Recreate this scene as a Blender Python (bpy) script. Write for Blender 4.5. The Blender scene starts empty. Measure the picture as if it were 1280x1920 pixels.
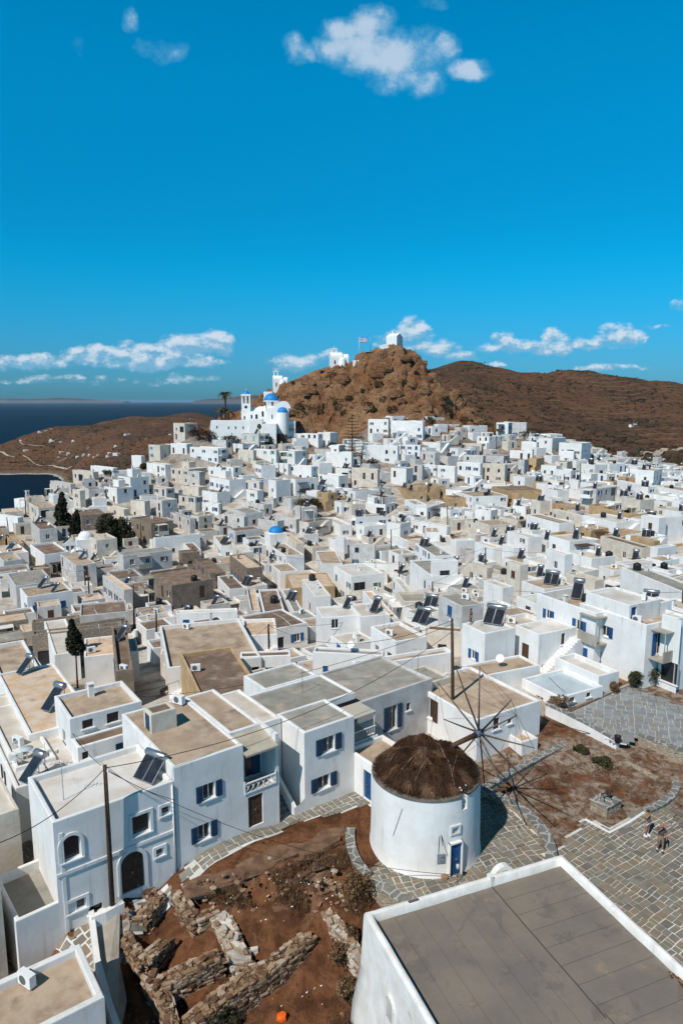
import bpy, math, random
import numpy as np
from mathutils import Vector, Matrix, noise
R = math.radians
# ---------------------------------------------------------------- camera, sky, sun, exposure
S = bpy.context.scene
COL = S.collection
F = 1280.0; PIT = math.atan(208/1280); CZ = 26.0
cam = bpy.data.cameras.new('camera'); camo = bpy.data.objects.new('camera', cam); COL.objects.link(camo)
camo.location = (0, 0, CZ); camo.rotation_euler = (R(90)-PIT, 0, 0)
cam.sensor_fit = 'VERTICAL'; cam.sensor_height = 36; cam.lens = 24; cam.clip_start = .5; cam.clip_end = 90000
S.camera = camo
S.render.resolution_x = 682; S.render.resolution_y = 1024
S.view_settings.view_transform = 'Standard'; S.view_settings.look = 'None'; S.view_settings.gamma = 1
S.view_settings.exposure = 0.0
SUN_EL = 48; SUN_AZ = 217            # compass-like azimuth of the sun, clockwise from +Y
sd = bpy.data.lights.new('sun', 'SUN'); sd.energy = 4.2; sd.angle = R(.5); sd.color = (1, .955, .90)
so = bpy.data.objects.new('sun', sd); COL.objects.link(so)
tosun = Vector((math.sin(R(SUN_AZ))*math.cos(R(SUN_EL)), math.cos(R(SUN_AZ))*math.cos(R(SUN_EL)), math.sin(R(SUN_EL))))
so.rotation_euler = tosun.to_track_quat('Z', 'Y').to_euler(); so.location = (-40, -40, 80)

class NT:
    """tiny node helper"""
    def __init__(s, tree): s.t = tree; s.n = tree.nodes; s.l = tree.links; s.n.clear()
    def new(s, typ, **kw):
        n = s.n.new(typ)
        for k, v in kw.items(): setattr(n, k, v)
        return n
    def inp(s, sock, v):
        if v is None: return
        if hasattr(v, 'default_value') or isinstance(v, bpy.types.NodeSocket): s.l.new(v, sock)
        else:
            if isinstance(v, (tuple, list)) and len(v) == 3 and sock.type == 'RGBA': v = (*v, 1)
            sock.default_value = v
    def math(s, op, a, b=None, c=None, clamp=False):
        n = s.new('ShaderNodeMath', operation=op, use_clamp=clamp)
        for i, v in enumerate((a, b, c)): s.inp(n.inputs[i], v)
        return n.outputs[0]
    def vmath(s, op, a, b=None):
        n = s.new('ShaderNodeVectorMath', operation=op)
        s.inp(n.inputs[0], a); s.inp(n.inputs[1], b)
        return n.outputs[0]
    def mix(s, f, a, b, blend='MIX'):
        n = s.new('ShaderNodeMix', data_type='RGBA', blend_type=blend)
        s.inp(n.inputs[0], f); s.inp(n.inputs[6], a); s.inp(n.inputs[7], b)
        return n.outputs[2]
    def noise(s, vec, scale, detail=4, rough=.55, dist=0, dim='3D'):
        n = s.new('ShaderNodeTexNoise', noise_dimensions=dim)
        s.inp(n.inputs['Vector'], vec); s.inp(n.inputs['Scale'], scale); n.inputs['Detail'].default_value = detail
        n.inputs['Roughness'].default_value = rough; n.inputs['Distortion'].default_value = dist
        return n.outputs[0]
    def voro(s, vec, scale, feature='F1', out='Distance', rand=1):
        n = s.new('ShaderNodeTexVoronoi', feature=feature)
        s.inp(n.inputs['Vector'], vec); n.inputs['Scale'].default_value = scale; n.inputs['Randomness'].default_value = rand
        return n.outputs[out]
    def ss(s, v, a, b):
        n = s.new('ShaderNodeMapRange', interpolation_type='SMOOTHSTEP')
        s.inp(n.inputs[0], v); n.inputs[1].default_value = a; n.inputs[2].default_value = b
        return n.outputs[0]
    def xyz(s, x, y, z):
        n = s.new('ShaderNodeCombineXYZ'); s.inp(n.inputs[0], x); s.inp(n.inputs[1], y); s.inp(n.inputs[2], z)
        return n.outputs[0]
    def sep(s, v):
        n = s.new('ShaderNodeSeparateXYZ'); s.inp(n.inputs[0], v); return n.outputs

# sky: Nishita graded to the deep polarised blue of the photograph, with clouds laid on the dome
w = bpy.data.worlds.new('World'); S.world = w; w.use_nodes = True
N = NT(w.node_tree)
sky = N.new('ShaderNodeTexSky', sky_type='NISHITA', sun_disc=False, sun_elevation=R(SUN_EL), sun_rotation=R(SUN_AZ))
sky.air_density = 1.0; sky.dust_density = .6; sky.ozone_density = 2.5
SKYTINT = (.10, .80, 1.18)
tc = N.new('ShaderNodeTexCoord')
d = N.sep(tc.outputs['Generated'])
tint = N.mix(N.ss(d[2], 0, .20), (.16, .52, .93), (.01, .85, 1.16))
tint = N.mix(N.ss(d[2], .20, .45), tint, (.0, 1.15, 1.45))
tint = N.mix(N.ss(d[2], .46, .72), tint, (.085, .085, .075))       # overhead sky, out of view, dimmed and greyed to weaken the ambient light
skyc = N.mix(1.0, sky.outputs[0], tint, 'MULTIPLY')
ysafe = N.math('MAXIMUM', d[1], .02)
u = N.math('DIVIDE', d[0], ysafe); v = N.math('DIVIDE', d[2], ysafe)
uv = N.xyz(u, v, 0)
# (centre u, centre v, half width, half height, noise scale, strength, flat base)
def sky_uv(px, py):
    a = (px-640)/F; b = (960-py)/F
    yy = math.cos(PIT)+b*math.sin(PIT); zz = -math.sin(PIT)+b*math.cos(PIT)
    return a/yy, zz/yy
CLOUDS = [ (640,58,50,38,1.1,1), (700,45,58,46,1.15,1), (735,98,135,66,1.5,1), (715,110,80,50,1.5,1), (765,150,85,45,1.1,1), (880,133,60,26,1.25,1), (832,85,40,32,1.15,1), (560,95,46,34,1.15,1), (640,90,70,44,1.2,1), (800,8,50,18,.45,1), (300,95,66,34,.8,1), (243,40,22,34,.6,1), (150,82,22,28,.6,1),
  (60,684,100,24,1.1,0), (170,672,80,28,1.1,0), (265,668,80,34,1.15,0), (345,655,78,38,1.2,0), (400,650,50,34,1.2,0), (290,684,150,22,1.1,0), (330,715,120,12,.6,0), (120,715,140,12,.55,0),
  (560,680,70,24,.85,0), (620,672,60,18,.7,0), (770,630,52,38,1.2,0), (740,640,52,26,1.0,0), (800,652,70,24,1.0,0), (870,668,50,14,.85,0), (990,652,110,20,1.05,0), (945,637,30,18,1.05,0), (1030,628,28,20,1.1,0), (1080,648,130,20,1.0,0), (1165,632,52,34,1.15,0), (1110,690,60,12,1.0,0), (1215,610,50,8,.5,0), (930,685,30,8,.8,0), (1275,575,26,18,.5,0), (1170,690,80,6,.5,0) ]
wu = N.noise(uv, 14, 4, .6); wv = N.noise(N.vmath('ADD', uv, (5.3, 1.7, 0)), 14, 4, .6)
uu = N.math('ADD', u, N.math('MULTIPLY', N.math('SUBTRACT', wu, .5), .05))
vv = N.math('ADD', v, N.math('MULTIPLY', N.math('SUBTRACT', wv, .5), .035))
hi = None; lo = None; sb = None; sm_ = None
for (px, py, hw, hh, st, high) in CLOUDS:
    cu, cv = sky_uv(px, py); su, _ = sky_uv(px+hw, py); _, sv = sky_uv(px, py-hh)
    a = N.math('DIVIDE', N.math('SUBTRACT', uu, cu), abs(su-cu)); b = N.math('DIVIDE', N.math('SUBTRACT', vv, cv), abs(sv-cv))
    if not high:   # flat undersides
        b = N.math('MULTIPLY', b, N.math('ADD', 1.0, N.math('MULTIPLY', N.math('LESS_THAN', b, 0.0), .5)))
    r2 = N.math('ADD', N.math('MULTIPLY', a, a), N.math('MULTIPLY', b, b))
    m = N.math('MULTIPLY', N.math('SUBTRACT', 1.0, r2, clamp=True), st)
    if high: hi = m if hi is None else N.math('MAXIMUM', hi, m)
    else:
        lo = m if lo is None else N.math('MAXIMUM', lo, m)
        mb_ = N.math('MULTIPLY', m, b); sb = mb_ if sb is None else N.math('ADD', sb, mb_); sm_ = m if sm_ is None else N.math('ADD', sm_, m)
n1 = N.noise(uv, 16, 9, .64); n2 = N.noise(N.xyz(u, N.math('MULTIPLY', v, 1.5), 3.1), 42, 7, .6)
n1b = N.noise(N.vmath('ADD', uv, (-.006, -.012, 0)), 22, 8, .62)
dh = N.ss(N.math('ADD', hi, N.math('MULTIPLY', N.math('SUBTRACT', n1, .5), 3.2)), .15, 1.5)
dh = N.math('MULTIPLY', dh, N.ss(hi, .02, .22))
dl = N.ss(N.math('ADD', lo, N.math('MULTIPLY', N.math('SUBTRACT', n2, .5), 2.3)), .12, 1.0)
dl = N.math('MULTIPLY', dl, N.ss(lo, .02, .15))
n2up = N.noise(N.vmath('ADD', N.xyz(u, N.math('MULTIPLY', v, 1.5), 3.1), (-.006, .012, 0)), 42, 7, .6)
hb_ = N.math('DIVIDE', sb, N.math('ADD', sm_, .05))
lit = N.ss(N.math('ADD', N.math('MULTIPLY', N.math('SUBTRACT', n2, n2up), 1.3), N.math('MULTIPLY', hb_, .42)), -.16, .30)
lowcol = N.mix(lit, (1.9, 4.3, 6.3), (6.4, 7.3, 8.2))
hicol = N.mix(N.ss(dh, .2, 1.0), (1.8, 4.8, 7.0), (5.4, 6.6, 7.8))
c1 = N.mix(N.math('MULTIPLY', dh, .8), skyc, hicol)
c2 = N.mix(N.math('MULTIPLY', dl, .88), c1, lowcol)
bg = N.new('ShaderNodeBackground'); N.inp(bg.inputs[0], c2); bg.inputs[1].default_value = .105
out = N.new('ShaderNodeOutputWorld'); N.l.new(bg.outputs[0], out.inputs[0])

# ---------------------------------------------------------------- helpers
rnd = random.Random(7)
def ray(px, py):
    a = (px-640)/F; b = (960-py)/F
    return Vector((a, math.cos(PIT)+b*math.sin(PIT), -math.sin(PIT)+b*math.cos(PIT)))
def G(px, py, z=0):
    r = ray(px, py); t = (z-CZ)/r.z
    return Vector((r.x*t, r.y*t, z))
def atY(px, py, Y):
    r = ray(px, py); t = Y/r.y
    return Vector((r.x*t, Y, CZ+r.z*t))
def proj(p):
    z = p[2]-CZ; dd = p[1]*math.cos(PIT)-z*math.sin(PIT); h = p[1]*math.sin(PIT)+z*math.cos(PIT)
    return 640+F*p[0]/dd, 960-F*h/dd

class MB:
    def __init__(s): s.v = []; s.f = []; s.m = []; s.sm = []
    def vert(s, p): s.v.append(tuple(p)); return len(s.v)-1
    def face(s, idx, m=0, smooth=False): s.f.append(tuple(idx)); s.m.append(m); s.sm.append(smooth)
    def poly(s, pts, m=0, smooth=False):
        i = len(s.v); s.v += [tuple(p) for p in pts]; s.face(range(i, i+len(pts)), m, smooth)
    def box(s, x0, y0, z0, x1, y1, z1, m=0, M=None, bottom=True):
        c = [Vector(p) for p in ((x0,y0,z0),(x1,y0,z0),(x1,y1,z0),(x0,y1,z0),(x0,y0,z1),(x1,y0,z1),(x1,y1,z1),(x0,y1,z1))]
        if M is not None: c = [M @ p for p in c]
        i = len(s.v); s.v += [tuple(p) for p in c]
        for q in ((0,1,5,4),(1,2,6,5),(2,3,7,6),(3,0,4,7),(4,5,6,7)) + (((3,2,1,0),) if bottom else ()):
            s.face([i+k for k in q], m)
    def tube(s, pts, rad, n=6, m=0, caps=True, smooth=True):
        pts = [Vector(p) for p in pts]
        if not isinstance(rad, (list, tuple)): rad = [rad]*len(pts)
        rings = []; up0 = None
        for i, p in enumerate(pts):
            t = (pts[min(i+1, len(pts)-1)]-pts[max(i-1, 0)])
            t = t.normalized() if t.length > 1e-9 else Vector((0, 0, 1))
            a = Vector((0, 0, 1)) if abs(t.z) < .9 else Vector((1, 0, 0))
            if up0 is not None: a = up0
            x = t.cross(a); x = x.normalized() if x.length > 1e-6 else Vector((1, 0, 0)); y = t.cross(x).normalized(); up0 = -y if False else None
            rings.append([s.vert(p+(x*math.cos(k*2*math.pi/n)+y*math.sin(k*2*math.pi/n))*rad[i]) for k in range(n)])
        for i in range(len(rings)-1):
            for k in range(n): s.face((rings[i][k], rings[i][(k+1)%n], rings[i+1][(k+1)%n], rings[i+1][k]), m, smooth)
        if caps: s.face(rings[0][::-1], m); s.face(rings[-1], m)
    def lathe(s, prof, n=24, m=0, c=(0, 0, 0), a0=0, a1=2*math.pi, smooth=True, sc=(1, 1)):
        full = abs(a1-a0-2*math.pi) < 1e-6; k = n if full else n+1; rings = []
        for r, z in prof:
            rings.append([s.vert((c[0]+sc[0]*r*math.cos(a0+(a1-a0)*j/n), c[1]+sc[1]*r*math.sin(a0+(a1-a0)*j/n), c[2]+z)) for j in range(k)])
        for i in range(len(rings)-1):
            for j in range(n): s.face((rings[i][j], rings[i][(j+1) % k], rings[i+1][(j+1) % k], rings[i+1][j]), m, smooth)
    def build(s, name, mats, parent=None, loc=None, rotz=0, uvattr=None):
        me = bpy.data.meshes.new(name); me.from_pydata(s.v, [], s.f)
        if not isinstance(mats, (list, tuple)): mats = [mats]
        for q in mats: me.materials.append(q)
        me.polygons.foreach_set('material_index', s.m); me.polygons.foreach_set('use_smooth', s.sm)
        me.update(); o = bpy.data.objects.new(name, me); COL.objects.link(o)
        if parent is not None: o.parent = parent
        if loc is not None: o.location = loc
        if rotz: o.rotation_euler = (0, 0, rotz)
        return o
def inst(me, name, parent, M=None):
    o = bpy.data.objects.new(name, me); COL.objects.link(o); o.parent = parent
    if M is not None: o.matrix_local = M
    return o
def tag(o, label=None, cat=None, group=None, kind=None):
    if label: o['label'] = label
    if cat: o['category'] = cat
    if group: o['group'] = group
    if kind: o['kind'] = kind
    return o
def thing(name, label, cat, loc=(0, 0, 0), rz=0, group=None):
    o = bpy.data.objects.new(name, None); COL.objects.link(o); o.location = loc; o.rotation_euler = (0, 0, rz)
    o.empty_display_size = .3
    return tag(o, label, cat, group)
def struct(o): o['kind'] = 'structure'; return o

# ---------------------------------------------------------------- materials
def mat(name, col, rough=.85, col2=None, scale=1.0, lohi=(.35, .65), bump=0, bscale=8, metal=0, rv=0.0, col3=None, s3=.3, t3=(.55, .7), spec=.3, coord='Object', dist=0, streak=0):
    m = bpy.data.materials.new(name); m.use_nodes = True; n = NT(m.node_tree)
    p = n.new('ShaderNodeBsdfPrincipled'); o = n.new('ShaderNodeOutputMaterial'); n.l.new(p.outputs[0], o.inputs[0])
    p.inputs['Roughness'].default_value = rough; p.inputs['Metallic'].default_value = metal
    p.inputs['Specular IOR Level'].default_value = spec
    vec = n.new('ShaderNodeTexCoord').outputs[coord]; oi = n.new('ShaderNodeObjectInfo')
    off = n.math('MULTIPLY', oi.outputs['Random'], 57.0)
    vec2 = n.vmath('ADD', vec, n.xyz(off, off, off)) if coord == 'Object' else vec
    c = col
    if col2:
        c = n.mix(n.ss(n.noise(vec2, scale, 6, .6, dist), *lohi), col, col2)
    if col3:
        c = n.mix(n.ss(n.noise(n.vmath('ADD', vec2, (9, 4, 2)), s3, 7, .65), *t3), c, col3)
    if streak:   # water stains running down whitewashed walls
        q = n.sep(vec2); st = n.noise(n.xyz(n.math('MULTIPLY', q[0], 2.2), n.math('MULTIPLY', q[1], 2.2), n.math('MULTIPLY', q[2], .25)), 1.0, 6, .7)
        c = n.mix(n.math('MULTIPLY', n.ss(st, .52, .78), streak), c, (.30, .26, .22))
    if rv:
        hsv = n.new('ShaderNodeHueSaturation'); n.inp(hsv.inputs['Color'], c)
        n.inp(hsv.inputs['Value'], n.math('ADD', 1-rv/2, n.math('MULTIPLY', oi.outputs['Random'], rv))); c = hsv.outputs[0]
    n.inp(p.inputs['Base Color'], c)
    if bump:
        b = n.new('ShaderNodeBump'); b.inputs['Strength'].default_value = 1; b.inputs['Distance'].default_value = bump
        n.inp(b.inputs['Height'], n.noise(vec2, bscale, 6, .6)); n.l.new(b.outputs[0], p.inputs['Normal'])
    return m
WALL = {
 'w': mat('whitewash', (.80, .79, .77), .9, (.70, .68, .65), .6, (.30, .72), bump=.012, bscale=3, rv=.10, streak=.42, col3=(.52, .47, .41), s3=.55, t3=(.62, .80)),
 'g': mat('greyed_whitewash', (.60, .58, .56), .9, (.47, .44, .41), .8, bump=.02, bscale=4, rv=.12, streak=.5),
 'c': mat('cream_plaster', (.66, .60, .52), .9, (.55, .48, .39), .8, bump=.02, bscale=4, rv=.12, streak=.35),
 't': mat('ochre_plaster', (.50, .35, .20), .9, (.40, .26, .13), .9, bump=.02, bscale=4, rv=.2, streak=.4),
 'b': mat('brown_render', (.27, .21, .165), .95, (.19, .14, .10), 1.1, bump=.03, bscale=5, rv=.2, streak=.3),
}
def masonry(name, c1, c2, mortar, sx=2.2, sz=5.0, depth=.05, e0=.02, e1=.07):
    m = bpy.data.materials.new(name); m.use_nodes = True; n = NT(m.node_tree)
    p = n.new('ShaderNodeBsdfPrincipled'); o = n.new('ShaderNodeOutputMaterial'); n.l.new(p.outputs[0], o.inputs[0]); p.inputs['Roughness'].default_value = .95
    p.inputs['Specular IOR Level'].default_value = .1
    q = n.sep(n.new('ShaderNodeNewGeometry').outputs['Position'])
    wob = n.noise(n.xyz(q[0], q[1], q[2]), 1.5, 3)
    vec = n.xyz(n.math('MULTIPLY', q[0], sx), n.math('MULTIPLY', q[1], sx), n.math('MULTIPLY', n.math('ADD', q[2], n.math('MULTIPLY', wob, .18)), sz))
    e = n.voro(vec, 1, 'DISTANCE_TO_EDGE'); cc = n.voro(vec, 1, 'F1', 'Color')
    r = n.sep(cc)[0]
    base = n.mix(r, c1, c2); base = n.mix(n.ss(n.noise(vec, 2.5, 5), .35, .7), base, tuple(k*.7 for k in c1))
    n.inp(p.inputs['Base Color'], n.mix(n.ss(e, e0, e1), mortar, base))
    b = n.new('ShaderNodeBump'); b.inputs['Distance'].default_value = depth
    n.inp(b.inputs['Height'], n.math('ADD', n.ss(e, .0, .16), n.math('MULTIPLY', n.noise(vec, 3, 5), .4))); n.l.new(b.outputs[0], p.inputs['Normal'])
    return m
WALL['s'] = masonry('stone_masonry', (.34, .27, .20), (.22, .17, .13), (.36, .31, .26), 2.4, 5)
RUB = masonry('dry_rubble', (.30, .19, .115), (.17, .10, .058), (.085, .05, .03), 3.6, 11.0, .06, .0, .09)
ROOF = {
 'w': mat('white_roof', (.68, .65, .61), .9, (.55, .50, .44), .5, bump=.01, col3=(.44, .34, .25), s3=.35, t3=(.55, .75), rv=.12),
 'k': mat('cream_roof', (.60, .55, .47), .9, (.50, .43, .35), .6, bump=.01, col3=(.38, .30, .22), s3=.4, t3=(.55, .75), rv=.15),
 't': mat('tan_roof', (.49, .38, .275), .9, (.37, .27, .185), .7, bump=.012, col3=(.24, .175, .125), s3=.55, t3=(.48, .72), rv=.2),
 'o': mat('orange_stained_roof', (.58, .38, .22), .9, (.62, .52, .42), .9, bump=.01, col3=(.36, .22, .13), s3=.5, t3=(.55, .75), rv=.15),
 'n': mat('brown_roof', (.225, .150, .105), .95, (.15, .10, .07), .8, bump=.015, col3=(.36, .28, .22), s3=.6, t3=(.50, .72), rv=.25),
 'g': mat('grey_roof', (.34, .32, .275), .9, (.25, .23, .195), .7, bump=.012, col3=(.45, .37, .29), s3=.5, t3=(.50, .72), rv=.2),
 'l': mat('pale_blue_roof', (.50, .57, .60), .6, (.42, .49, .53), .6, bump=.01, col3=(.52, .48, .42), s3=.4, t3=(.62, .8), rv=.1),
}
BLUE = mat('blue_paint', (.012, .085, .24), .5, (.008, .065, .19), 3, rv=.35)
DBLUE = mat('dark_blue_paint', (.012, .055, .12), .5, (.01, .04, .085), 3)
LBLUE = mat('light_blue_paint', (.06, .30, .56), .5, rv=.2)
GRN = mat('green_paint', (.03, .16, .10), .5, rv=.2)
PGRN = mat('pale_green_paint', (.26, .42, .34), .5)
BRN = mat('brown_wood', (.10, .05, .028), .7, (.06, .03, .018), 6)
YEL = mat('yellow_green_paint', (.50, .55, .05), .6)
WHT = mat('white_paint', (.78, .77, .75), .6)
GLASS = mat('dark_window_pane', (.022, .022, .026), .25, spec=.5)
METAL = mat('galvanised_metal', (.45, .46, .48), .35, (.35, .35, .37), 5, metal=.8)
PANEL = mat('solar_panel_glass', (.018, .022, .030), .18, (.03, .035, .045), 2, spec=.5)
BLACKP = mat('black_plastic', (.02, .02, .022), .5)
WOOD = mat('weathered_pole_wood', (.085, .048, .032), .9, (.05, .028, .018), 5, bump=.01)
CABLE = mat('cable_rubber', (.018, .014, .013), .8)
DOME = mat('dome_blue', (.012, .20, .50), .55, (.015, .24, .56), 1)
SLATE = mat('slate_coping', (.235, .225, .205), .85, (.15, .15, .15), 2.5, bump=.01, col3=(.32, .27, .21), s3=1.2)
CONC = mat('concrete', (.40, .365, .31), .9, (.30, .265, .22), .9, bump=.015, col3=(.27, .21, .15), s3=.8)
SHUT = {'b': BLUE, 'd': DBLUE, 'l': LBLUE, 'g': GRN, 'p': PGRN, 'n': BRN, 'y': YEL}
# ---------------------------------------------------------------- terrain: one sheet from the camera's feet to beyond the ridge
KU, KD = 3.0, 2.2
SEA = -90.0
ctrl = []
def cw(x, y, z): ctrl.append((x, y, z))
def cp(px, py, D): ctrl.append(tuple(atY(px, py, D)))
def cg(px, py, z): ctrl.append(tuple(G(px, py, z)))
# near ground
for p in ((4.9,37,0),(11.5,36,0),(18,36,0),(22,30,0),(14,44,0),(22,42,.1),(30,38,0),(10,47,.1),(1,33.5,0),(16,50,.7),(26,50,1.05),(34,48,1.05),(40,42,.8),(20,53,.9),(8,28,0),(20,20,0),(40,22,0),(0,10,-2),(-20,12,-3),(30,8,-1)): cw(*p)
for p in ((335,1630,0),(520,1550,.05),(665,1492,.15),(235,1690,-.35),(130,1745,-.8),(700,1520,.1),(400,1640,.1),(480,1590,.5),(560,1560,.55),(640,1540,.2),(20,1780,-2.4),(30,1700,-2.2),(170,1790,-1.6),(200,1900,-2.6),(300,1780,-2.4),(300,1700,-1.2),(450,1890,-3.0),(580,1840,-2.7),(480,1700,-.9),(390,1720,-1.4),(560,1700,-.9),(640,1660,-.5),(650,1760,-1.8),(670,1890,-2.8),(60,1850,-2.6),(610,1600,.25),(640,1610,.1),(380,1830,-2.3)): cg(*p)
# town rows (pixel, pixel, depth)
for p in ((640,1400,52),(640,1290,66),(640,1200,88),(640,1137,130),(640,1060,152),(640,1021,170),(640,924,208),(640,880,230),(640,838,256),
          (350,1400,50),(350,1290,64),(350,1210,84),(330,1120,124),(330,1021,168),(330,950,200),(330,900,218),(330,855,232),(360,815,244),
          (100,1480,44),(100,1400,52),(100,1290,70),(100,1210,90),(100,1120,124),(100,1050,156),(100,1000,176),(100,955,192),(20,1000,172),(20,1100,126),(20,1300,66),(0,1500,42),
          (140,915,200),(200,885,212),(-150,1040,165),(-300,1090,150),(-150,1200,92),(-200,1450,44),
          (920,1330,52),(920,1230,64),(920,1137,100),(920,1060,138),(920,1000,166),(920,930,206),(920,870,240),(900,820,262),
          (1200,1262,60),(1200,1150,84),(1200,1050,125),(1200,960,170),(1210,912,208),(1150,880,236),(1060,840,252),(1000,815,262),(1400,1250,62),(1400,1050,124),(1450,930,200),(1600,1100,100),
          (500,822,245),(450,815,246),(560,800,258),(700,790,262),(800,790,264)): cp(*p)
# under and behind the rocky hill
for p in ((18,300,14),(60,310,10),(-20,310,8),(20,380,-2),(-60,330,-12),(90,340,2)): cw(*p)
# valley and ridge on the right
for p in ((1000,850,330),(1150,872,300),(1280,888,300),(1280,872,360),(1120,850,420),(1000,826,450),(1280,846,480),(1150,815,560),(1280,800,620),(1000,790,600),(1150,770,700),(1280,765,740),(1000,745,740),(1120,735,800),(900,760,640),(870,715,760),(900,700,840),(1060,712,870),
          (780,745,700),(800,708,850),(860,676,900),(885,677,900),(930,690,910),(985,702,930),(1035,703,940),(1062,697,930),(1110,698,920),(1150,706,930),(1190,716,950),(1240,723,980),(1290,730,1000),(1420,750,1000),(1420,820,600),(1420,880,300),(1700,800,900),(1700,880,400),(700,715,880),(600,760,900)): cp(*p)
for p in ((860,1500),(1100,1500),(1280,1500),(700,1500),(1700,1500)): cw((p[0]-640)/F*p[1], p[1], -60)
# slope to the sea and the headland on the left
for x, y, z in ((-110,300,-26),(-170,300,-40),(-150,420,-70),(-80,400,-40),(-140,520,-97),(-230,420,-97),(-300,700,-110),(-150,640,-97),(-420,900,-115),(-280,900,-112),(-500,600,-110),(-300,300,-80),(-500,300,-100),(-700,1000,-115),(-230,210,-45),(-60,560,-60),(-20,450,-22),(40,500,-20)): cw(x, y, z)
for p in ((-40,884,1117),(0,884,1117),(60,886,1110),(120,886,1100),(150,880,1000),(210,862,900),(280,845,900),(100,865,1160),(20,862,1160),(200,830,1080),(100,835,1220),(20,845,1200),(300,815,1120),(400,815,1100),(0,832,1240),(40,815,1270),(70,805,1290),(100,799,1300),(135,797,1310),(165,797,1330),(200,790,1360),(235,783,1380),(262,781,1400),(290,786,1420),(330,778,1600),(370,775,1620),(420,790,1500),(500,800,1300),(560,780,1200)): cp(*p)
for p in ((-160,1130),(-320,1200),(-120,1250),(-60,1300)): cw((p[0]-640)/F*p[1], p[1], -108)
for a, D in ((-600,1500),(-200,1500),(0,1480),(100,1600),(250,1900),(420,2000),(560,1900)): cw((a-640)/F*D, D, -112)
for a in (-600, 0, 400, 800, 1280, 1900): cw((a-640)/F*2600, 2600, -120)
for p in ((-1.3,20),(1.3,20),(-1.3,60),(1.3,60)): cw(p[0]*p[1], p[1], -1)
cx = np.array([[c[0]/c[1]*KU, math.log(max(c[1], 1))*KD] for c in ctrl]); cz = np.array([c[2] for c in ctrl])
Dm = np.linalg.norm(cx[:, None]-cx[None], axis=2)
wts = np.linalg.solve(np.block([[Dm, np.ones((len(cz), 1))], [np.ones((1, len(cz))), np.zeros((1, 1))]]), np.append(cz, 0))
def terr_np(X, Y):
    Y = np.maximum(Y, 6); q = np.stack([X/Y*KU, np.log(Y)*KD], -1)
    out = np.full(q.shape[:-1], wts[-1])
    for i in range(len(cz)): out = out + wts[i]*np.sqrt(((q-cx[i])**2).sum(-1))
    return out
def T(x, y):
    y = max(y, 6); a = x/y*KU; b = math.log(y)*KD
    return float(wts[-1]+(wts[:-1]*np.sqrt((cx[:, 0]-a)**2+(cx[:, 1]-b)**2)).sum())
def on_terrain(px, py, h=0):
    """point on the viewing ray that is h above the ground"""
    r = ray(px, py); lo = None; y = 14.0
    py_ = None
    while y < 1800:
        t = y/r.y; z = CZ+r.z*t
        if z-(T(r.x*t, y)+h) < 0: break
        py_ = y; y *= 1.03
    a, b = (py_ or 14.0), y
    for _ in range(18):
        m = (a+b)/2; t = m/r.y
        if CZ+r.z*t-(T(r.x*t, m)+h) < 0: b = m
        else: a = m
    t = b/r.y
    return Vector((r.x*t, b, CZ+r.z*t-h))
TOWN_PX = [(-700,1300),(-700,1040),(-250,1000),(0,930),(100,885),(190,850),(300,800),(330,780),(450,800),(560,785),(650,760),(800,765),(900,795),(1000,790),(1110,815),(1240,870),(1500,900),(1900,1000),(1900,1300)]
def inpoly(x, y, P):
    c = False; j = len(P)-1
    for i in range(len(P)):
        if (P[i][1] > y) != (P[j][1] > y) and x < (P[j][0]-P[i][0])*(y-P[i][1])/(P[j][1]-P[i][1])+P[i][0]: c = not c
        j = i
    return c
TOWN_GR = [p for p in TOWN_PX if p[1] < 1250]
TOWN_GR = [(-700,1550),(-700,1040)]+TOWN_PX[2:-1]+[(1900,1200),(1170,1262),(1026,1322),(1005,1372),(880,1400),(700,1478),(520,1545),(335,1625),(100,1745),(-700,1745)]
NR, NC = 560, 560
ys = np.exp(np.linspace(math.log(9), math.log(2700), NR)); us = np.linspace(-1.15, 1.15, NC)
Yg, Ug = np.meshgrid(ys, us, indexing='ij'); Xg = Yg*Ug
Zg = terr_np(Xg, Yg)
bm = MB(); townw = []
def plaza_flat(x, y): return False
PIT_C = G(430, 1760, -1.5)
for i in range(NR):
    for j in range(NC):
        x, y, z = float(Xg[i, j]), float(Yg[i, j]), float(Zg[i, j])
        tw = 0.0
        if y < 60:
            px, py = proj((x, y, z))
            rough = 0
            if -200 < px < 700 and py > 1500:    # ruins plot: broken ground
                q = Vector((x, y, 0))
                lane_y = np.interp(px, [120,180,240,335,500,650,700], [1800,1800,1745,1668,1600,1540,1530])
                rough = min(1, max(0, (py-lane_y)/50)) if px < 640 else (.3 if px < 660 and py > 1560 else 0)
                z += rough*(.55*noise.fractal(q*.35, 1, 2, 5)+.25*(noise.voronoi(q*.8)[0][0]-.4)+.10*noise.fractal(q*2.2, 1, 2, 3))
                z -= .0
        if y > 28 and y < 300:
            px, py = proj((x, y, z)); tw = 1.0 if inpoly(px, py, TOWN_GR) else 0.0
        if y >= 270:
            q = Vector((x, y, 0)); a = min(1, (y-270)/200)
            z += a*(7*noise.fractal(q*.006, 1, 2, 5)+5*(abs(noise.noise(q*.012+Vector((4, 0, 0))))-.25)+2.2*noise.fractal(q*.05, 1, 2, 3)*min(1, (z-SEA+5)/25 if z > SEA-5 else 0))
        bm.v.append((x, y, z)); townw.append(tw)
for i in range(NR-1):
    for j in range(NC-1):
        a = i*NC+j; bm.face((a, a+1, a+NC+1, a+NC), 0, True)
gm = bpy.data.materials.new('ground'); gm.use_nodes = True; n = NT(gm.node_tree)
p = n.new('ShaderNodeBsdfPrincipled'); o = n.new('ShaderNodeOutputMaterial'); n.l.new(p.outputs[0], o.inputs[0])
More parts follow.
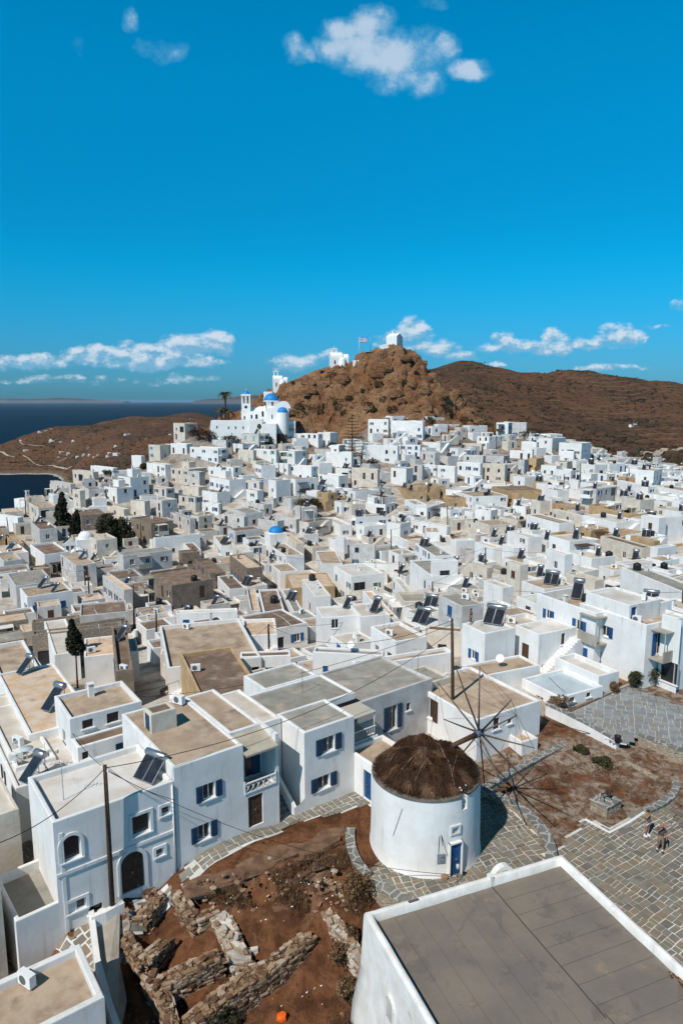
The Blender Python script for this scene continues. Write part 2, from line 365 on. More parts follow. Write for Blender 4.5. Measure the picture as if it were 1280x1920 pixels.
p.inputs['Roughness'].default_value = .97; p.inputs['Specular IOR Level'].default_value = .05
pos = n.new('ShaderNodeNewGeometry').outputs['Position']; q = n.sep(pos)
far = n.ss(q[1], 180, 330)
earth = n.mix(n.ss(n.noise(pos, .8, 9, .68, .6), .38, .60), (.185, .080, .038), (.090, .040, .021))
earth = n.mix(n.ss(n.noise(pos, .28, 9, .72, .8), .54, .68), earth, (.24, .135, .078))
garden = n.math('MULTIPLY', n.ss(q[0], 6, 9), n.ss(q[1], 34, 38))
pale = n.mix(n.ss(n.noise(pos, 1.3, 9, .72, .8), .42, .58), (.34, .275, .215), (.16, .095, .06))
earth = n.mix(n.math('MULTIPLY', garden, n.ss(n.noise(n.xyz(q[0], q[1], 4.0), .33, 8, .7, .5), .38, .56)), earth, pale)
earth = n.mix(n.ss(n.noise(pos, 5.5, 6, .7), .64, .78), earth, (.33, .23, .15))
earth = n.mix(n.ss(n.noise(n.xyz(q[0], q[1], 9.0), 2.6, 8, .75), .57, .66), earth, (.045, .028, .018))
earth = n.mix(n.ss(n.voro(n.xyz(q[0], q[1], 2.0), 2.3), .06, .045), earth, (.48, .40, .32))
# open hillside: rust earth, grey scree, dark cushions of scrub, terraces
hs = n.mix(n.ss(n.noise(pos, .012, 8, .65), .42, .62), (.145, .074, .042), (.090, .056, .036))
hs = n.mix(n.ss(n.noise(pos, .09, 8, .7), .55, .72), hs, (.215, .125, .075))
hs = n.mix(n.ss(n.noise(n.xyz(q[0], q[1], 7.0), .35, 8, .75), .52, .66), hs, (.06, .04, .024))
sv = n.voro(n.xyz(n.math('MULTIPLY', q[0], 1.0), n.math('MULTIPLY', q[1], 1.25), 0), .13, 'F1')
big = n.ss(n.noise(n.xyz(q[0], q[1], 0), .02, 3), .45, .6)
hs = n.mix(n.math('MULTIPLY', n.ss(n.math('ADD', sv, n.math('MULTIPLY', n.noise(pos, .6, 4), .25)), .50, .38), .8), hs, (.032, .026, .016))
tz = n.math('SINE', n.math('MULTIPLY', n.math('ADD', q[2], n.math('MULTIPLY', n.noise(pos, .01, 3), 14)), 1.5))
hs = n.mix(n.math('MULTIPLY', n.ss(tz, .75, .95), n.math('MULTIPLY', n.ss(n.noise(pos, .008, 2), .48, .6), .34)), hs, (.25, .17, .11))
shore = n.ss(n.math('ADD', q[2], n.math('MULTIPLY', n.noise(pos, .05, 4), 6)), SEA+9, SEA+3)
hs = n.mix(shore, hs, (.20, .15, .11))
hs = n.mix(n.ss(n.math('ADD', q[2], n.math('MULTIPLY', n.noise(pos, .2, 4), 2.5)), SEA+2.6, SEA+1.8), hs, (.42, .38, .33))
at = n.new('ShaderNodeAttribute', attribute_name='town')
tg = n.mix(n.ss(n.noise(pos, .35, 7, .65), .42, .60), (.56, .53, .48), (.40, .34, .28))
tg = n.mix(n.ss(n.noise(pos, .12, 5, .6), .56, .66), tg, (.15, .09, .05))
tg = n.mix(n.math('MULTIPLY', n.ss(q[1], 170, 260), .7), tg, hs)
c = n.mix(far, earth, hs); c = n.mix(at.outputs['Fac'], c, tg)
n.inp(p.inputs['Base Color'], c)
b = n.new('ShaderNodeBump'); b.inputs['Distance'].default_value = .22
n.inp(b.inputs['Height'], n.math('ADD', n.noise(pos, 1.6, 9, .7), n.math('MULTIPLY', n.noise(pos, .25, 8, .65), n.math('ADD', .5, n.math('MULTIPLY', far, 14))))); n.l.new(b.outputs[0], p.inputs['Normal'])
ground = struct(bm.build('ground', gm))
at_ = ground.data.attributes.new('town', 'FLOAT', 'POINT'); at_.data.foreach_set('value', townw)

# sea
sm = bpy.data.materials.new('sea_water'); sm.use_nodes = True; n = NT(sm.node_tree)
p = n.new('ShaderNodeBsdfPrincipled'); o = n.new('ShaderNodeOutputMaterial'); n.l.new(p.outputs[0], o.inputs[0])
pos = n.new('ShaderNodeNewGeometry').outputs['Position']; q = n.sep(pos)
n.inp(p.inputs['Base Color'], n.mix(n.ss(n.noise(n.xyz(n.math('MULTIPLY', q[0], .3), q[1], 0), .004, 4), .35, .7), (.002, .006, .013), (.003, .009, .018)))
p.inputs['Roughness'].default_value = .55; p.inputs['Specular IOR Level'].default_value = .12; p.inputs['IOR'].default_value = 1.33
b = n.new('ShaderNodeBump'); b.inputs['Distance'].default_value = 1.2
n.inp(b.inputs['Height'], n.noise(n.xyz(q[0], n.math('MULTIPLY', q[1], 1.8), 0), .09, 6, .6)); n.l.new(b.outputs[0], p.inputs['Normal'])
bm = MB(); yy = [150, 400, 1000, 3000, 9000, 30000, 70000]
for i in range(len(yy)-1):
    for k in range(-4, 4):
        a, b_ = yy[i], yy[i+1]; bm.poly([(k*a*.6, a, SEA), ((k+1)*a*.6, a, SEA), ((k+1)*b_*.6, b_, SEA), (k*b_*.6, b_, SEA)])
struct(bm.build('sea', sm))
# faint islands on the horizon
im = mat('distant_island_rock', (.10, .075, .055), .95, (.07, .055, .04), .0008)
for k, (pts, D) in enumerate(([((-60,751),(20,747),(60,748.5),(110,746),(150,747.5),(190,750),(240,752)), 42000], [((365,751),(385,748.5),(420,747),(450,743),(480,741),(510,745),(560,750),(620,752)), 30000])):
    bm = MB(); f = []; t_ = []; bk = []
    for (a, b_) in pts:
        P0 = atY(a, b_, D); x = P0.x
        f.append(bm.vert((x, D-900, SEA-5))); t_.append(bm.vert((x, D, max(P0.z, SEA+4)))); bk.append(bm.vert((x, D+900, SEA-5)))
    for i in range(len(f)-1): bm.face((f[i], f[i+1], t_[i+1], t_[i])); bm.face((t_[i], t_[i+1], bk[i+1], bk[i]))
    struct(bm.build('island', im))

# ---------------------------------------------------------------- the rocky hill above the town
ridge_px = [(430,775),(455,765),(480,752),(500,735),(520,722),(545,712),(570,702),(600,690),(625,683),(655,681),(672,665),(700,655),(720,649),(735,645),(752,648),(765,655),(778,664),(790,675),(798,690),(815,700),(828,722),(848,740),(868,756),(885,775),(900,790),(918,812),(935,830)]
HY = 295.0
rg = [atY(a, b_, HY) for a, b_ in ridge_px]
rx = np.array([a.x for a in rg]); rz = np.array([a.z for a in rg])
def hill_h(x, y):
    zr = float(np.interp(x, rx, rz)); xr = min(max(x, rx[0]), rx[-1])
    base = T(x, y)-1.0
    edge = max(0, abs(x-xr)); zr -= edge*1.2
    fy = 258.0+ 5*noise.noise(Vector((x*.05, 3, 0)))
    if y < HY: s_ = (y-fy)/(HY-fy)
    else: s_ = 1-(y-HY)/55
    if s_ <= 0: return base-.5*min(8, (fy-y if y < HY else 8))
    s_ = min(1, s_); k = s_**.78
    b0 = T(x, fy)-1 if y < HY else T(x, HY+55)-1
    h = b0+(zr-b0)*k
    q = Vector((x+.35*h, y*.8, h*.75-.2*x)); amp = min(1, s_*4)*(1 if s_ < .93 or y > HY else .35)
    d0 = noise.voronoi(q*.085+Vector((0, 0, 3)))[0]; d1 = noise.voronoi(q*.22)[0]; d2 = noise.voronoi(q*.55)[0]
    v0 = noise.voronoi(q*.10+Vector((0, 0, 3)))[1][0]; v1 = noise.voronoi(q*.27)[1][0]; fac = 3.4*noise.noise(v0*3.7)+1.9*noise.noise(v1*2.9)
    rock = 9.0*min(.32, d0[1]-d0[0])+5.0*min(.26, d1[1]-d1[0])+1.6*min(.3, d2[1]-d2[0])-2.6
    st = .9*abs(noise.noise(Vector((x*.03+h*.10, y*.03, h*.35+x*.12))))
    return h+amp*(rock*.75+fac+st+1.2*noise.fractal(q*.08, 1, 2, 5)+.35*noise.fractal(q*.8, 1, 2, 3))
hx = np.arange(rx[0]-8, rx[-1]+10, .55); hy = np.arange(252, 350, .55)
bm = MB()
for y in hy:
    for x in hx:
        h = hill_h(x, y); bm.v.append((x+.8*noise.noise(Vector((x*.3, y*.3, h*.3))), y-1.2*noise.noise(Vector((x*.25, h*.3, 7))), h))
nx = len(hx)
for i in range(len(hy)-1):
    for j in range(nx-1): a = i*nx+j; bm.face((a, a+1, a+nx+1, a+nx), 0, False)
rm = bpy.data.materials.new('hill_rock'); rm.use_nodes = True; n = NT(rm.node_tree)
p = n.new('ShaderNodeBsdfPrincipled'); o = n.new('ShaderNodeOutputMaterial'); n.l.new(p.outputs[0], o.inputs[0]); p.inputs['Roughness'].default_value = .95; p.inputs['Specular IOR Level'].default_value = .1
ge = n.new('ShaderNodeNewGeometry'); pos = ge.outputs['Position']; nz = n.sep(ge.outputs['True Normal'])[2]; q = n.sep(pos)
c = n.mix(n.ss(n.noise(pos, .12, 9, .68, .5), .38, .64), (.225, .105, .050), (.34, .195, .105))
c = n.mix(n.ss(n.noise(n.xyz(q[0], q[1], n.math('MULTIPLY', q[2], 3)), .35, 9, .72), .54, .68), c, (.10, .048, .026))
c = n.mix(n.ss(n.noise(pos, .9, 6, .7), .62, .75), c, (.38, .29, .20))
c = n.mix(n.math('MULTIPLY', n.ss(nz, .80, .93), n.ss(n.noise(pos, .25, 5), .42, .56)), c, (.20, .105, .045))
c = n.mix(n.ss(n.noise(n.vmath('ADD', pos, (30, 0, 0)), .45, 5, .7), .66, .72), c, (.05, .04, .022))
n.inp(p.inputs['Base Color'], c)
b = n.new('ShaderNodeBump'); b.inputs['Distance'].default_value = 1.6
n.inp(b.inputs['Height'], n.noise(n.xyz(q[0], q[1], n.math('MULTIPLY', q[2], 2.2)), .5, 9, .7)); n.l.new(b.outputs[0], p.inputs['Normal'])
hill = struct(bm.build('rocky_hill', rm))
ROCKM = rm
# ---------------------------------------------------------------- flat-roofed houses
BL = []      # every block: a box of a house with a parapet
class Block: pass
def block(P, yaw, w, d, z0, h, wall='w', roof='t', para=.25, pw=.22, house=None, near=False, shut='b', auto=True, sink=1.5):
    b = Block(); b.P = Vector((P[0], P[1])); b.yaw = yaw; b.w = w; b.d = d; b.z0 = z0; b.h = h; b.wall = wall; b.roof = roof
    b.para = para; b.pw = pw; b.near = near; b.shut = shut; b.auto = auto; b.sink = sink; b.open = {'A': [], 'B': [], 'C': [], 'D': []}
    b.e1 = Vector((math.cos(yaw), math.sin(yaw))); b.e2 = Vector((-math.sin(yaw), math.cos(yaw)))
    b.house = house if house is not None else {'blocks': [], 'items': {}, 'extra': []}
    b.house['blocks'].append(b); BL.append(b); b.zr = z0+h-para
    return b
def loc2(b, x, y): q = Vector((x, y))-b.P; return q.dot(b.e1), q.dot(b.e2)
def wpt(b, s, t, z=0): q = b.P+b.e1*s+b.e2*t; return Vector((q.x, q.y, z))
def FACE(b, f):   # origin (s,t), direction, length, outward normal in local axes
    return {'A': ((0, 0), (1, 0), b.w, (0, -1)), 'B': ((0, b.d), (0, -1), b.d, (-1, 0)), 'C': ((b.w, 0), (0, 1), b.d, (1, 0)), 'D': ((b.w, b.d), (-1, 0), b.w, (0, 1))}[f]
def hit_roof(px, py, up=0.0):
    r = ray(px, py); best = None
    for b in BL:
        t = (b.zr+up-CZ)/r.z if abs(r.z) > 1e-6 else -1
        if t <= 0: continue
        s, q = loc2(b, r.x*t, r.y*t)
        if -.1 <= s <= b.w+.1 and -.1 <= q <= b.d+.1 and (best is None or t < best[0]): best = (t, b, s, q)
    return best
def nearest_roof(px, py):
    c_ = [(math.hypot(a-px, (b_-py)*1.5), b) for b in BL if min(b.w, b.d) > 2.4 for a, b_ in [proj(tuple(wpt(b, b.w/2, b.d/2, b.zr)))]]
    dd, b = min(c_, key=lambda q: q[0]); return (0, b, b.w/2, b.d/2) if dd < 30 else None
def hit_wall(px, py, only=None):
    r = ray(px, py); best = None
    for b in (only or BL):
        for f in 'ABC':
            (s0, t0), (dx, dy), L, (nx, ny) = FACE(b, f)
            o_ = b.P+b.e1*s0+b.e2*t0; nn = b.e1*nx+b.e2*ny; den = r.x*nn.x+r.y*nn.y
            if den >= 0: continue
            t = o_.dot(nn)/den; x, y, z = r.x*t, r.y*t, CZ+r.z*t
            dd = b.e1*dx+b.e2*dy; uu = (Vector((x, y))-o_).dot(dd)
            if t > 0 and -.05 <= uu <= L+.05 and b.z0-.5 <= z <= b.z0+b.h+.1 and (best is None or t < best[0]): best = (t, b, f, uu, z-b.z0)
    return best
def roofpt(px, py, h):
    """roof corner seen at this pixel, h above the ground it stands on"""
    q = on_terrain(px, py, h); return q
def solve_len(P, z, e, target, lo=1.5, hi=13.0, dflt=6.0):
    pr = lambda s: proj((P.x+e.x*s, P.y+e.y*s, z))[0]
    if (pr(hi)-target)*(pr(lo)-target) > 0: return hi if abs(pr(hi)-target) < abs(pr(lo)-target) and abs(pr(hi)-pr(0)) > 3 else (lo if abs(pr(hi)-pr(0)) > 3 else dflt)
    a, b_ = lo, hi
    for _ in range(25):
        m = (a+b_)/2
        if (pr(m)-target)*(pr(a)-target) > 0: a = m
        else: b_ = m
    return a
def H(x, y, xl, xr, h, wall='w', roof='t', shut='b', yaw=None, d=None, w=None, para=None, near=False, zbase=None, auto=True, desc=None):
    if yaw is None:
        yaw = 35
        if y < 1130 and 400 < x < 1000: yaw = 20
        if y < 960 and 300 < x < 1000: yaw = 56
        if y > 1130 and x > 900: yaw = 30
    yr = R(yaw+rnd.uniform(-2.5, 2.5) if not near else yaw)
    if zbase is None:
        p_ = roofpt(x, y, h); z0 = p_.z
    else: p_ = G(x, y, zbase+h); z0 = zbase
    e1 = Vector((math.cos(yr), math.sin(yr))); e2 = Vector((-math.sin(yr), math.cos(yr)))
    ww = w or solve_len(p_, z0+h, e1, xr); dd = d or solve_len(p_, z0+h, e2, xl)
    b = block((p_.x, p_.y), yr, ww, dd, z0, h, wall, roof, para if para is not None else rnd.choice((.15, .2, .3, .45)), near=near, shut=shut, auto=auto)
    if desc: b.house['desc'] = desc
    return b
def addblock(b, s, t, w, d, h, roof=None, wall=None, z=None, para=.2, **k):
    """a further block of the same house, in b's own axes; z is measured from b's roof unless given"""
    P = wpt(b, s, t)
    kw = dict(house=b.house, near=b.near, shut=b.shut, auto=k.get('auto', b.auto), sink=k.get('sink', .02))
    return block((P.x, P.y), b.yaw, w, d, b.zr if z is None else z, h, wall or b.wall, roof or b.roof, para, **kw)

# --- the front row: local frame of the lane facade
YF = math.atan2(.6, .8); O0 = Vector((-9.2, 34.7)); E1 = Vector((.8, .6)); E2 = Vector((-.6, .8))
def fw(s, t): q = O0+E1*s+E2*t; return (q.x, q.y)
h1 = block(fw(-6.35, 0), YF, 6.3, 5.2, -.6, 6.0, 'w', 'w', .35, near=True, shut='n', auto=False); h1.house['desc'] = 'two-storey white house with arched door and moulded window frames, left end of the lane'
h2 = block(fw(0, 0), YF, 4.3, 8.2, 0, 6.15, 'w', 't', .12, near=True, shut='d', auto=False); h2.house['desc'] = 'long white house with roofed blue-shuttered loggia, behind the flagged lane'
h2b = block(fw(4.303, 1.7), YF, 2.2, 6.5, 0, 6.15, 'w', 't', .12, near=True, shut='d', auto=False, house=h2.house)
h2c = block(fw(4.303, -.003), YF, 2.2, 1.70, 0, 2.9, 'w', 'k', .03, pw=.12, near=True, auto=False, house=h2.house)
h2d = block(fw(6.506, 2.6), YF, 2.0, 5.6, 0, 5.6, 'w', 'k', .12, near=True, auto=False, house=h2.house)
h3 = block(fw(8.6, 0), YF, 3.95, 3.3, .05, 5.5, 'w', 'g', .14, near=True, shut='d', auto=False); h3.house['desc'] = 'tall white house with two shuttered windows and rounded corners, above the lane stairs'
h3b = block(fw(8.6, 3.303), YF, 6.6, 4.2, .05, 5.25, 'w', 'g', .14, near=True, shut='d', auto=False, house=h3.house)
h3c = block(fw(10.2, 7.506), YF, 4.6, 3.2, 0, 5.35, 'w', 'g', .12, near=True, shut='d', auto=False, house=h3.house)
h4 = block(fw(12.56, .9), YF, 2.8, 2.35, .1, 2.9, 'w', 't', .1, near=True, auto=False); h4.house['desc'] = 'low white house with roofed veranda beside the windmill'
h4b = block(fw(15.25, .9+2.4), YF, 7.7, 6.2, .1, 4.3, 'g', 'g', .2, near=True, shut='d', auto=False, house=h4.house); h4.house['desc'] = 'weathered cream house with iron-grilled blue-shuttered windows, behind the windmill'
h5 = block(fw(12.56, -2.6), YF, 3.2, 3.45, .1, 2.8, 'w', 't', .3, near=True, shut='b', auto=False); h5.house['desc'] = 'low white annexe with bright blue door, left of the windmill'

# --- other near houses, by their nearest roof corner
def right_corner(px, py, z, w, d, z0, yaw, *a, **k):
    e = Vector((math.cos(yaw), math.sin(yaw))); q = G(px, py, z); return block((q.x-e.x*w, q.y-e.y*w), yaw, w, d, z0, z-z0, *a, **k)
def N_(*a, **k): return H(*a, near=True, auto=k.pop('auto', True), **k)
n1 = N_(131, 1348, 102, 266, 6.0, 'w', 't', 'd', yaw=35, para=.35, desc='two-storey white house with big tan roof and one solar heater, beside the left pole')
n1b = N_(146, 1402, 136, 258, 4.6, 'w', 'n', 'd', yaw=37, para=.12, desc='white house with brown stained roof and one dark blue shuttered window, behind the front row')
N_(388, 1332, 240, 505, 3.3, 't', 'n', 'n', yaw=22, para=.3, desc='low house with brown roofs, peeling cream walls and a whitewashed chimney stump')
N_(510, 1300, 455, 552, 3.0, 'c', 'n', 'n', yaw=35, para=.1)
N_(586, 1208+14, 562, 718, 5.2, 'w', 'g', 'b', yaw=-8, para=.2, desc='white house with large grey stepped roof and blue shuttered windows')
N_(672, 1250, 660, 850, 4.6, 'w', 't', 'b', yaw=22, para=.3, desc='white house with tan roof carrying a black tank and twin solar panels')
N_(750, 1297, 705, 845, 4.3, 'c', 'g', 'd', yaw=34, para=.2)
hs5 = right_corner(1013, 1313, 3.4, 6.4, 8.0, .1, R(31), 'w', 't', .2, near=True, shut='n', auto=False); hs5.house['desc'] = 'low white house with long stained roof directly behind the windmill sails'
0 and N_(0, 0, 0, 0, 3, desc='low white house with long stained roof directly behind the windmill sails')
N_(978, 1392, 925, 1008, 1.3, 'w', 't', 'n', yaw=28, zbase=.1, auto=False, desc='small low white cistern box with curved corner beside the stepped path')
N_(903, 1268, 868, 1012, 3.4, 'w', 't', 'b', yaw=24, zbase=-.6, desc='white house with tan roof, twin solar panels and a roof hut, above the paved square')
bx_ = N_(1050, 1308, 978, 1130, 3.0, 'w', 'l', 'n', yaw=28, zbase=-.8, para=.35, desc='low white house with pale blue sheeted roof, beside the paved square')
N_(1122, 1268, 1040, 1160, 3.6, 'w', 'w', 'n', yaw=28, zbase=-.7)
bigR = N_(1212, 1172, 1140, 1240, 5.8, 'w', 't', 'b', yaw=28, w=5.5, d=7.5, para=.5, desc='big white two-storey house with balcony and black tanks, right of the solar roofs')
bigR2 = N_(1117, 1150, 1006, 1142, 5.7, 'w', 't', 'b', yaw=28, w=5.5, para=.9, desc='big white house with sunken roof terrace and tall solar panel')
N_(1180, 1135, 1098, 1215, 7.0, 'w', 'w', 'b', yaw=28, w=4, para=.2)
N_(1010, 1190, 965, 1080, 3.6, 'w', 'w', 'n', yaw=28)
N_(909, 1188, 866, 966, 4.0, 'w', 'w', 'b', yaw=28, para=.15, desc='white cube house with twin black solar panels on its roof')
N_(866, 1137, 822, 906, 5.2, 'g', 'g', 'b', yaw=24)
# left side
N_(55, 1378, -40, 60, 4.0, 'w', 'o', 'n', yaw=35, w=4.5)
N_(12, 1300, -60, 92, 4.2, 'w', 't', 'n', yaw=33)
hl = right_corner(2, 1665, 2.9, 7, 4.4, -2.6, YF+.05, 'c', 'k', .18, near=True, shut='n', auto=True); hl.house['desc'] = 'shaded cream house with dark doorways on the narrow left lane'
hl2 = right_corner(36, 1515, 3.2, 7, 4.2, -2.4, YF+.03, 'c', 'k', .18, near=True, shut='n', auto=True)
ha = N_(30, 1728, 58, 120, 2.7, 'w', 'g', 'n', yaw=40, zbase=-1.7, para=.55, auto=False, d=4.2, w=2.9, desc='low white walled terrace with sage roof, attached left of the arched-door house')
_a = G(150, 1768, .9); _b = G(196, 1868, .9); _y = math.atan2(-(_a-_b).x, (_a-_b).y)
hb = right_corner(196, 1868, .9, 7.0, (_a-_b).length, -2.8, _y, 'w', 't', .35, pw=.3, near=True, shut='n', auto=True); hb.house['desc'] = 'white parapeted house with blotched red-brown roof, bottom left corner of the photo'
N_(30, 1478, -80, 78, 4.8, 'w', 'w', 'n', yaw=36, zbase=-2.0, w=4.6)
N_(30, 1440, -80, 105, 3.6, 'w', 'k', 'b', yaw=36)
N_(72, 1296, 20, 100, 4.2, 'w', 'w', 'b', yaw=35)
N_(158, 1232, 140, 260, 3.8, 'w', 'o', 'b', yaw=20)
N_(218, 1258, 190, 228, 4.0, 'b', 'n', 's', yaw=20)
N_(60, 1190, 0, 62, 4.2, 's', 'g', 'n', yaw=20, w=10)
N_(60, 1168, 46, 150, 3.8, 's', 'n', 'n', yaw=22)
N_(150, 1155, 130, 240, 3.6, 'g', 'n', 'n', yaw=20)
N_(103, 1228, 66, 150, 3.4, 'w', 'k', 'n', yaw=28)
N_(315, 1252, 225, 325, 3.0, 'w', 't', 'n', yaw=18, w=9)
N_(300, 1226, 240, 470, 3.0, 'c', 'o', 'n', yaw=6)
N_(450, 1232, 425, 545, 3.4, 'w', 'n', 'b', yaw=6)
N_(370, 1180, 358, 450, 4.2, 'w', 'o', 'n', yaw=8, para=.4)
N_(455, 1192, 448, 520, 3.6, 'w', 'o', 'n', yaw=8, para=.4)
N_(330, 1150, 290, 445, 3.2, 'w', 'k', 'b', yaw=8)
N_(590, 1118, 566, 640, 4.4, 'w', 'w', 'n', yaw=14, desc='white blank-walled cube with plain white roof')
N_(604, 1158, 592, 705, 4.6, 'w', 'w', 'n', yaw=12, para=.2)
N_(676, 1156, 655, 745, 4.4, 'w', 'k', 'n', yaw=14, para=.2)
N_(742, 1203, 695, 800, 3.8, 'w', 't', 'n', yaw=26, para=.35)
N_(800, 1180, 762, 866, 3.6, 'c', 'n', 'n', yaw=-14, para=.1)
N_(757, 1128, 742, 826, 3.6, 'c', 'g', 'n', yaw=8)

# --- the town by tiles: near-corner x y, left x, right x, height, wall, roof, shutters[, yaw]
r_w = random.Random(31)
def tile(ox, oy, rows, k=4.0):
    for ln in rows.strip().split('\n'):
        a = ln.split(); x, y, xl, xr = [float(q) for q in a[:4]]; yaw = float(a[8]) if len(a) > 8 else None
        X_, Y_ = ox+x/k, oy+y/k; wl, rf = a[5], a[6]; grim = 1.0 if X_ < 560 else .5
        if wl == 'w' and r_w.random() < (.34 if X_ < 600 else .14): wl = r_w.choice('gggcc' if Y_ < 980 or X_ > 600 else 'ggccb')
        if rf in 'wk' and r_w.random() < (.75 if X_ < 640 else .48): rf = r_w.choice('ttnotgn' if X_ < 600 else 'kktgto')
        H(X_, Y_, ox+xl/k, ox+xr/k, float(a[4]), wl, rf, a[7], yaw)
tile(0, 880, '''
298 452 183 430 6 w n n
725 532 560 878 5.6 c k n 38
925 650 880 1290 5.6 g g n 36
1288 872 1110 1600 5.6 b n n 36
570 722 455 722 4.8 w t n
120 878 55 405 3.8 w k n
205 958 150 545 3.6 w t b
930 905 770 1000 4.0 w o b
30 690 -60 205 3.3 g t n
335 640 218 525 4.4 w n y
290 290 217 450 5.6 w k b
345 322 333 470 6 c t n 20
612 345 540 838 6 b n n 28
1132 405 975 1300 5.8 s n n 45
1248 145 1052 1310 5 c w b 52
1215 235 1127 1330 5.6 w k n 45
877 143 780 1000 4.5 w k n 48
668 150 630 782 3.6 g k l
978 62 884 1116 5.8 w w b 50
440 142 330 540 3.6 w k n
400 195 345 520 4.6 w w n
655 205 520 660 3.2 b n b
135 362 -160 170 4 w w n 60
118 415 95 292 2.8 c t n
668 282 625 800 3.6 w w n 20
930 300 800 975 3 c l n 45
1085 240 980 1125 5 c k n 60
100 560 -40 180 3.0 t t n
30 640 -60 215 3 w o n
230 870 0 240 3 w w n
600 160 545 632 5.6 c k n 45
530 110 378 540 3 w w n 50
760 105 640 885 3 w k n
480 240 420 600 3 w t n
990 372 870 1165 3 w w n
1165 520 1150 1500 4.6 w t n 30
870 645 730 900 3.6 t t n
770 480 705 800 3.2 w w n
1230 180 1000 1260 3 w k n 50
''')
tile(0, 760, '''
1060 380 987 1082 3.6 w w b 50
1200 300 1115 1330 5.2 w w l 50
1010 400 905 1025 3.4 w k n
850 470 680 880 3.2 w w n 50
700 500 545 740 3.2 w k n 50
1240 445 1100 1290 5.4 w t n 50
1120 260 1056 1180 4 g w n 50
880 360 790 905 3 w w b 50
1140 400 1030 1165 3 w k n 50
''')
tile(320, 760, '''
105 135 20 200 6 c w n 50
28 225 -20 128 3.4 g w n
660 215 528 742 5.4 w k p
120 290 0 165 3.6 w w n
355 322 140 430 5.2 w w b
415 262 310 470 3 w w b
540 290 430 660 3.6 w t b
930 345 790 1022 5.4 w t p
790 335 625 800 5.0 w k p
620 338 505 640 4.6 w k p
135 480 0 270 5.2 w b n
215 500 90 268 5.4 w t n
470 465 415 530 4.6 w w n 45
380 465 280 430 3.4 w w n
600 480 480 625 4.8 w w n
440 560 290 580 6.2 w t b 40
650 640 450 740 5.4 w k n 50
665 575 540 695 5.2 c t b 50
790 565 730 900 7.0 w t n 44
935 555 900 1100 6.4 w n n 36
1055 460 885 1100 5 w t n 56
880 440 770 890 3.6 w w n
185 690 60 240 5.0 w w b
350 655 235 445 4.8 w w b 45
60 635 -60 90 3.6 w w l
210 615 80 290 3 c w n
360 740 235 380 3.2 w w b
145 850 -60 160 4.6 g n n
210 835 150 310 4.6 w t n 45
550 835 380 560 4.8 w w n 60
560 810 470 695 4 g w n 30
700 745 500 760 3.4 g k n 40
800 870 560 850 3.6 w k l 50
1035 880 945 1210 4 w k b 45
940 855 790 960 3.8 w w n 50
1180 660 1075 1250 5.2 t t n 40
1095 645 990 1130 4 w w n
1280 730 1225 1500 3.6 w t b 30
1105 215 862 1140 5.0 w w n 60
1195 205 1100 1255 5.6 w w n 56
1190 330 1050 1290 3.4 w g n
985 310 815 1010 3 w w n 56
1290 355 1110 1360 5.8 w w n 60
1260 530 1105 1330 4.6 w w l 50
770 700 680 790 3 w w n
1400 480 1210 1470 3.4 w w n
''')
tile(640, 760, '''
155 40 60 200 6 w w y 62
350 105 200 365 5.6 w w n 62
610 118 370 625 7 w t b 62
420 305 150 430 6.2 w g n 60
590 300 430 600 4.6 w w b 62
700 355 592 740 5.4 g w n 40
975 88 850 988 3.4 g w n 56
740 280 605 810 3.4 w w b 50
485 475 370 537 5.6 w g n 52
270 480 75 290 6 w g n 62
75 350 0 85 6.6 w w n 62
-20 300 -160 40 6 w w n 62
605 450 520 620 5 g w n
850 460 612 860 5.4 w w b 50
1040 435 865 1060 6 w w b 52
1105 235 1015 1220 5 w k n 40
1050 290 860 1060 3.6 w w l 55
1060 380 912 1080 5 g k b 56
1225 445 1055 1240 6 c k n 56
1215 380 1060 1260 4.4 w n b 56
1250 130 1160 1300 6 w w b 60
570 610 490 780 4 t g n 20
500 650 260 640 3.4 t n n 8
310 690 195 400 4 g n b 30
450 680 400 612 3.4 w n n 30
830 695 765 972 3.6 t n n 14
985 685 865 1245 4.6 w t n 14
900 640 780 1000 3 w w n
1235 640 1070 1500 4.4 t n n 10
75 745 -10 180 4 c t b 24
110 840 75 350 3.4 w w b 20
330 745 180 400 3 w w n
550 745 300 640 3.6 w g l 10
640 770 560 780 3.4 w w n
600 680 560 770 3 w l n
1120 790 1000 1170 3.8 w w n 50
830 860 760 1010 3 c w n
440 890 340 520 4 w k b 50
790 910 520 800 3 w w n 40
1110 900 1000 1300 4 w k n
-10 900 -160 80 3.4 w w n
1000 460 900 1040 3 w w n
1260 600 1060 1290 3 w t n
370 560 270 380 3 w w n
130 480 60 180 3 w w n
80 625 0 160 3 w w l
''')
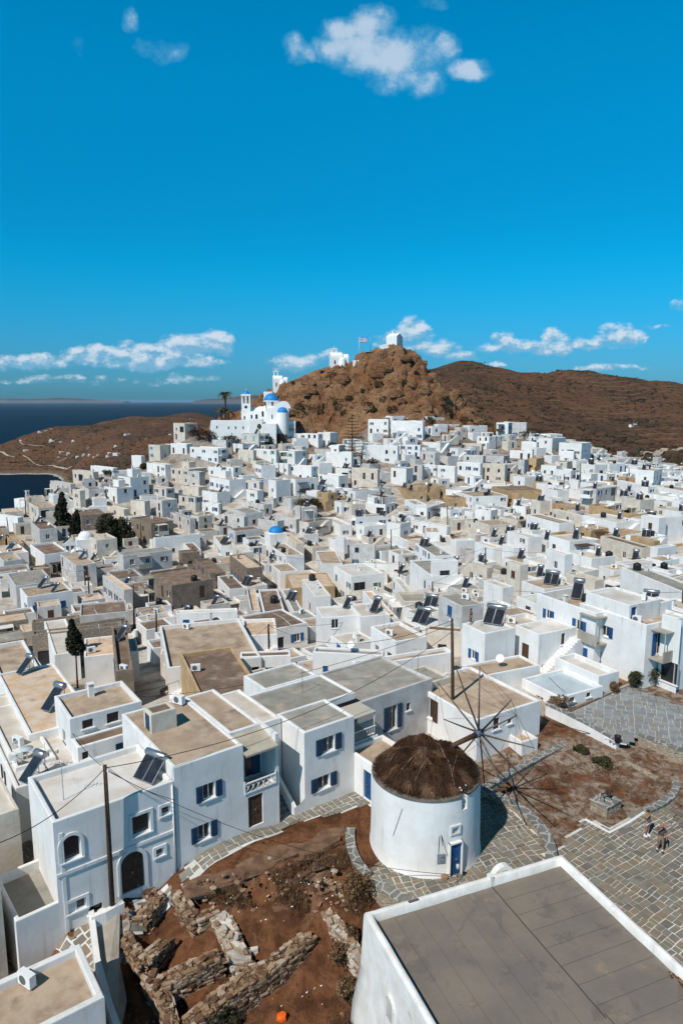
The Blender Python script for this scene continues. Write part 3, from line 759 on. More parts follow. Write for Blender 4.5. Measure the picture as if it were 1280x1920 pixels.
tile(960, 760, '''
105 128 0 110 6 g w b 60
300 248 200 400 5.6 w w n 48
180 275 68 198 3.6 w w n 55
520 285 350 590 7.2 w g n 52
460 345 350 468 4.4 w k n 50
90 410 42 125 5.4 g w n 55
180 400 120 240 4.2 t t n 50
410 425 325 450 4.6 c n n 50
330 455 215 450 3.8 w k n 45
440 490 315 505 4 w k b 40
590 515 475 640 4.2 w w n 40
150 345 -20 160 3 w w n
630 628 512 785 5.2 w k b 36
925 592 785 935 4 w k n 8
535 760 440 620 3.2 w w n
210 720 60 305 4.4 w k b 20
45 665 -60 220 3.8 t t b 16
340 640 240 425 4 w w b 20
450 765 300 545 3 t t n 20
1060 490 925 1125 6.4 w w n 50
950 480 850 960 4 w w b 50
1270 640 1050 1400 3.2 w k n 10
960 712 840 1065 4.4 w w b 28
1190 740 1030 1230 3.4 w w n
1260 720 1195 1400 4 w w n 28
870 820 545 835 3 t t n 16
1100 845 965 1155 6 w w n 28
1155 840 1150 1500 5.6 w w n 20
780 880 525 965 3.8 w w n 22
590 940 460 750 3 t t n
350 885 105 460 4.2 w t b 20
540 840 250 585 3 c k b 16
900 960 760 1030 3 t t n
100 760 0 130 3 w w n
850 540 790 870 3 t w n
1090 670 1000 1190 3 w k n
580 480 520 605 3.4 w w n
''')
tile(320, 1000, '''
545 145 425 640 4.6 w w b 24
570 262 180 690 5 w o b 24
85 150 30 250 4 w n n 24
150 130 -10 250 3.4 w n n 24
380 95 255 480 3.6 w t n 20
820 290 725 990 4.2 w t n 20
865 170 730 1000 5.4 w t n 24
945 75 690 1000 5 c k n 20
1230 30 1068 1300 5.4 w t n -10
1130 230 1005 1290 4.2 w t n 10
900 410 810 1230 3.6 t w n 10
440 420 330 560 3.6 w n n 20
300 300 175 410 4.6 b n n 24
600 580 405 610 3 w o n 10
700 600 620 860 3 w w n 8
920 590 810 930 3 w g b 12
1180 490 985 1230 3.4 w w n 10
800 350 690 810 3 w g n 12
''')
tile(640, 1000, '''
75 322 -60 320 6.2 w w g 20
62 85 -60 250 5.2 w t b -8
260 230 -20 470 3.2 w g n -6
700 170 525 850 4.6 w g b 14
690 212 684 875 6.6 w g b 10
680 322 480 965 4 w k b 12
640 95 480 860 3 w w n 0
930 130 750 1010 3 g g n 6
505 480 325 520 2.8 w w n 10
1090 260 930 1100 3.8 w g n 30
1140 110 1000 1210 4.4 w k b 24
1060 360 1040 1215 3 w w n
1290 110 1205 1330 4.4 w k b
380 240 330 480 3 w w n
170 300 140 420 3.2 w k n 6
1210 410 1065 1290 4 w k n 28
340 640 150 420 3.2 w w n 14
460 60 370 490 3 w w n
860 60 820 1000 4 w w n 20
''')
tile(960, 1000, '''
430 60 275 615 6 w w n 24
395 160 255 440 6.2 w w n 24
595 190 400 770 3.8 w k n 24
620 355 405 690 3.4 c n n 30
200 90 0 210 4 w k b 24
120 30 -40 225 5 w k n 24
970 110 660 1060 3.8 c n n 16
1060 60 885 1065 4.4 t t n 20
1090 110 1060 1230 4 w l b 26
760 280 650 930 3.2 w o n 24
1130 320 810 1160 3 w w n 20
780 370 610 810 3.4 c t n 24
830 230 770 1050 3 w k n 20
1280 440 800 1500 3.4 w g n 10
60 240 -40 120 5.8 c c n 26
240 420 70 470 3.2 w t n 24
930 560 880 1195 6.6 w k b 28
1240 640 1200 1300 6.6 w w n 28
1210 380 1110 1400 3 w k n
''')
# pixel-placed openings on near walls: x y width height kind ; kinds: w shuttered window, s small, d door, a arched
WIN = [(265,1545,1.0,1.15,'F'), (134,1589,.95,1.35,'Fa'), (317,1517,.5,.5,'F'), (300,1597,.45,.45,'F'), (249,1633,1.25,2.3,'Da'), (145,1697,.9,.6,'F'), (180,1703,.7,.4,'N'),
 (392,1483,.75,.95,'S'), (383,1559,.75,.95,'S'), (616,1395,.95,1.05,'S'), (607,1466,.95,.9,'S'), (458,1526,1.0,2.0,'Dk'), (541,1311,.7,1.0,'S'), (736,1345,.85,1.9,'S'), (803,1326,1.1,1.7,'S'), (765,1325,.4,.6,'N'), (688,1476,.8,2.0,'Db'),
 (228,1404,.75,.9,'L'), (158,1417,.4,.5,'N'), (212,1345,.8,.7,'N'),(165,1357,.7,.6,'N'), (1134,1183,.8,1.0,'S'), (1233,1207,.8,2.0,'Sd'), (1232,1252,1.6,1.9,'N'), (1186,1146,.7,1.9,'Db'), (930,1357,.6,.9,'N'), (955,1352,.4,.4,'N'), (1020,1252,.7,.5,'N'), (1072,1308,.6,.4,'N'), (1103,1297,.5,.4,'N'), (1055,1198,.5,1.1,'N'),
 (575,1255,.5,.7,'N'), (610,1258,.5,1.0,'Db'), (626,1265,.5,.7,'N'), (652,1273,.6,.9,'N'), (691,1262,.7,1.0,'Db'), (30,1318,.8,1.0,'N'), (68,1312,.9,1.6,'N'), (485,1255,.7,.6,'N')]
for (px, py, w_, h_, k_) in WIN:
    q = hit_wall(px, py)
    if q is None: print('WINMISS', px, py); continue
    _, b, f, uu, vv = q; L = FACE(b, f)[2]; u0 = max(.25, min(L-w_-.25, uu-w_/2)); v0 = vv-h_/2
    if k_[0] == 'D' or k_ == 'Sd': v0 = max(.12, v0)
    v0 = max(.1, min(b.h-h_-.25, v0))
    if any(u0 < o[0]+o[2]+.05 and u0+w_ > o[0]-.05 and v0 < o[1]+o[3]+.05 and v0+h_ > o[1]-.05 for o in b.open[f]): print('WINOVER', px, py); continue
    b.open[f].append((u0, v0, w_, h_, k_)); b.pixwin = True
# ---------------------------------------------------------------- fill the gaps between the surveyed houses
def corners(b, g=0):
    return [wpt(b, s, t).xy for s, t in ((-g, -g), (b.w+g, -g), (b.w+g, b.d+g), (-g, b.d+g))]
def overlap(A, B):
    for P in (A, B):
        for i in range(2):
            ax = (P[i+1]-P[i]).normalized()
            a = [p.dot(ax) for p in A]; c = [p.dot(ax) for p in B]
            if min(a) > max(c)-.02 or min(c) > max(a)-.02: return False
    return True
# surveyed houses that run into each other are pulled apart: the later one is shortened from behind
def shrink_overlaps():
    order = sorted(range(len(BL)), key=lambda i: -(100 if BL[i].near else 0)-1.0/(i+1))
    for b in BL: b.cs = corners(b)
    dead = set()
    for i in range(len(BL)):
        for j in range(i):
            a, b = BL[j], BL[i]
            if a.house is b.house or j in dead or i in dead or (a.near and b.near): continue
            if (a.P-b.P).length > 36: continue
            if not overlap(a.cs, b.cs): continue
            # the block whose near corner is further away gives way
            f, k = (a, b) if proj((a.P.x, a.P.y, a.z0))[1] > proj((b.P.x, b.P.y, b.z0))[1] else (b, a)
            g = f
            # shorten the front block's depth / width until it is clear
            ok = False
            for fd, fw_ in ((1, .8), (.8, 1), (.7, .8), (.6, 1), (1, .6), (.6, .7), (.45, .8), (.5, .5)):
                w0, d0 = g.w, g.d
                if w0*fw_ < 2.2 or d0*fd < 2.2: continue
                g.w, g.d = w0*fw_, d0*fd; cs = corners(g)
                if not overlap(cs, k.cs): g.cs = cs; ok = True; break
                g.w, g.d = w0, d0
            if not ok and not (a.near and b.near): # tuck it: make heights differ a little so that no faces coincide
                lo_ = f if f.h <= k.h else k
                if len(f.house['blocks']) == 1 and not f.near and f.w*f.d < 30: dead.add(BL.index(f))
    return dead
dead = shrink_overlaps()
for i in sorted(dead, reverse=True): BL.pop(i)
print('surveyed', len(BL), 'dropped', len(dead))
keep_clear = [(-9.5, 32.5, 21.5, 44.2), ]
def town_ok(x, y):
    z = T(x, y); px, py = proj((x, y, z))
    return inpoly(px, py, TOWN_PX) and not (px > 850 and py > 1285) and not (px > 1010 and py > 1262) and not (y < 55 and px > 90)
fill = []; n_survey = len(BL); nfree = 0
for b in BL: b.cs = corners(b)
g0 = .7
for iy in range(-15, 31):
    for ix in range(-36, 41):
        a = R(30); base = Vector((ix*7.0, 45+iy*6.3))
        for sub in range(5):
            yaw = R(30+rnd.uniform(-4, 4))
            x = base.x*math.cos(a)-(base.y-150)*math.sin(a)*.98+rnd.uniform(-1.5, 1.5)+rnd.uniform(0, 2.4)*sub; y = 150+base.x*math.sin(a)+(base.y-150)*math.cos(a)+rnd.uniform(-1.5, 1.5)+rnd.uniform(-1.6, 1.6)*sub
            if y < 44 or y > 262: continue
            w_, d_ = (rnd.uniform(4.5, 8.5), rnd.uniform(4, 7.5)) if sub == 0 else (rnd.uniform(3, 5), rnd.uniform(2.8, 4.5))
            b = Block(); b.P = Vector((x, y)); b.e1 = Vector((math.cos(yaw), math.sin(yaw))); b.e2 = Vector((-math.sin(yaw), math.cos(yaw))); b.w = w_; b.d = d_
            c_ = wpt(b, w_/2, d_/2)
            if not town_ok(c_.x, c_.y): continue
            cs = corners(b, .25)
            if any((o.P-b.P).length < 26 and overlap(cs, o.cs) for o in BL): continue
            zz = [T(q.x, q.y) for q in corners(b)]
            z0 = sum(zz)/4; px, py = proj((x, y, z0+3))
            if px < -40 or px > 1320: continue
            h = rnd.choice((2.6, 2.9, 3.1, 3.3)) if sub == 0 else rnd.choice((2.2, 2.6, 2.9))
            wl = rnd.choice('wwwwwwgc' if px > 350 or py < 1000 else 'wwwwgcb'); rf = rnd.choice('wwkktgt' if px > 560 else 'kttnongn')
            # most fillers, large ones too, are added as blocks of the nearest surveyed house
            host = None
            if sub > 0 or True:
                cand = [o for o in BL[:n_survey] if (o.P-b.P).length < 40]
                if cand: host = min(cand, key=lambda o: (wpt(o, o.w/2, o.d/2)-c_).length)
                if host is not None and sub == 0 and (wpt(host, host.w/2, host.d/2)-c_).length > 13 and nfree < 10: host = None; nfree += 1
            if host is not None: wl = host.wall if rnd.random() < .7 else wl
            nb = block((x, y), yaw, w_, d_, z0, h, wl, rf, rnd.choice((.12, .2, .3, .5)), shut=rnd.choice('bbnnnld'), house=host.house if host is not None else None)
            nb.cs = corners(nb); fill.append(nb)
print('filler', len(fill), 'blocks', len(BL))
# roof huts and set-back upper storeys on some of the wider houses
for b in list(BL):
    px, py = proj((b.P.x, b.P.y, b.z0+b.h))
    if b.auto and len(b.house['blocks']) == 1 and b.w > 5 and b.d > 4.5 and rnd.random() < (.34 if py < 1150 else .12):
        w_, d_ = b.w*rnd.uniform(.28, .5), b.d*rnd.uniform(.3, .5)
        nb = addblock(b, (b.w-w_-.35) if rnd.random() < .6 else .35, b.d-d_-.35, w_, d_, rnd.choice((1.9, 2.2, 2.5)), para=.12, roof=rnd.choice('wkt'))
        nb.cs = corners(nb)

# ---------------------------------------------------------------- turn blocks into meshes
meshcache = {}
def opening_mesh(w, h, kind, shut, near):
    """window or door seen from outside: x along the wall, z up, y into the wall"""
    parts = []
    arch = 'a' in kind; dp = .16 if near else .12
    fr = MB(); t = .06
    wood = WHT if kind[0] in 'SFW' else SHUT.get(shut, BRN)
    if kind[0] in 'SFWL' or kind == 'Sd':
        for x0, z0, x1, z1 in ((0, 0, t, h), (w-t, 0, w, h), (t, 0, w-t, t), (t, h-t, w-t, h), (w/2-.025, t, w/2+.025, h-t)): fr.box(x0, dp-.03, z0, x1, dp+.03, z1)
        if near: fr.box(t, dp-.015, h*.62, w-t, dp+.015, h*.62+.03)
    return fr, wood, dp
WMESH = {}
def far_window(w, h, kind, shut):
    key = (round(w, 1), round(h, 1), kind, shut)
    if key in WMESH: return WMESH[key]
    w, h = key[0], key[1]; m = MB(); dp = .12; t = .07
    mats = [GLASS, WHT if kind == 'w' else SHUT[shut], SHUT[shut]]
    if kind == 'w':
        m.box(t, dp, t, w-t, dp+.02, h-t, 0)
        for x0, z0, x1, z1 in ((0, 0, t, h), (w-t, 0, w, h), (t, 0, w-t, t), (t, h-t, w-t, h), (w/2-.03, t, w/2+.03, h-t)): m.box(x0, dp-.03, z0, x1, dp+.03, z1, 1)
        m.box(-.08, -.06, -.07, w+.08, 0, -.005, 1)
        if shut != 'n' or (hash(key) % 2):
            m.box(-w*.5-.03, -.06, 0, -.03, -.01, h, 2); m.box(w+.03, -.06, 0, w+w*.5+.03, -.01, h, 2)
    elif kind == 'c':    # closed shutters
        m.box(.02, .02, .02, w/2-.01, .07, h-.02, 2); m.box(w/2+.01, .02, .02, w-.02, .07, h-.02, 2)
        m.box(-.08, -.06, -.07, w+.08, 0, -.005, 1)
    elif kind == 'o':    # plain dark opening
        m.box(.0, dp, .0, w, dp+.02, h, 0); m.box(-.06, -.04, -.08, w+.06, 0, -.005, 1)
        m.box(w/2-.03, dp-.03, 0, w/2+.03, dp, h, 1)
    else:                # door
        m.box(.05, .05, .0, w-.05, .10, h-.05, 2)
        for x0, z0, x1, z1 in ((0, 0, .05, h), (w-.05, 0, w, h), (.05, h-.05, w-.05, h)): m.box(x0, 0.02, z0, x1, .13, z1, 1)
        for zc in (.25, 1.15): m.box(.18, .035, zc, w-.18, .05, zc+.65, 1)
    o = m.build('window', mats); me = o.data; bpy.data.objects.remove(o); WMESH[key] = me
    return me
def face_matrix(b, f, u0, v0):
    (s0, t0), (dx, dy), L, (nx, ny) = FACE(b, f)
    X = Vector((dx, dy, 0)); Y = Vector((-nx, -ny, 0)); Z = Vector((0, 0, 1))
    M = Matrix((X, Y, Z)).transposed().to_4x4(); M.translation = Vector((s0+dx*u0, t0+dy*u0, v0)); return M
def wall_mesh(b):
    m = MB(); pw = b.pw; H_ = b.h; r = .05 if b.near else .03
    for f in 'ABCD':
        (s0, t0), (dx, dy), L, (nx, ny) = FACE(b, f); hs_ = b.open[f]
        P = lambda u_, v_, dep=0: (s0+dx*u_-nx*dep, t0+dy*u_-ny*dep, v_)
        us_ = sorted({0, L, *[o[0] for o in hs_], *[o[0]+o[2] for o in hs_]}); vs_ = sorted({-b.sink, H_-r, *[o[1] for o in hs_], *[o[1]+o[3] for o in hs_]})
        for i in range(len(us_)-1):
            for j in range(len(vs_)-1):
                uc, vc = (us_[i]+us_[i+1])/2, (vs_[j]+vs_[j+1])/2
                if any(o[0] < uc < o[0]+o[2] and o[1] < vc < o[1]+o[3] for o in hs_): continue
                m.poly([P(us_[i], vs_[j]), P(us_[i+1], vs_[j]), P(us_[i+1], vs_[j+1]), P(us_[i], vs_[j+1])])
        dep = .2
        for (u0, v0, w_, h_, k_) in hs_:
            m.poly([P(u0, v0), P(u0, v0, dep), P(u0+w_, v0, dep), P(u0+w_, v0)][::-1]); m.poly([P(u0, v0+h_), P(u0+w_, v0+h_), P(u0+w_, v0+h_, dep), P(u0, v0+h_, dep)][::-1])
            m.poly([P(u0, v0), P(u0, v0+h_), P(u0, v0+h_, dep), P(u0, v0, dep)][::-1]); m.poly([P(u0+w_, v0), P(u0+w_, v0, dep), P(u0+w_, v0+h_, dep), P(u0+w_, v0+h_)][::-1])
            m.poly([P(u0, v0, dep), P(u0+w_, v0, dep), P(u0+w_, v0+h_, dep), P(u0, v0+h_, dep)])
            if 'a' in k_:
                # rounded head: fill the two upper corners
                rr = w_/2; n_ = 8; zc = v0+h_-rr
                for sgn, ux in ((1, u0), (-1, u0+w_)):
                    for q in range(n_):
                        a0, a1 = math.pi/2*q/n_, math.pi/2*(q+1)/n_
                        p0 = (u0+rr-sgn*rr*math.cos(a0), zc+rr*math.sin(a0)); p1 = (u0+rr-sgn*rr*math.cos(a1), zc+rr*math.sin(a1))
                        m.poly([P(ux, v0+h_, .01), P(p0[0], p0[1], .01), P(p1[0], p1[1], .01)]); m.poly([P(p0[0], p0[1], .01), P(p0[0], p0[1], dep), P(p1[0], p1[1], dep), P(p1[0], p1[1], .01)])
    # parapet ring with softened edges
    prof = [(0, H_-r), (r*.3, H_-r*.3), (r, H_), (pw-r, H_), (pw-r*.3, H_-r*.3), (pw, H_-r), (pw, H_-b.para-.02)]
    rings = []
    for o_, z in prof: rings.append([m.vert(p) for p in ((o_, o_, z), (b.w-o_, o_, z), (b.w-o_, b.d-o_, z), (o_, b.d-o_, z))])
    for i in range(len(rings)-1):
        for k in range(4): m.face((rings[i][k], rings[i][(k+1) % 4], rings[i+1][(k+1) % 4], rings[i+1][k]))
    return m
def auto_openings(b):
    L2 = b.h > 4.4
    small = b.w < 3.2 or b.d < 3.2
    for f in 'ABCD':
        if getattr(b, 'pixwin', False) and b.open[f]: continue
        L = FACE(b, f)[2]; n_ = int(L/2.6) if L > 2 else 0
        levels = ([(3.5, 'u'), (.95, 'l')] if L2 else [(1.0, 'l')])
        if b.h < 2.4: continue
        if small and b.h < 3 and rnd.random() < .5: n_ = min(n_, 1)
        for v0, lev in levels:
            if v0+1.25 > b.h-.25: v0 = b.h-1.5
            if v0 < .2: continue
            if rnd.random() < .12: continue
            for i in range(n_):
                if rnd.random() < (.28 if f in 'AB' else .5): continue
                c_ = L*(i+.5)/n_+rnd.uniform(-.25, .25); r_ = rnd.random()
                door = (lev == 'l' and r_ < .28) or (lev == 'u' and r_ < .14)
                if r_ > .90 and f in 'AB' and L > 4 and b.h > 2.7:      # porch: a dark pane stands in for its shaded inside
                    w2 = min(2.4, L*.4); vv_ = .1 if lev == 'l' else 2.9
                    if vv_+2.0 < b.h-.25 and .4 < c_-w2/2 and c_+w2/2 < L-.4 and not any(abs(c_-o[0]-o[2]/2) < (w2+o[2])/2+.1 for o in b.open[f]): b.open[f].append((c_-w2/2, vv_, w2, 1.95, 'o'))
                    continue
                w_, h_ = (.9, 2.0) if door else rnd.choice(((.8, 1.0), (.9, 1.2), (.7, .9), (.9, 1.1)))
                v_ = v0-.8 if door else v0
                v_ = max(.08, v_)
                if v_+h_ > b.h-.2: continue
                k_ = 'd' if door else rnd.choice('wwwco')
                if any(abs(c_-o[0]-o[2]/2) < (w_+o[2])/2+.2 and abs(v_-o[1]) < 2.1 for o in b.open[f]): continue
                if c_-w_/2 < .35 or c_+w_/2 > L-.35: continue
                b.open[f].append((c_-w_/2, v_, w_, h_, k_))
FLOORM = ROOF
HOUSES = []
seen = set()
for b in BL:
    if id(b.house) in seen: continue
    seen.add(id(b.house)); HOUSES.append(b.house)
def near_opening(parent, b, f, o):
    u0, v0, w, h, k = o; M = face_matrix(b, f, u0, v0); col = {'S': SHUT.get(b.shut, DBLUE)}.get(k[0], BRN)
    if k[0] in 'SFNL' or k == 'Sd':
        fr = MB(); t = .06; dp = .13; h0 = 0
        for x0, z0, x1, z1 in ((0, 0, t, h), (w-t, 0, w, h), (t, 0, w-t, t), (t, h-t, w-t, h)) + (((w/2-.025, t, w/2+.025, h-t),) if k[0] == 'S' else ()): fr.box(x0, dp-.03, z0, x1, dp+.02, z1)
        win = fr.build('window', WHT if k[0] in 'SF' else BRN, parent); win.matrix_local = M
        g = MB(); g.box(t, dp+.025, t, w-t, dp+.04, h-t); g.build('pane', GLASS, win)
        s_ = MB(); s_.box(-.12, -.10, -.08, w+.12, .12, -.004); s_.build('sill', WHT, win)
        if k[0] == 'S':
            ww = w*.52
            for sg in (0, 1):
                q = MB(); x0 = -ww-.04 if sg == 0 else w+.04
                q.box(x0, -.075, -.02, x0+ww, -.035, h+.02)
                for z in range(int(h/.11)): q.box(x0+.06, -.088, .05+z*.11, x0+ww-.06, -.076, .05+z*.11+.06)
                q.build('shutter', col, win)
        if k[0] == 'L':
            q = MB(); q.box(.01, -.03, .01, w-.01, .03, h-.01)
            for i in range(7): q.box(.06+i*(w-.1)/7, -.05, .06, .06+i*(w-.1)/7+.05, -.031, h-.06)
            q.build('shutter', DBLUE, win)
        if k[0] == 'F':   # moulded surround
            q = MB(); t = .16
            if 'a' in k:
                rr = w/2; pts = [(-t, 0)]; 
                outer = [(-t, 0, )]+[(w/2-(rr+t)*math.cos(a_), h-rr+(rr+t)*math.sin(a_)) for a_ in [math.pi*i/12 for i in range(13)]]+[(w+t, 0)]
                inner = [(0, 0)]+[(w/2-rr*math.cos(a_), h-rr+rr*math.sin(a_)) for a_ in [math.pi*i/12 for i in range(13)]]+[(w, 0)]
                for i in range(len(outer)-1):
                    q.poly([(outer[i][0], -.06, outer[i][1]), (inner[i][0], -.06, inner[i][1]), (inner[i+1][0], -.06, inner[i+1][1]), (outer[i+1][0], -.06, outer[i+1][1])])
                    q.poly([(outer[i][0], -.06, outer[i][1]), (outer[i+1][0], -.06, outer[i+1][1]), (outer[i+1][0], 0, outer[i+1][1]), (outer[i][0], 0, outer[i][1])])
                    q.poly([(inner[i][0], -.06, inner[i][1]), (inner[i][0], 0, inner[i][1]), (inner[i+1][0], 0, inner[i+1][1]), (inner[i+1][0], -.06, inner[i+1][1])])
            else:
                for x0, z0, x1, z1 in ((-t, -t, 0, h+t), (w, -t, w+t, h+t), (0, h, w, h+t), (0, -t, w, 0)): q.box(x0, -.06, z0, x1, 0.0, z1)
            q.build('surround', WALL['w'], win)
    elif k[0] == 'D':
        dr = MB(); dp = .1; dr.box(.04, dp, 0, w-.04, dp+.06, h-.03)
        for x0 in (.12, w/2+.04):
            for z0 in (.15, .75, 1.35):
                if z0+.45 < h: dr.box(x0, dp-.02, z0, x0+w/2-.16, dp, z0+.45)
        door = dr.build('door', {'Da': BRN, 'Dk': BRN, 'Db': BLUE}[k], parent); door.matrix_local = M
        hn = MB(); hn.box(w*.47, dp-.09, .98, w*.53, dp-.005, 1.1); hn.build('handle', METAL, door)
        if 'a' in k:
            q = MB(); t = .2; rr = w/2
            outer = [(-t, 0)]+[(w/2-(rr+t)*math.cos(a_), h-rr+(rr+t)*math.sin(a_)) for a_ in [math.pi*i/12 for i in range(13)]]+[(w+t, 0)]
            inner = [(0, 0)]+[(w/2-rr*math.cos(a_), h-rr+rr*math.sin(a_)) for a_ in [math.pi*i/12 for i in range(13)]]+[(w, 0)]
            for i in range(len(outer)-1):
                q.poly([(outer[i][0], -.07, outer[i][1]), (inner[i][0], -.07, inner[i][1]), (inner[i+1][0], -.07, inner[i+1][1]), (outer[i+1][0], -.07, outer[i+1][1])])
                q.poly([(outer[i][0], -.07, outer[i][1]), (outer[i+1][0], -.07, outer[i+1][1]), (outer[i+1][0], 0, outer[i+1][1]), (outer[i][0], 0, outer[i][1])])
            q.build('surround', WALL['w'], door)
def build_house(hs_):
    b0 = hs_['blocks'][0]
    root = thing('house', None, 'house', (b0.P.x, b0.P.y, b0.z0), b0.yaw, 'whitewashed houses of the hill town')
    hs_['root'] = root
    for b in hs_['blocks']:
        if b.auto: auto_openings(b)
        s, t = loc2(b0, b.P.x, b.P.y); off = Vector((s, t, b.z0-b0.z0))
        ry = b.yaw-b0.yaw
        wm = wall_mesh(b).build('wall', WALL[b.wall], root, off, ry)
        rf = MB(); pw = b.pw-.005; rf.poly([(pw, pw, b.h-b.para), (b.w-pw, pw, b.h-b.para), (b.w-pw, b.d-pw, b.h-b.para), (pw, b.d-pw, b.h-b.para)])
        ro = rf.build('roof', ROOF[b.roof] if b.roof in ROOF else ROOF['k'], root, off, ry)
        b.root = root; b.off = off
        sh = b.shut if b.shut in SHUT else 'b'
        for f in 'ABCD':
            for o in b.open[f]:
                if o[4][0].isupper():
                    n0 = len(root.children); near_opening(wm, b, f, o)
                    continue
                M = Matrix.Translation(off) @ Matrix.Rotation(ry, 4, 'Z') @ face_matrix(b, f, o[0], o[1])
                inst(far_window(o[2], o[3], o[4], sh), 'door' if o[4] == 'd' else 'window', root, M)
for hs_ in HOUSES: build_house(hs_)
print('houses', len(HOUSES))
# ---------------------------------------------------------------- paving
def lin(a, b, t): return a+(b-a)*t
PAVE = []
for i, (c1, c2) in enumerate([((.195, .170, .125), (.25, .215, .155)), ((.17, .155, .125), (.215, .195, .155)), ((.215, .165, .115), (.265, .21, .15)), ((.145, .13, .11), (.18, .165, .14)), ((.185, .18, .15), (.235, .22, .18))]):
    PAVE.append(mat('slate_flag', c1, .85, c2, 1.6, bump=.008, bscale=5, col3=(.25, .16, .10), s3=.5, t3=(.6, .75), coord='Object'))
PAVEB = []
for i, (c1, c2) in enumerate([((.26, .265, .26), (.32, .325, .32)), ((.21, .22, .225), (.26, .27, .275)), ((.24, .225, .19), (.28, .26, .215)), ((.25, .26, .26), (.31, .32, .32)), ((.20, .205, .205), (.25, .25, .245))]):
    PAVEB.append(mat('blue_slate_flag', c1, .8, c2, 1.6, bump=.008, bscale=5))
MORT = mat('whitewashed_joint', (.66, .63, .58), .95, (.42, .35, .28), .45, (.42, .68))
MORTW = mat('fresh_whitewashed_joint', (.68, .67, .65), .95, (.50, .47, .43), .6)
def flagging(name, poly, zf, yaw, big=(.75, .5), gap=.026, mats=None, mort=None, seed=1, wob=.06, split=.5):
    r = random.Random(seed); mats = mats or PAVE; mort = mort or MORT
    ca, sa = math.cos(yaw), math.sin(yaw)
    L = [(p[0]*ca+p[1]*sa, -p[0]*sa+p[1]*ca) for p in poly]
    x0, x1 = min(p[0] for p in L), max(p[0] for p in L); y0, y1 = min(p[1] for p in L), max(p[1] for p in L)
    m = MB()
    def W(a, b, up): x, y = a*ca-b*sa, a*sa+b*ca; return (x, y, zf(x, y)+up)
    def wv(a, b): q = Vector((a*.7, b*.7, seed)); return a+wob*noise.noise(q)*2, b+wob*noise.noise(q+Vector((7, 3, 0)))*2
    st = .5; na, nb = int((x1-x0)/st)+1, int((y1-y0)/st)+1
    # joint bed
    for i in range(na):
        for j in range(nb):
            a, b = x0+i*st, y0+j*st
            if inpoly(a+st/2, b+st/2, L): m.poly([W(a, b, .004), W(a+st, b, .004), W(a+st, b+st, .004), W(a, b+st, .004)], 0)
    def cut(a0, b0, a1, b1, dep):
        w_, h_ = a1-a0, b1-b0
        if (w_ > big[0]*1.15 or h_ > big[1]*1.25 or (dep < 9 and w_*h_ > big[0]*big[1]*.75 and r.random() < split)) and dep < 16:
            f = r.uniform(.36, .64)
            if w_*r.uniform(.8, 1.2) > h_*1.25: cut(a0, b0, a0+w_*f, b1, dep+1); cut(a0+w_*f, b0, a1, b1, dep+1)
            else: cut(a0, b0, a1, b0+h_*f, dep+1); cut(a0, b0+h_*f, a1, b1, dep+1)
            return
        if not inpoly((a0+a1)/2, (b0+b1)/2, L) or min(w_, h_) < .08: return
        g = gap*r.uniform(.6, 1.6); k = r.randint(1, len(mats)); c = [(a0+g, b0+g), (a1-g, b0+g), (a1-g, b1-g), (a0+g, b1-g)]
        c = [wv(a+r.uniform(-.01, .01), b+r.uniform(-.01, .01)) for a, b in c]; t_ = r.uniform(-.004, .008)
        i = len(m.v); m.v += [W(a, b, .03+t_) for a, b in c]; m.v += [W(a, b, .004) for a, b in c]
        m.face((i, i+1, i+2, i+3), k)
        for q in range(4): m.face((i+4+q, i+4+(q+1) % 4, i+(q+1) % 4, i+q), k)
    a = x0
    while a < x1:      # coarse starting strips keep long courses
        b = y0; wa = r.uniform(2.2, 3.2)
        while b < y1:
            hb_ = r.uniform(1.5, 2.4); cut(a, b, min(a+wa, x1+.2), b+hb_, 4); b += hb_
        a += wa
    return struct(m.build(name, [mort]+list(mats)))
Tz = lambda x, y: T(x, y)+.03
def up_z(x, y): return 1.12
def pg(L, z): return [tuple(G(a, b, z))[:2] for a, b in L]
flat = lambda z: (lambda x, y: z)
flagging('lower_square_paving', pg([(1010,1640),(1096,1532),(1140,1557),(1182,1532),(1212,1502),(1240,1500),(1262,1462),(1268,1440),(1236,1410),(1198,1393),(1200,1372),(1400,1470),(1700,1800),(1400,2100),(1000,1900)], .06), flat(.06), R(34), big=(.66, .46), seed=3)
flagging('upper_square_paving', pg([(1061,1334),(1198,1276),(1290,1240),(1500,1200),(1900,1330),(1900,1600),(1500,1500),(1275,1412),(1200,1384),(1158,1396)], 1.1), flat(1.1), R(-22), big=(.85, .42), mats=PAVEB, mort=MORTW, gap=.017, seed=5, split=.3)
flagging('stair_path_paving', pg([(1010,1372),(1035,1352),(1058,1375),(1155,1398),(1165,1420),(1205,1440),(1170,1452),(1120,1425),(1075,1397),(1010,1408)], .1), flat(.12), R(-10), big=(.7, .45), seed=8, mats=PAVE[:2]+PAVEB[:2])
flagging('path_paving', pg([(1150,1396),(1200,1384),(1262,1412),(1282,1460),(1240,1505),(1225,1487),(1252,1455),(1228,1425),(1160,1425)], .09), flat(.09), R(40), big=(.6, .45), seed=9)
MC = Vector((4.95, 37.1)); MR = 3.24
def ringpoly(r0, r1, a0, a1, n=24, sx=1, c=MC): return [(c.x+sx*r1*math.cos(lin(a0, a1, i/n)), c.y+r1*math.sin(lin(a0, a1, i/n))) for i in range(n+1)]+[(c.x+sx*r0*math.cos(lin(a1, a0, i/n)), c.y+r0*math.sin(lin(a1, a0, i/n))) for i in range(n+1)]
TC = Vector((5.6, 37.0))
def tr(a):    # radius of the terrace wall at angle a
    return 5.55+.75*math.cos(a)
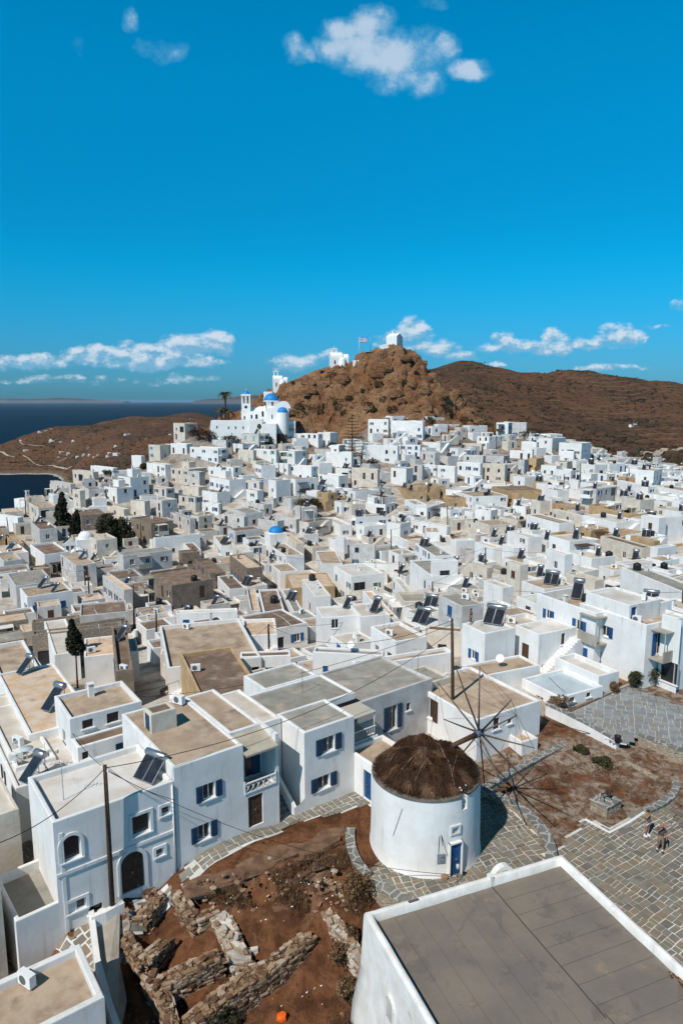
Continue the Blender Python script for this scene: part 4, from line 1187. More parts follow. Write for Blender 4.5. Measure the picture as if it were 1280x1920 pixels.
terr_out = [(TC.x+tr(a)*math.cos(a), TC.y+tr(a)*math.sin(a)) for a in [R(q) for q in range(-180, 180, 8)]]
flagging('mill_terrace_paving', terr_out, flat(.05), R(20), big=(.7, .5), seed=11, wob=.1)
lane = pg([(172,1765),(235,1702),(262,1665),(335,1640),(440,1575),(520,1545),(600,1510),(668,1484),(700,1500),(702,1512),(650,1524),(600,1540),(540,1556),(500,1582),(430,1612),(335,1650),(270,1688),(240,1735),(180,1800)], 0)
flagging('lane_paving', lane, Tz, R(37), big=(.75, .5), seed=13, mats=PAVE[:2]+[PAVE[4]], mort=MORTW, gap=.03)
flagging('lower_lane_paving', pg([(108,1765),(175,1735),(188,1800),(178,1830),(140,1790)], -1.3), Tz, R(55), big=(.7, .5), seed=14, mort=MORTW, gap=.04)
flagging('left_lane_paving', pg([(-60,1830),(0,1700),(55,1600),(70,1640),(32,1730),(45,1800),(0,1850)], -2.2), Tz, R(55), big=(.7, .5), seed=15, mort=MORTW, gap=.02, mats=PAVE[:1]+PAVE[3:4])

# ---------------------------------------------------------------- walls drawn along a line
STN = [mat('field_stone', (.34, .23, .145), .95, (.22, .13, .075), 2.5, bump=.03), mat('pale_stone', (.48, .39, .30), .95, (.34, .24, .16), 2.5, bump=.03), mat('dark_stone', (.16, .09, .05), .95, (.1, .055, .03), 2.5, bump=.03), mat('limed_stone_face', (.62, .58, .52), .95, (.42, .34, .26), 1.5, bump=.02)]
def wall_line(name, pts, z0, z1, th, m_side, m_top=None, label=None, cat='wall', cope=.12, group=None, zb=None, rough=0, seg=None, top_over=.03, stones=None):
    """pts in world xy; z1 may be a list of top heights"""
    n_ = len(pts); P = [Vector(p) for p in pts]
    z1 = z1 if isinstance(z1, (list, tuple)) else [z1]*n_; z0 = z0 if isinstance(z0, (list, tuple)) else [z0]*n_
    if seg:   # resample
        Q = [P[0]]; Z1 = [z1[0]]; Z0 = [z0[0]]
        for i in range(n_-1):
            k = max(1, int((P[i+1]-P[i]).length/seg))
            for j in range(1, k+1): Q.append(P[i].lerp(P[i+1], j/k)); Z1.append(lin(z1[i], z1[i+1], j/k)); Z0.append(lin(z0[i], z0[i+1], j/k))
        P, z1, z0 = Q, Z1, Z0; n_ = len(P)
    def nrm(i):
        a = P[max(0, i-1)]; b = P[min(n_-1, i+1)]; t_ = (b-a).normalized(); return Vector((-t_.y, t_.x))
    def rings(hw, top, bot):
        out = []
        for i in range(n_):
            nn = nrm(i); j = rough*(noise.noise(Vector((P[i].x*1.3, P[i].y*1.3, 5)))) if rough else 0
            h_ = hw+(rough*.35*noise.noise(Vector((P[i].x*2.1, P[i].y*2.1, 1))) if rough else 0)
            a, b = P[i]+nn*h_, P[i]-nn*h_
            out.append(((a.x, a.y, bot[i]), (a.x, a.y, top[i]+j), (b.x, b.y, top[i]+j), (b.x, b.y, bot[i])))
        return out
    def loft(m, rr):
        ids = [[m.vert(p) for p in r_] for r_ in rr]
        for i in range(len(ids)-1):
            for k in range(4): m.face((ids[i][k], ids[i+1][k], ids[i+1][(k+1) % 4], ids[i][(k+1) % 4]))
        m.face(ids[0]); m.face(ids[-1][::-1])
    root = thing(name, label, cat, (P[0].x, P[0].y, z0[0]), 0, group)
    inv = Matrix.Translation((-P[0].x, -P[0].y, -z0[0]))
    m = MB(); loft(m, rings(th/2, [z-(cope if m_top else 0) for z in z1], z0))
    if stones:
        rs_ = random.Random(int(abs(P[0].x*31+P[0].y*17)))
        for i in range(n_-1):
            a, b = P[i], P[i+1]; L = (b-a).length; tt = (b-a).normalized(); nn = Vector((-tt.y, tt.x)); yw = math.atan2(tt.y, tt.x)
            for side in (-1, 1):
                z = z0[i]+.2
                while z < min(z1[i], z1[i+1])+.02:
                    hz_ = rs_.uniform(.06, .15); u = rs_.uniform(-.1, 0)
                    while u < L:
                        w_ = rs_.uniform(.16, .48); q = a+tt*(u+w_/2)+nn*side*(th/2+rs_.uniform(-.05, .05)); M_ = Matrix.Translation((q.x, q.y, z+hz_/2)) @ Matrix.Rotation(yw+rs_.gauss(0, .12), 4, 'Z') @ Matrix.Rotation(rs_.gauss(0, .06), 4, 'Y')
                        if rs_.random() < .92: m.box(-w_/2+.01, -.10, -hz_/2+.006, w_/2-.01, .10, hz_/2-.006, rs_.choice(stones), M=M_)
                        u += w_
                    z += hz_
            for k in range(int(L*7)):
                q = a+tt*rs_.uniform(0, L)+nn*rs_.uniform(-th/2, th/2); s_ = rs_.uniform(.08, .22); zz = (z1[i]+z1[i+1])/2; M_ = Matrix.Translation((q.x, q.y, zz+rs_.uniform(-.08, .08))) @ Matrix.Rotation(rs_.uniform(0, 3), 4, 'Z') @ Matrix.Rotation(rs_.gauss(0, .2), 4, 'Y')
                m.box(-s_, -s_*.7, -s_*.35, s_, s_*.6, s_*.35, rs_.choice(stones), M=M_)
    o = m.build('masonry', [m_side]+(STN if stones else []), root); o.matrix_local = inv
    if m_top:
        m = MB(); loft(m, rings(th/2+top_over, z1, [z-cope+.002 for z in z1])); o = m.build('coping', m_top, root); o.matrix_local = inv
    return root
WH = WALL['w']
def rng(a0, a1, k=22): return [(TC.x+(tr(a)+.3)*math.cos(a), TC.y+(tr(a)+.3)*math.sin(a)) for a in [R(lin(a0, a1, i/k)) for i in range(k+1)]]
COPE = masonry('slate_coping_slabs', (.24, .235, .21), (.15, .15, .145), (.45, .43, .40), 1.6, 1.0, .01)
STW = masonry('pale_field_stone', (.40, .33, .24), (.27, .20, .13), (.46, .40, .32), 2.6, 6, .03)
wall_line('terrace_wall', rng(-190, -143, 10), -.8, .42, .5, STW, COPE, 'curved slate-topped terrace wall hugging the left foot of the windmill')
wall_line('terrace_wall', rng(-137, -62, 16), -1.5, .42, .55, STW, COPE, 'curved slate-topped terrace wall between the windmill and the big flat roof', group=None)
wall_line('terrace_wall', rng(-38, 62, 24), -.5, .45, .6, STW, COPE, 'curved slate-topped terrace wall on the shaded right side of the windmill')
wall_line('garden_wall', pg([(905,1478),(960,1447),(1010,1420),(1055,1397),(1075,1388)], .4), -.3, .5, .5, STW, COPE, 'straight slate-topped low wall running from the windmill towards the stepped path', seg=.8)
wall_line('garden_wall', pg([(1078,1390),(1115,1395),(1122,1402)], .4), -.3, .4, .4, STW, COPE, 'short stone kerb wall at the top of the dry garden plot')
wall_line('garden_wall', pg([(1160,1425),(1200,1446),(1232,1462)], .3), -.3, .45, .4, STW, None, 'rough brown stone retaining wall along the back of the garden plot', seg=.8, rough=.08)
kerb = [(1208,1430),(1240,1442),(1262,1458),(1268,1475),(1258,1492),(1238,1506),(1212,1519)]
wall_line('garden_wall', pg(kerb, .25), -.2, .28, .42, STW, COPE, 'curved flagstone kerb round the right end of the dry garden plot', seg=.6)
wall_line('garden_wall', pg([(1096,1535),(1142,1560),(1180,1540),(1207,1522)], .15), -.2, .15, .16, WH, None, 'thin white kerb in front of the stone plinth', seg=.8)
wall_line('retaining_wall', pg([(1024,1330),(1060,1342),(1110,1362),(1158,1384)], 1.4), -.3, [1.95, 1.75, 1.5, 1.3], .4, WH, COPE, 'tall white retaining wall with slate top and handrail below the paved square', seg=.8)
wall_line('retaining_wall', pg([(1198,1376),(1240,1392),(1290,1410),(1420,1462)], 1.4), -.2, 1.45, .35, STW, COPE, 'long brown stone parapet along the lower edge of the paved square', seg=1)
wall_line('planter_kerb', pg([(1056,1334),(1110,1312),(1160,1292),(1205,1273)], 1.2), .9, 1.30, .22, CONC, None, 'straight concrete kerb between the planting bed and the paved square', seg=1)
wall_line('planter_kerb', pg([(1026,1322),(1070,1302),(1120,1283),(1165,1262)], 1.3), .0, 1.42, .25, CONC, None, 'slate kerb on the house side of the planting bed', seg=1)
hr = MB(); a, b = G(1028, 1352, 1.0), G(1105, 1374, .9); nn = Vector((-.35, -.9, 0)).normalized()*.28
for k in (0, .33, .66, 1): q = a.lerp(b, k); hr.tube([q+Vector((0, 0, -.05)), q+nn*.35], .015)
hr.tube([a+nn*.35, b+nn*.35], .028)
tag(hr.build('handrail', BRN), 'thin brown handrail fixed to the white retaining wall of the square', 'handrail')
# bare soil of the planting bed, raised to the level of the square
bm = MB(); bedp = pg([(1028,1328),(1165,1266),(1208,1272),(1060,1338)], 1.2); bm.poly([(x, y, 1.22) for x, y in bedp]); struct(bm.build('planting_bed', mat('red_brown_soil', (.15, .075, .035), .98, (.24, .14, .08), 1.5, bump=.05, bscale=4)))
# ---------------------------------------------------------------- the concrete ramp and its low white walls
rp = pg([(178,1722),(228,1702),(245,1740),(225,1790),(236,1835),(215,1925),(170,1960)], -1.2)
bm = MB(); bm.poly([(x, y, T(x, y)+.12) for x, y in rp]); struct(bm.build('concrete_ramp', CONC))
wall_line('ramp_wall', pg([(172,1722),(182,1790),(204,1860),(240,1940)], -.7), -3.2, [-.2, -.9, -1.3, -1.8], .28, WH, None, 'low white wall on the left edge of the concrete ramp', seg=.7)
wall_line('ramp_wall', pg([(171,1721),(198,1712),(232,1696)], -.3), -1.6, [-.2, -.15, -.1], .28, WH, None, 'short white wall closing the top of the concrete ramp', seg=.7)

# ---------------------------------------------------------------- the windmill
mill = thing('windmill', 'round whitewashed windmill with thatched cap and bare wooden sail spars', 'windmill', (MC.x, MC.y, 0))
RH = 4.55
def millr(z): return MR-.10*z/RH+(.10 if z < .3 else 0)*(1-z/.3 if z < .3 else 0)
AD = math.atan2(33.95-MC.y, 6.35-MC.x)      # bearing of the door
m = MB(); NA = 96; zs = [-.6, 0, .3, .9, 1.5, 2.1, 2.6, 2.95, 3.35, 3.75, 4.15, RH]
def ang(i): return AD+2*math.pi*i/NA
skipset = {}
for i in range(-2, 3): skipset[i % NA] = [( -.6, 2.1)]
notch = 5
rings = []
for z in zs: rings.append([m.vert(((millr(z)+.012*noise.noise(Vector((math.cos(ang(i))*2, math.sin(ang(i))*2, z*1.2))))*math.cos(ang(i)), (millr(z))*math.sin(ang(i)), z)) for i in range(NA)])
for k in range(len(zs)-1):
    for i in range(NA):
        zc = (zs[k]+zs[k+1])/2
        if i in (NA-2, NA-1, 0, 1) and 0 < zc < 2.1: continue        # door opening
        if i in (NA-1, 0) and 2.6 < zc < 2.95: continue              # niche
        if i in (2, 3) and zc > 3.75: continue                       # notch in the rim
        m.face((rings[k][i], rings[k][(i+1) % NA], rings[k+1][(i+1) % NA], rings[k+1][i]), 0, True)
def cyl(r_, i, z): return (r_*math.cos(ang(i)), r_*math.sin(ang(i)), z)
def hole(i0, i1, z0, z1, dep, top=True):
    r0 = millr((z0+z1)/2); r1 = r0-dep
    m.poly([cyl(millr(z0), i0, z0), cyl(millr(z1), i0, z1), cyl(r1, i0, z1), cyl(r1, i0, z0)]); m.poly([cyl(millr(z0), i1, z0), cyl(r1, i1, z0), cyl(r1, i1, z1), cyl(millr(z1), i1, z1)])
    m.poly([cyl(millr(z0), i0, z0), cyl(r1, i0, z0), cyl(r1, i1, z0), cyl(millr(z0), i1, z0)]); m.poly([cyl(r1, i0, z0), cyl(r1, i0, z1), cyl(r1, i1, z1), cyl(r1, i1, z0)])
    if top: m.poly([cyl(millr(z1), i0, z1), cyl(millr(z1), i1, z1), cyl(r1, i1, z1), cyl(r1, i0, z1)])
hole(-2, 2, 0, 2.1, .22); hole(-1, 1, 2.6, 2.95, .2); hole(2, 4, 3.75, RH, .45, False)
m.build('tower', mat('mill_whitewash', (.80, .79, .77), .9, (.73, .71, .67), .9, bump=.015, bscale=2.5, streak=.3, col3=(.62, .55, .46), s3=.35, t3=(.62, .8)), mill)
m = MB()   # stone rim
for i in range(NA):
    if i in (2, 3): continue
    r0, r1 = millr(RH)+.04, millr(RH)-.55; dz = .015*math.sin(i*1.7)
    A = [cyl(r0, i, RH-.02), cyl(r0, i+1, RH-.02), cyl(r0, i+1, RH+.10+dz), cyl(r0, i, RH+.10+dz), cyl(r1, i, RH+.12+dz), cyl(r1, i+1, RH+.12+dz)]
    m.poly([A[0], A[1], A[2], A[3]]); m.poly([A[3], A[2], A[5], A[4]])
m.build('rim', mat('rim_slab', (.20, .175, .145), .9, (.13, .11, .09), 2.2, bump=.02), mill)
# thatch: a lumpy cone with thousands of straw blades
TH = mat('thatch', (.085, .042, .024), .97, (.040, .022, .014), 3.5, bump=.05, bscale=9, col3=(.22, .14, .085), s3=2.2, t3=(.56, .72), spec=.05)
def caph(x, y):
    r_ = math.hypot(x, y)/(2.78+.12*noise.noise(Vector((x*.8, y*.8, 9)))); 
    h = 1.62*(1-min(1, r_)**2.6)**.8 if r_ < 1 else 0
    pk = .55*math.exp(-((x+.1)**2+(y-.85)**2)/.10)
    return RH+.12+h*.86+pk+.30*noise.fractal(Vector((x*.9, y*.9, 2)), 1, 2, 4)*min(1, (1.05-r_)*4)
m = MB(); NR_, NA_ = 26, 72; pr = []
for i in range(NR_+1):
    rr = 2.85*i/NR_; row = []
    for j in range(NA_):
        a = 2*math.pi*j/NA_; x, y = rr*math.cos(a), rr*math.sin(a)
        row.append(m.vert((x, y, caph(x, y) if i < NR_ else RH+.06)))
    pr.append(row)
for i in range(NR_):
    for j in range(NA_): m.face((pr[i][j], pr[i+1][j], pr[i+1][(j+1) % NA_], pr[i][(j+1) % NA_]), 0, True)
cap = m.build('thatched_cap', TH, mill)
rr_ = random.Random(4); mats_ = [mat('straw', c_, .95, spec=.05) for c_ in ((.095, .048, .027), (.052, .028, .017), (.17, .098, .058), (.028, .017, .012))]
m = MB()
for i in range(15000):
    a = rr_.uniform(0, 2*math.pi); r_ = 2.82*math.sqrt(rr_.random()); x, y = r_*math.cos(a), r_*math.sin(a)
    da = a+rr_.gauss(0, .45)+.8*noise.noise(Vector((x*.9, y*.9, 4))); L = rr_.uniform(.14, .5); w_ = rr_.uniform(.008, .022)
    x2, y2 = x+L*math.cos(da), y+L*math.sin(da); z = caph(x, y)+.02; z2 = (caph(x2, y2) if math.hypot(x2, y2) < 2.8 else RH+.12)+rr_.uniform(-.02, .16)
    nx, ny = -math.sin(da)*w_, math.cos(da)*w_
    m.poly([(x-nx, y-ny, z), (x+nx, y+ny, z), (x2+nx*.4, y2+ny*.4, z2), (x2-nx*.4, y2-ny*.4, z2)], (rr_.choice((0, 2, 2)) if noise.noise(Vector((x*1.3, y*1.3, 6))) > .22 else rr_.choice((0, 0, 1, 1, 3, 3))))
m.build('straw', mats_, cap)
m = MB()     # battens and lashings over the thatch
for (ax, ay, bx, by) in ((-2.2, -.4, -.5, .8), (-1.6, -1.5, .2, -.2), (-.9, -2.2, .4, -.6), (.9, -.2, 1.3, -2.2), (.6, .9, 1.1, -1.2), (1.9, .2, 1.2, -1.9)):
    m.tube([(lin(ax, bx, t), lin(ay, by, t), caph(lin(ax, bx, t), lin(ay, by, t))+.05) for t in [i/6 for i in range(7)]], .022, 5)
m.build('batten', mat('grey_lath', (.26, .20, .15), .9), cap)
m = MB()
for k in range(26):   # white rag and plastic scraps caught on the rim
    m = MB() if k == 0 else m
    a = AD+rr_.choice((rr_.gauss(-.42, .04), rr_.gauss(.12, .09))); r_ = rr_.uniform(2.62, 2.86); q = Vector((r_*math.cos(a), r_*math.sin(a), RH+.2+rr_.uniform(0, .12)))
    s_ = rr_.uniform(.02, .06); m.poly([q, q+Vector((s_*2, rr_.uniform(-s_, s_), s_*.4)), q+Vector((s_, s_*2, s_)), q+Vector((-s_*.4, s_, .01))])
m.build('rag', WHT, cap)
# door, niche frame, notice, lamp cable
dm = Matrix.Translation(Vector((0, 0, 0)))
X = Vector((-math.sin(AD), math.cos(AD), 0)); Yo = Vector((math.cos(AD), math.sin(AD), 0))
def onmill(M_, off, ang_off=0, out_=0.0, z=0):
    a = AD+ang_off; xa = Vector((-math.sin(a), math.cos(a), 0)); ya = Vector((-math.cos(a), -math.sin(a), 0))
    mm = Matrix((xa, ya, Vector((0, 0, 1)))).transposed().to_4x4(); mm.translation = Vector((math.cos(a), math.sin(a), 0))*(millr(z)+out_)+Vector((0, 0, z)); M_.matrix_local = mm
    return M_
d_ = MB(); d_.box(-.37, .12, .03, .37, .17, 2.02); d_.box(-.012, .10, .05, .012, .12, 2.0)
for xx in (-.33, .04):
    for zz in (.15, .8, 1.45): d_.box(xx, .105, zz, xx+.28, .12, zz+.5)
door = onmill(d_.build('door', BLUE, mill), 0)
h_ = MB(); h_.box(.0, .03, 1.0, .10, .11, 1.08); h_.build('handle', METAL, door)
f_ = MB()
for q in ((-.42, -.03, 0, -.37, .16, 2.1), (.37, -.03, 0, .42, .16, 2.1), (-.42, -.03, 2.02, .42, .16, 2.1)): f_.box(*q)
f_.build('frame', WHT, door)
f_ = MB()
for q in ((-.33, -.06, -.10, -.21, .05, .47), (.21, -.06, -.10, .33, .05, .47), (-.21, -.06, .36, .21, .05, .47), (-.21, -.06, -.10, .21, .05, .01)): f_.box(*q)
onmill(f_.build('niche_frame', WH, mill), 0, z=2.59)
f_ = MB(); f_.box(-.22, -.05, 0, .22, .06, .55); nb_ = onmill(f_.build('notice_board', mat('grey_board', (.22, .24, .27), .6), mill), 0, -.26, .0, .95)
f_ = MB(); f_.box(-.15, -.062, .08, .15, -.051, .47); f_.build('notice', mat('blue_grey_print', (.10, .15, .24), .5, (.30, .33, .36), 9, (.45, .55)), nb_)
f_ = MB(); f_.box(-.3, .1, 0, .3, .25, .7); onmill(f_.build('shutter', DBLUE, mill), 0, 3*2*math.pi/NA, -.45, 3.75)
for (a0, z0_, a1, z1_) in ((-.3, 2.6, -.31, 1.5), (-.27, 2.65, -.24, 2.0), (-.27, 2.65, -.14, 1.3), (-.95, 3.95, -1.12, 2.1)):
    m = MB(); m.tube([(math.cos(AD+lin(a0, a1, t))*(millr(2)+.03), math.sin(AD+lin(a0, a1, t))*(millr(2)+.03), lin(z0_, z1_, t)) for t in (0, .5, 1)], .012, 4); m.build('cable', CABLE, mill)
# windshaft, hub and sails: an axle tilted up, bare spars, pole bowsprit and stay wires
HB = Vector((3.2, 1.1, 6.35)); AXD = Vector((.86, .48, .14)).normalized()
m = MB(); m.tube([HB-AXD*2.0, HB+AXD*.1], [.14, .17], 10); sh_ = m.build('windshaft', BRN, mill)
m = MB(); m.tube([HB-AXD*.18, HB+AXD*.32], [.22, .20], 12); m.tube([HB+AXD*.32, HB+AXD*.42], [.12, .05], 10); hub = m.build('hub', mat('faded_blue_iron', (.06, .12, .24), .6, (.12, .10, .09), 6), mill)
s1 = AXD.cross(Vector((0, 0, 1))).normalized(); s2 = s1.cross(AXD).normalized()
SPW = [mat('spar_wood_grey', (.17, .125, .095), .9, (.10, .07, .05), 4), mat('spar_wood_brown', (.075, .045, .032), .9, (.05, .03, .02), 4)]
tips = []
for k in range(10):
    a = 2*math.pi*k/10+.24; dd = (s1*math.cos(a)+s2*math.sin(a)); Ls = (4.5, 4.2, 4.4, 4.1, 4.4, 4.1, 4.5, 4.0, 4.3, 4.2)[k]
    st_ = HB+AXD*(.05+.10*(k % 2)); tip = st_+dd*Ls+AXD*.25; tips.append(tip)
    m = MB(); m.tube([st_-dd*.1, st_.lerp(tip, .5)+Vector((0, 0, -.02)), tip], [.062, .05, .03], 7); m.build('spar', SPW[k % 2], mill)
bow = HB+AXD*3.1; m = MB(); m.tube([HB+AXD*.3, bow], [.06, .03], 7); m.build('bowsprit', SPW[0], mill)
m = MB()
for k in range(10):
    m.tube([tips[k], tips[(k+1) % 10]], .010, 3); m.tube([tips[k], bow], .010, 3)
m.build('stay_wire', mat('rusty_wire', (.09, .06, .05), .7), mill)

# ---------------------------------------------------------------- the big flat roof in the bottom right corner
PA, PB, PC_ = G(683, 1710, 3.1), G(1052, 1601, 3.1), G(1283, 1814, 3.1)
ua = (PB-PA).normalized(); ub = Vector((ua.y, -ua.x, 0)); LW = (PB-PA).length; LD = 16.5
big = thing('flat_roofed_hall', 'large white building with grey seamed membrane roof and thick worn parapet, bottom right corner', 'building', (PA.x, PA.y, -3.2), math.atan2(ua.y, ua.x), None)
# local: x along the back edge, y negative towards the camera; top at 6.3
TZ = 6.3; m = MB(); pwid = .30
nxs = 26
def wob(x, y): return .03*noise.noise(Vector((x*.7, y*.7, 2)))
def ringv(o_, z, dz=0):
    pts = []
    for t in range(nxs): x = lin(o_, LW-o_, t/nxs); pts.append((x, -o_+wob(x, 0), z+dz*noise.noise(Vector((x*.8, 0, 1)))))
    for t in range(nxs): y = lin(-o_, -LD+o_, t/nxs); pts.append((LW-o_+wob(0, y), y, z+dz*noise.noise(Vector((4, y*.8, 1)))))
    for t in range(nxs): x = lin(LW-o_, o_, t/nxs); pts.append((x, -LD+o_, z))
    for t in range(nxs): y = lin(-LD+o_, -o_, t/nxs); pts.append((o_+wob(3, y), y, z+dz*noise.noise(Vector((9, y*.8, 1)))))
    return [m.vert(p) for p in pts]
batter = lambda z: -.05-.16*(1-z/TZ)
R_ = [ringv(-.55, -.5), ringv(-.40, 1.5), ringv(-.12, 3.6), ringv(-.02, TZ-.12), ringv(.03, TZ-.02, .03), ringv(.09, TZ+.02, .04), ringv(pwid-.08, TZ+.02, .04), ringv(pwid-.02, TZ-.04), ringv(pwid+.02, TZ-.46)]
for i in range(len(R_)-1):
    n_ = len(R_[i])
    for k in range(n_): m.face((R_[i][k], R_[i][(k+1) % n_], R_[i+1][(k+1) % n_], R_[i+1][k]), 0, i != 2)
bw = mat('worn_whitewash', (.80, .785, .75), .92, (.70, .66, .60), 1.1, bump=.03, bscale=2.2, col3=(.46, .33, .23), s3=.8, t3=(.62, .74), streak=.35)
m.build('wall', bw, big)
mr = bpy.data.materials.new('membrane_roof'); mr.use_nodes = True; n = NT(mr.node_tree); p = n.new('ShaderNodeBsdfPrincipled'); o = n.new('ShaderNodeOutputMaterial'); n.l.new(p.outputs[0], o.inputs[0]); p.inputs['Roughness'].default_value = .85
vv_ = n.new('ShaderNodeTexCoord').outputs['Object']; q = n.sep(vv_)
c = n.mix(n.ss(n.noise(vv_, .35, 6, .6), .35, .68), (.225, .188, .145), (.175, .148, .13)); c = n.mix(n.ss(n.noise(vv_, .9, 7, .7), .56, .72), c, (.28, .215, .15)); c = n.mix(n.math('MULTIPLY', n.ss(n.noise(n.vmath('ADD', vv_, (8, 3, 0)), .5, 8, .72, 1.0), .54, .60), .45), c, (.12, .105, .09)); c = n.mix(n.math('MULTIPLY', n.ss(n.noise(n.xyz(n.math('MULTIPLY', q[0], .8), n.math('MULTIPLY', q[1], 6), 0), 1.0, 6, .7), .5, .8), .35), c, (.13, .115, .10))
n.inp(p.inputs['Base Color'], c); p.inputs['Specular IOR Level'].default_value = .25
b = n.new('ShaderNodeBump'); b.inputs['Distance'].default_value = .012; n.inp(b.inputs['Height'], n.noise(vv_, 2, 6, .6)); n.l.new(b.outputs[0], p.inputs['Normal'])
m = MB(); zr = TZ-.42; i_ = pwid-.01
NXr, NYr = 50, 60
for a in range(NXr+1):
    for b_ in range(NYr+1):
        x, y = lin(i_, LW-i_, a/NXr), lin(-i_, -LD+i_, b_/NYr); m.v.append((x, y, zr+.02*noise.noise(Vector((x*.5, y*.5, 0)))+.03*(x/LW)))
for a in range(NXr):
    for b_ in range(NYr): k = a*(NYr+1)+b_; m.face((k, k+1, k+NYr+2, k+NYr+1), 0, True)
roofo = m.build('roof', mr, big)
SEAM = mat('roof_seam', (.085, .07, .06), .9); m = MB(); xm = LW*.60
def strip(x0, y0, x1, y1, w_, zz=.045, wb=.02):
    k = 30; dx, dy = x1-x0, y1-y0; L = math.hypot(dx, dy); nx, ny = -dy/L*w_/2, dx/L*w_/2; prev = None
    for t in range(k+1):
        x, y = x0+dx*t/k, y0+dy*t/k; z = zr+.02*noise.noise(Vector((x*.5, y*.5, 0)))+.03*(x/LW)+.006; j = wb*noise.noise(Vector((x*1.5, y*1.5, 3)))
        cur = (m.vert((x+nx+j, y+ny+j, z)), m.vert((x-nx+j, y-ny+j, z)))
        if prev: m.face((prev[0], cur[0], cur[1], prev[1]))
        prev = cur
for k in range(1, 13): strip(xm+.05, -i_-k*1.02, LW-i_-.05, -i_-k*1.02, .018)
for k in range(1, 6): strip(i_+k*(xm-i_)/6, -i_-.1, i_+k*(xm-i_)/6, -LD+i_+.1, .014)
strip(xm, -i_, xm, -8.0, .07); strip(xm+.1, -7.8, xm+.12, -LD+i_, .05)
m.build('seam', SEAM, roofo)
m = MB(); m.box(xm-.09, -pwid-.02, zr-.02, xm+.09, -.0, TZ+.14); m.build('parapet_pier', bw, big)
# arch stub rising behind the parapet
m = MB(); pr_ = None
for k in range(9):
    a = math.pi*k/8; cx_, cz_ = xm+.95+.62*math.cos(a)*1.0, TZ-.42+.62*math.sin(a); cur = [m.vert((cx_, .03, cz_)), m.vert((cx_, .36, cz_)), m.vert((xm+.95+.42*math.cos(a), .36, TZ-.42+.42*math.sin(a))), m.vert((xm+.95+.42*math.cos(a), .03, TZ-.42+.42*math.sin(a)))]
    if pr_:
        for q_ in range(4): m.face((pr_[q_], pr_[(q_+1) % 4], cur[(q_+1) % 4], cur[q_]))
    pr_ = cur
m.build('arch', bw, big)
# blind arched niche with a ledge on the left wall
m = MB(); yy_, zz_ = -3.0, 4.3; 
outl = [(yy_-.32, zz_-.8)]+[(yy_-.32*math.cos(math.pi*k/8), zz_+.32*math.sin(math.pi*k/8)) for k in range(9)]+[(yy_+.32, zz_-.8)]
outr = [(yy_+(a-yy_)*1.3, zz_+(b-zz_)*(1.3 if b > zz_ else 1.0)) for a, b in outl]
for k in range(len(outl)-1):
    m.poly([(-.19, outr[k][0], outr[k][1]), (-.19, outr[k+1][0], outr[k+1][1]), (-.19, outl[k+1][0], outl[k+1][1]), (-.19, outl[k][0], outl[k][1])])
    m.poly([(-.19, outr[k][0], outr[k][1]), (-.05, outr[k][0], outr[k][1]), (-.05, outr[k+1][0], outr[k+1][1]), (-.19, outr[k+1][0], outr[k+1][1])])
    m.poly([(-.19, outl[k][0], outl[k][1]), (-.19, outl[k+1][0], outl[k+1][1]), (-.08, outl[k+1][0], outl[k+1][1]), (-.08, outl[k][0], outl[k][1])])
m.poly([(-.135, a, b) for a, b in outl], 1)  # greyer infill puts the shade of the recess into the colour
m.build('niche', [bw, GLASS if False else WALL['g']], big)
m = MB()
for k in range(40):
    y = -rr_.uniform(7.2, 9.4); x = LW-pwid-rr_.uniform(.0, .35); s_ = rr_.uniform(.03, .10); m.box(x, y, zr, x+s_, y+s_*1.5, zr+s_*.7+.03)
tag(m.build('rubble', RUB), 'crumbled stone pieces under the right parapet of the big flat roof', 'rubble', kind='stuff').matrix_world = big.matrix_basis
m = MB(); m.box(0, 0, 0, .5, .09, .06); o = m.build('roof_plank', mat('weathered_board', (.2, .13, .1), .9)); tag(o, 'short brown board lying on the back parapet of the big roof', 'board'); o.matrix_world = big.matrix_basis @ Matrix.Translation((2.1, -.28, TZ+.05))

# ---------------------------------------------------------------- ruined stone walls in the foreground plot
def pxw(L, z): return [tuple(G(a, b, z))[:2] for a, b in L]
def ruin(L, zt, th, label, hgt=2.0, matx=None):
    zt = zt if isinstance(zt, list) else [zt]*len(L); zt = [z-.35 for z in zt]
    P = [tuple(G(a, b, z))[:2] for (a, b), z in zip(L, zt)]
    return wall_line('ruined_wall', P, [z-hgt for z in zt], zt, th, matx or RUB, None, label, 'ruin', seg=.5, rough=.22, group=None, stones=(1, 1, 3, 2) if matx is None else (2, 4, 4, 1))
ruin([(350,1915),(420,1862),(500,1812),(581,1752)], [-1.5,-1.3,-1.2,-1.0], .6, 'longest ruined dry-stone wall slanting across the foreground plot', 2.2)
ruin([(612,1705),(640,1742),(665,1782),(690,1818)], [-.6,-.8,-1.0,-1.4], .5, 'ruined wall with flaking white plaster next to the big roofed hall', 2.2, masonry('flaking_plaster', (.40, .32, .25), (.6, .57, .52), (.3, .2, .13), 1.2, 2.0, .05))
ruin([(612,1632),(640,1652),(662,1690)], [.0,-.2,-.5], .9, 'broad broken wall stub under the mill terrace', 2.0)
ruin([(216,1727),(240,1765),(268,1800),(312,1764)], [-.9,-.9,-1.0,-1.1], .45, 'L-shaped ruined wall enclosing the small roofless room by the ramp', 2.2)
ruin([(276,1822),(300,1850),(312,1880),(325,1925)], [-1.1,-1.3,-1.5,-1.7], .45, 'jagged ruined wall going down beside the concrete ramp', 2.4)
ruin([(304,1842),(345,1816),(412,1792)], [-1.2,-1.0,-1.1], .6, 'thick ruined wall with smooth top in the middle of the roofless rooms', 2.0)
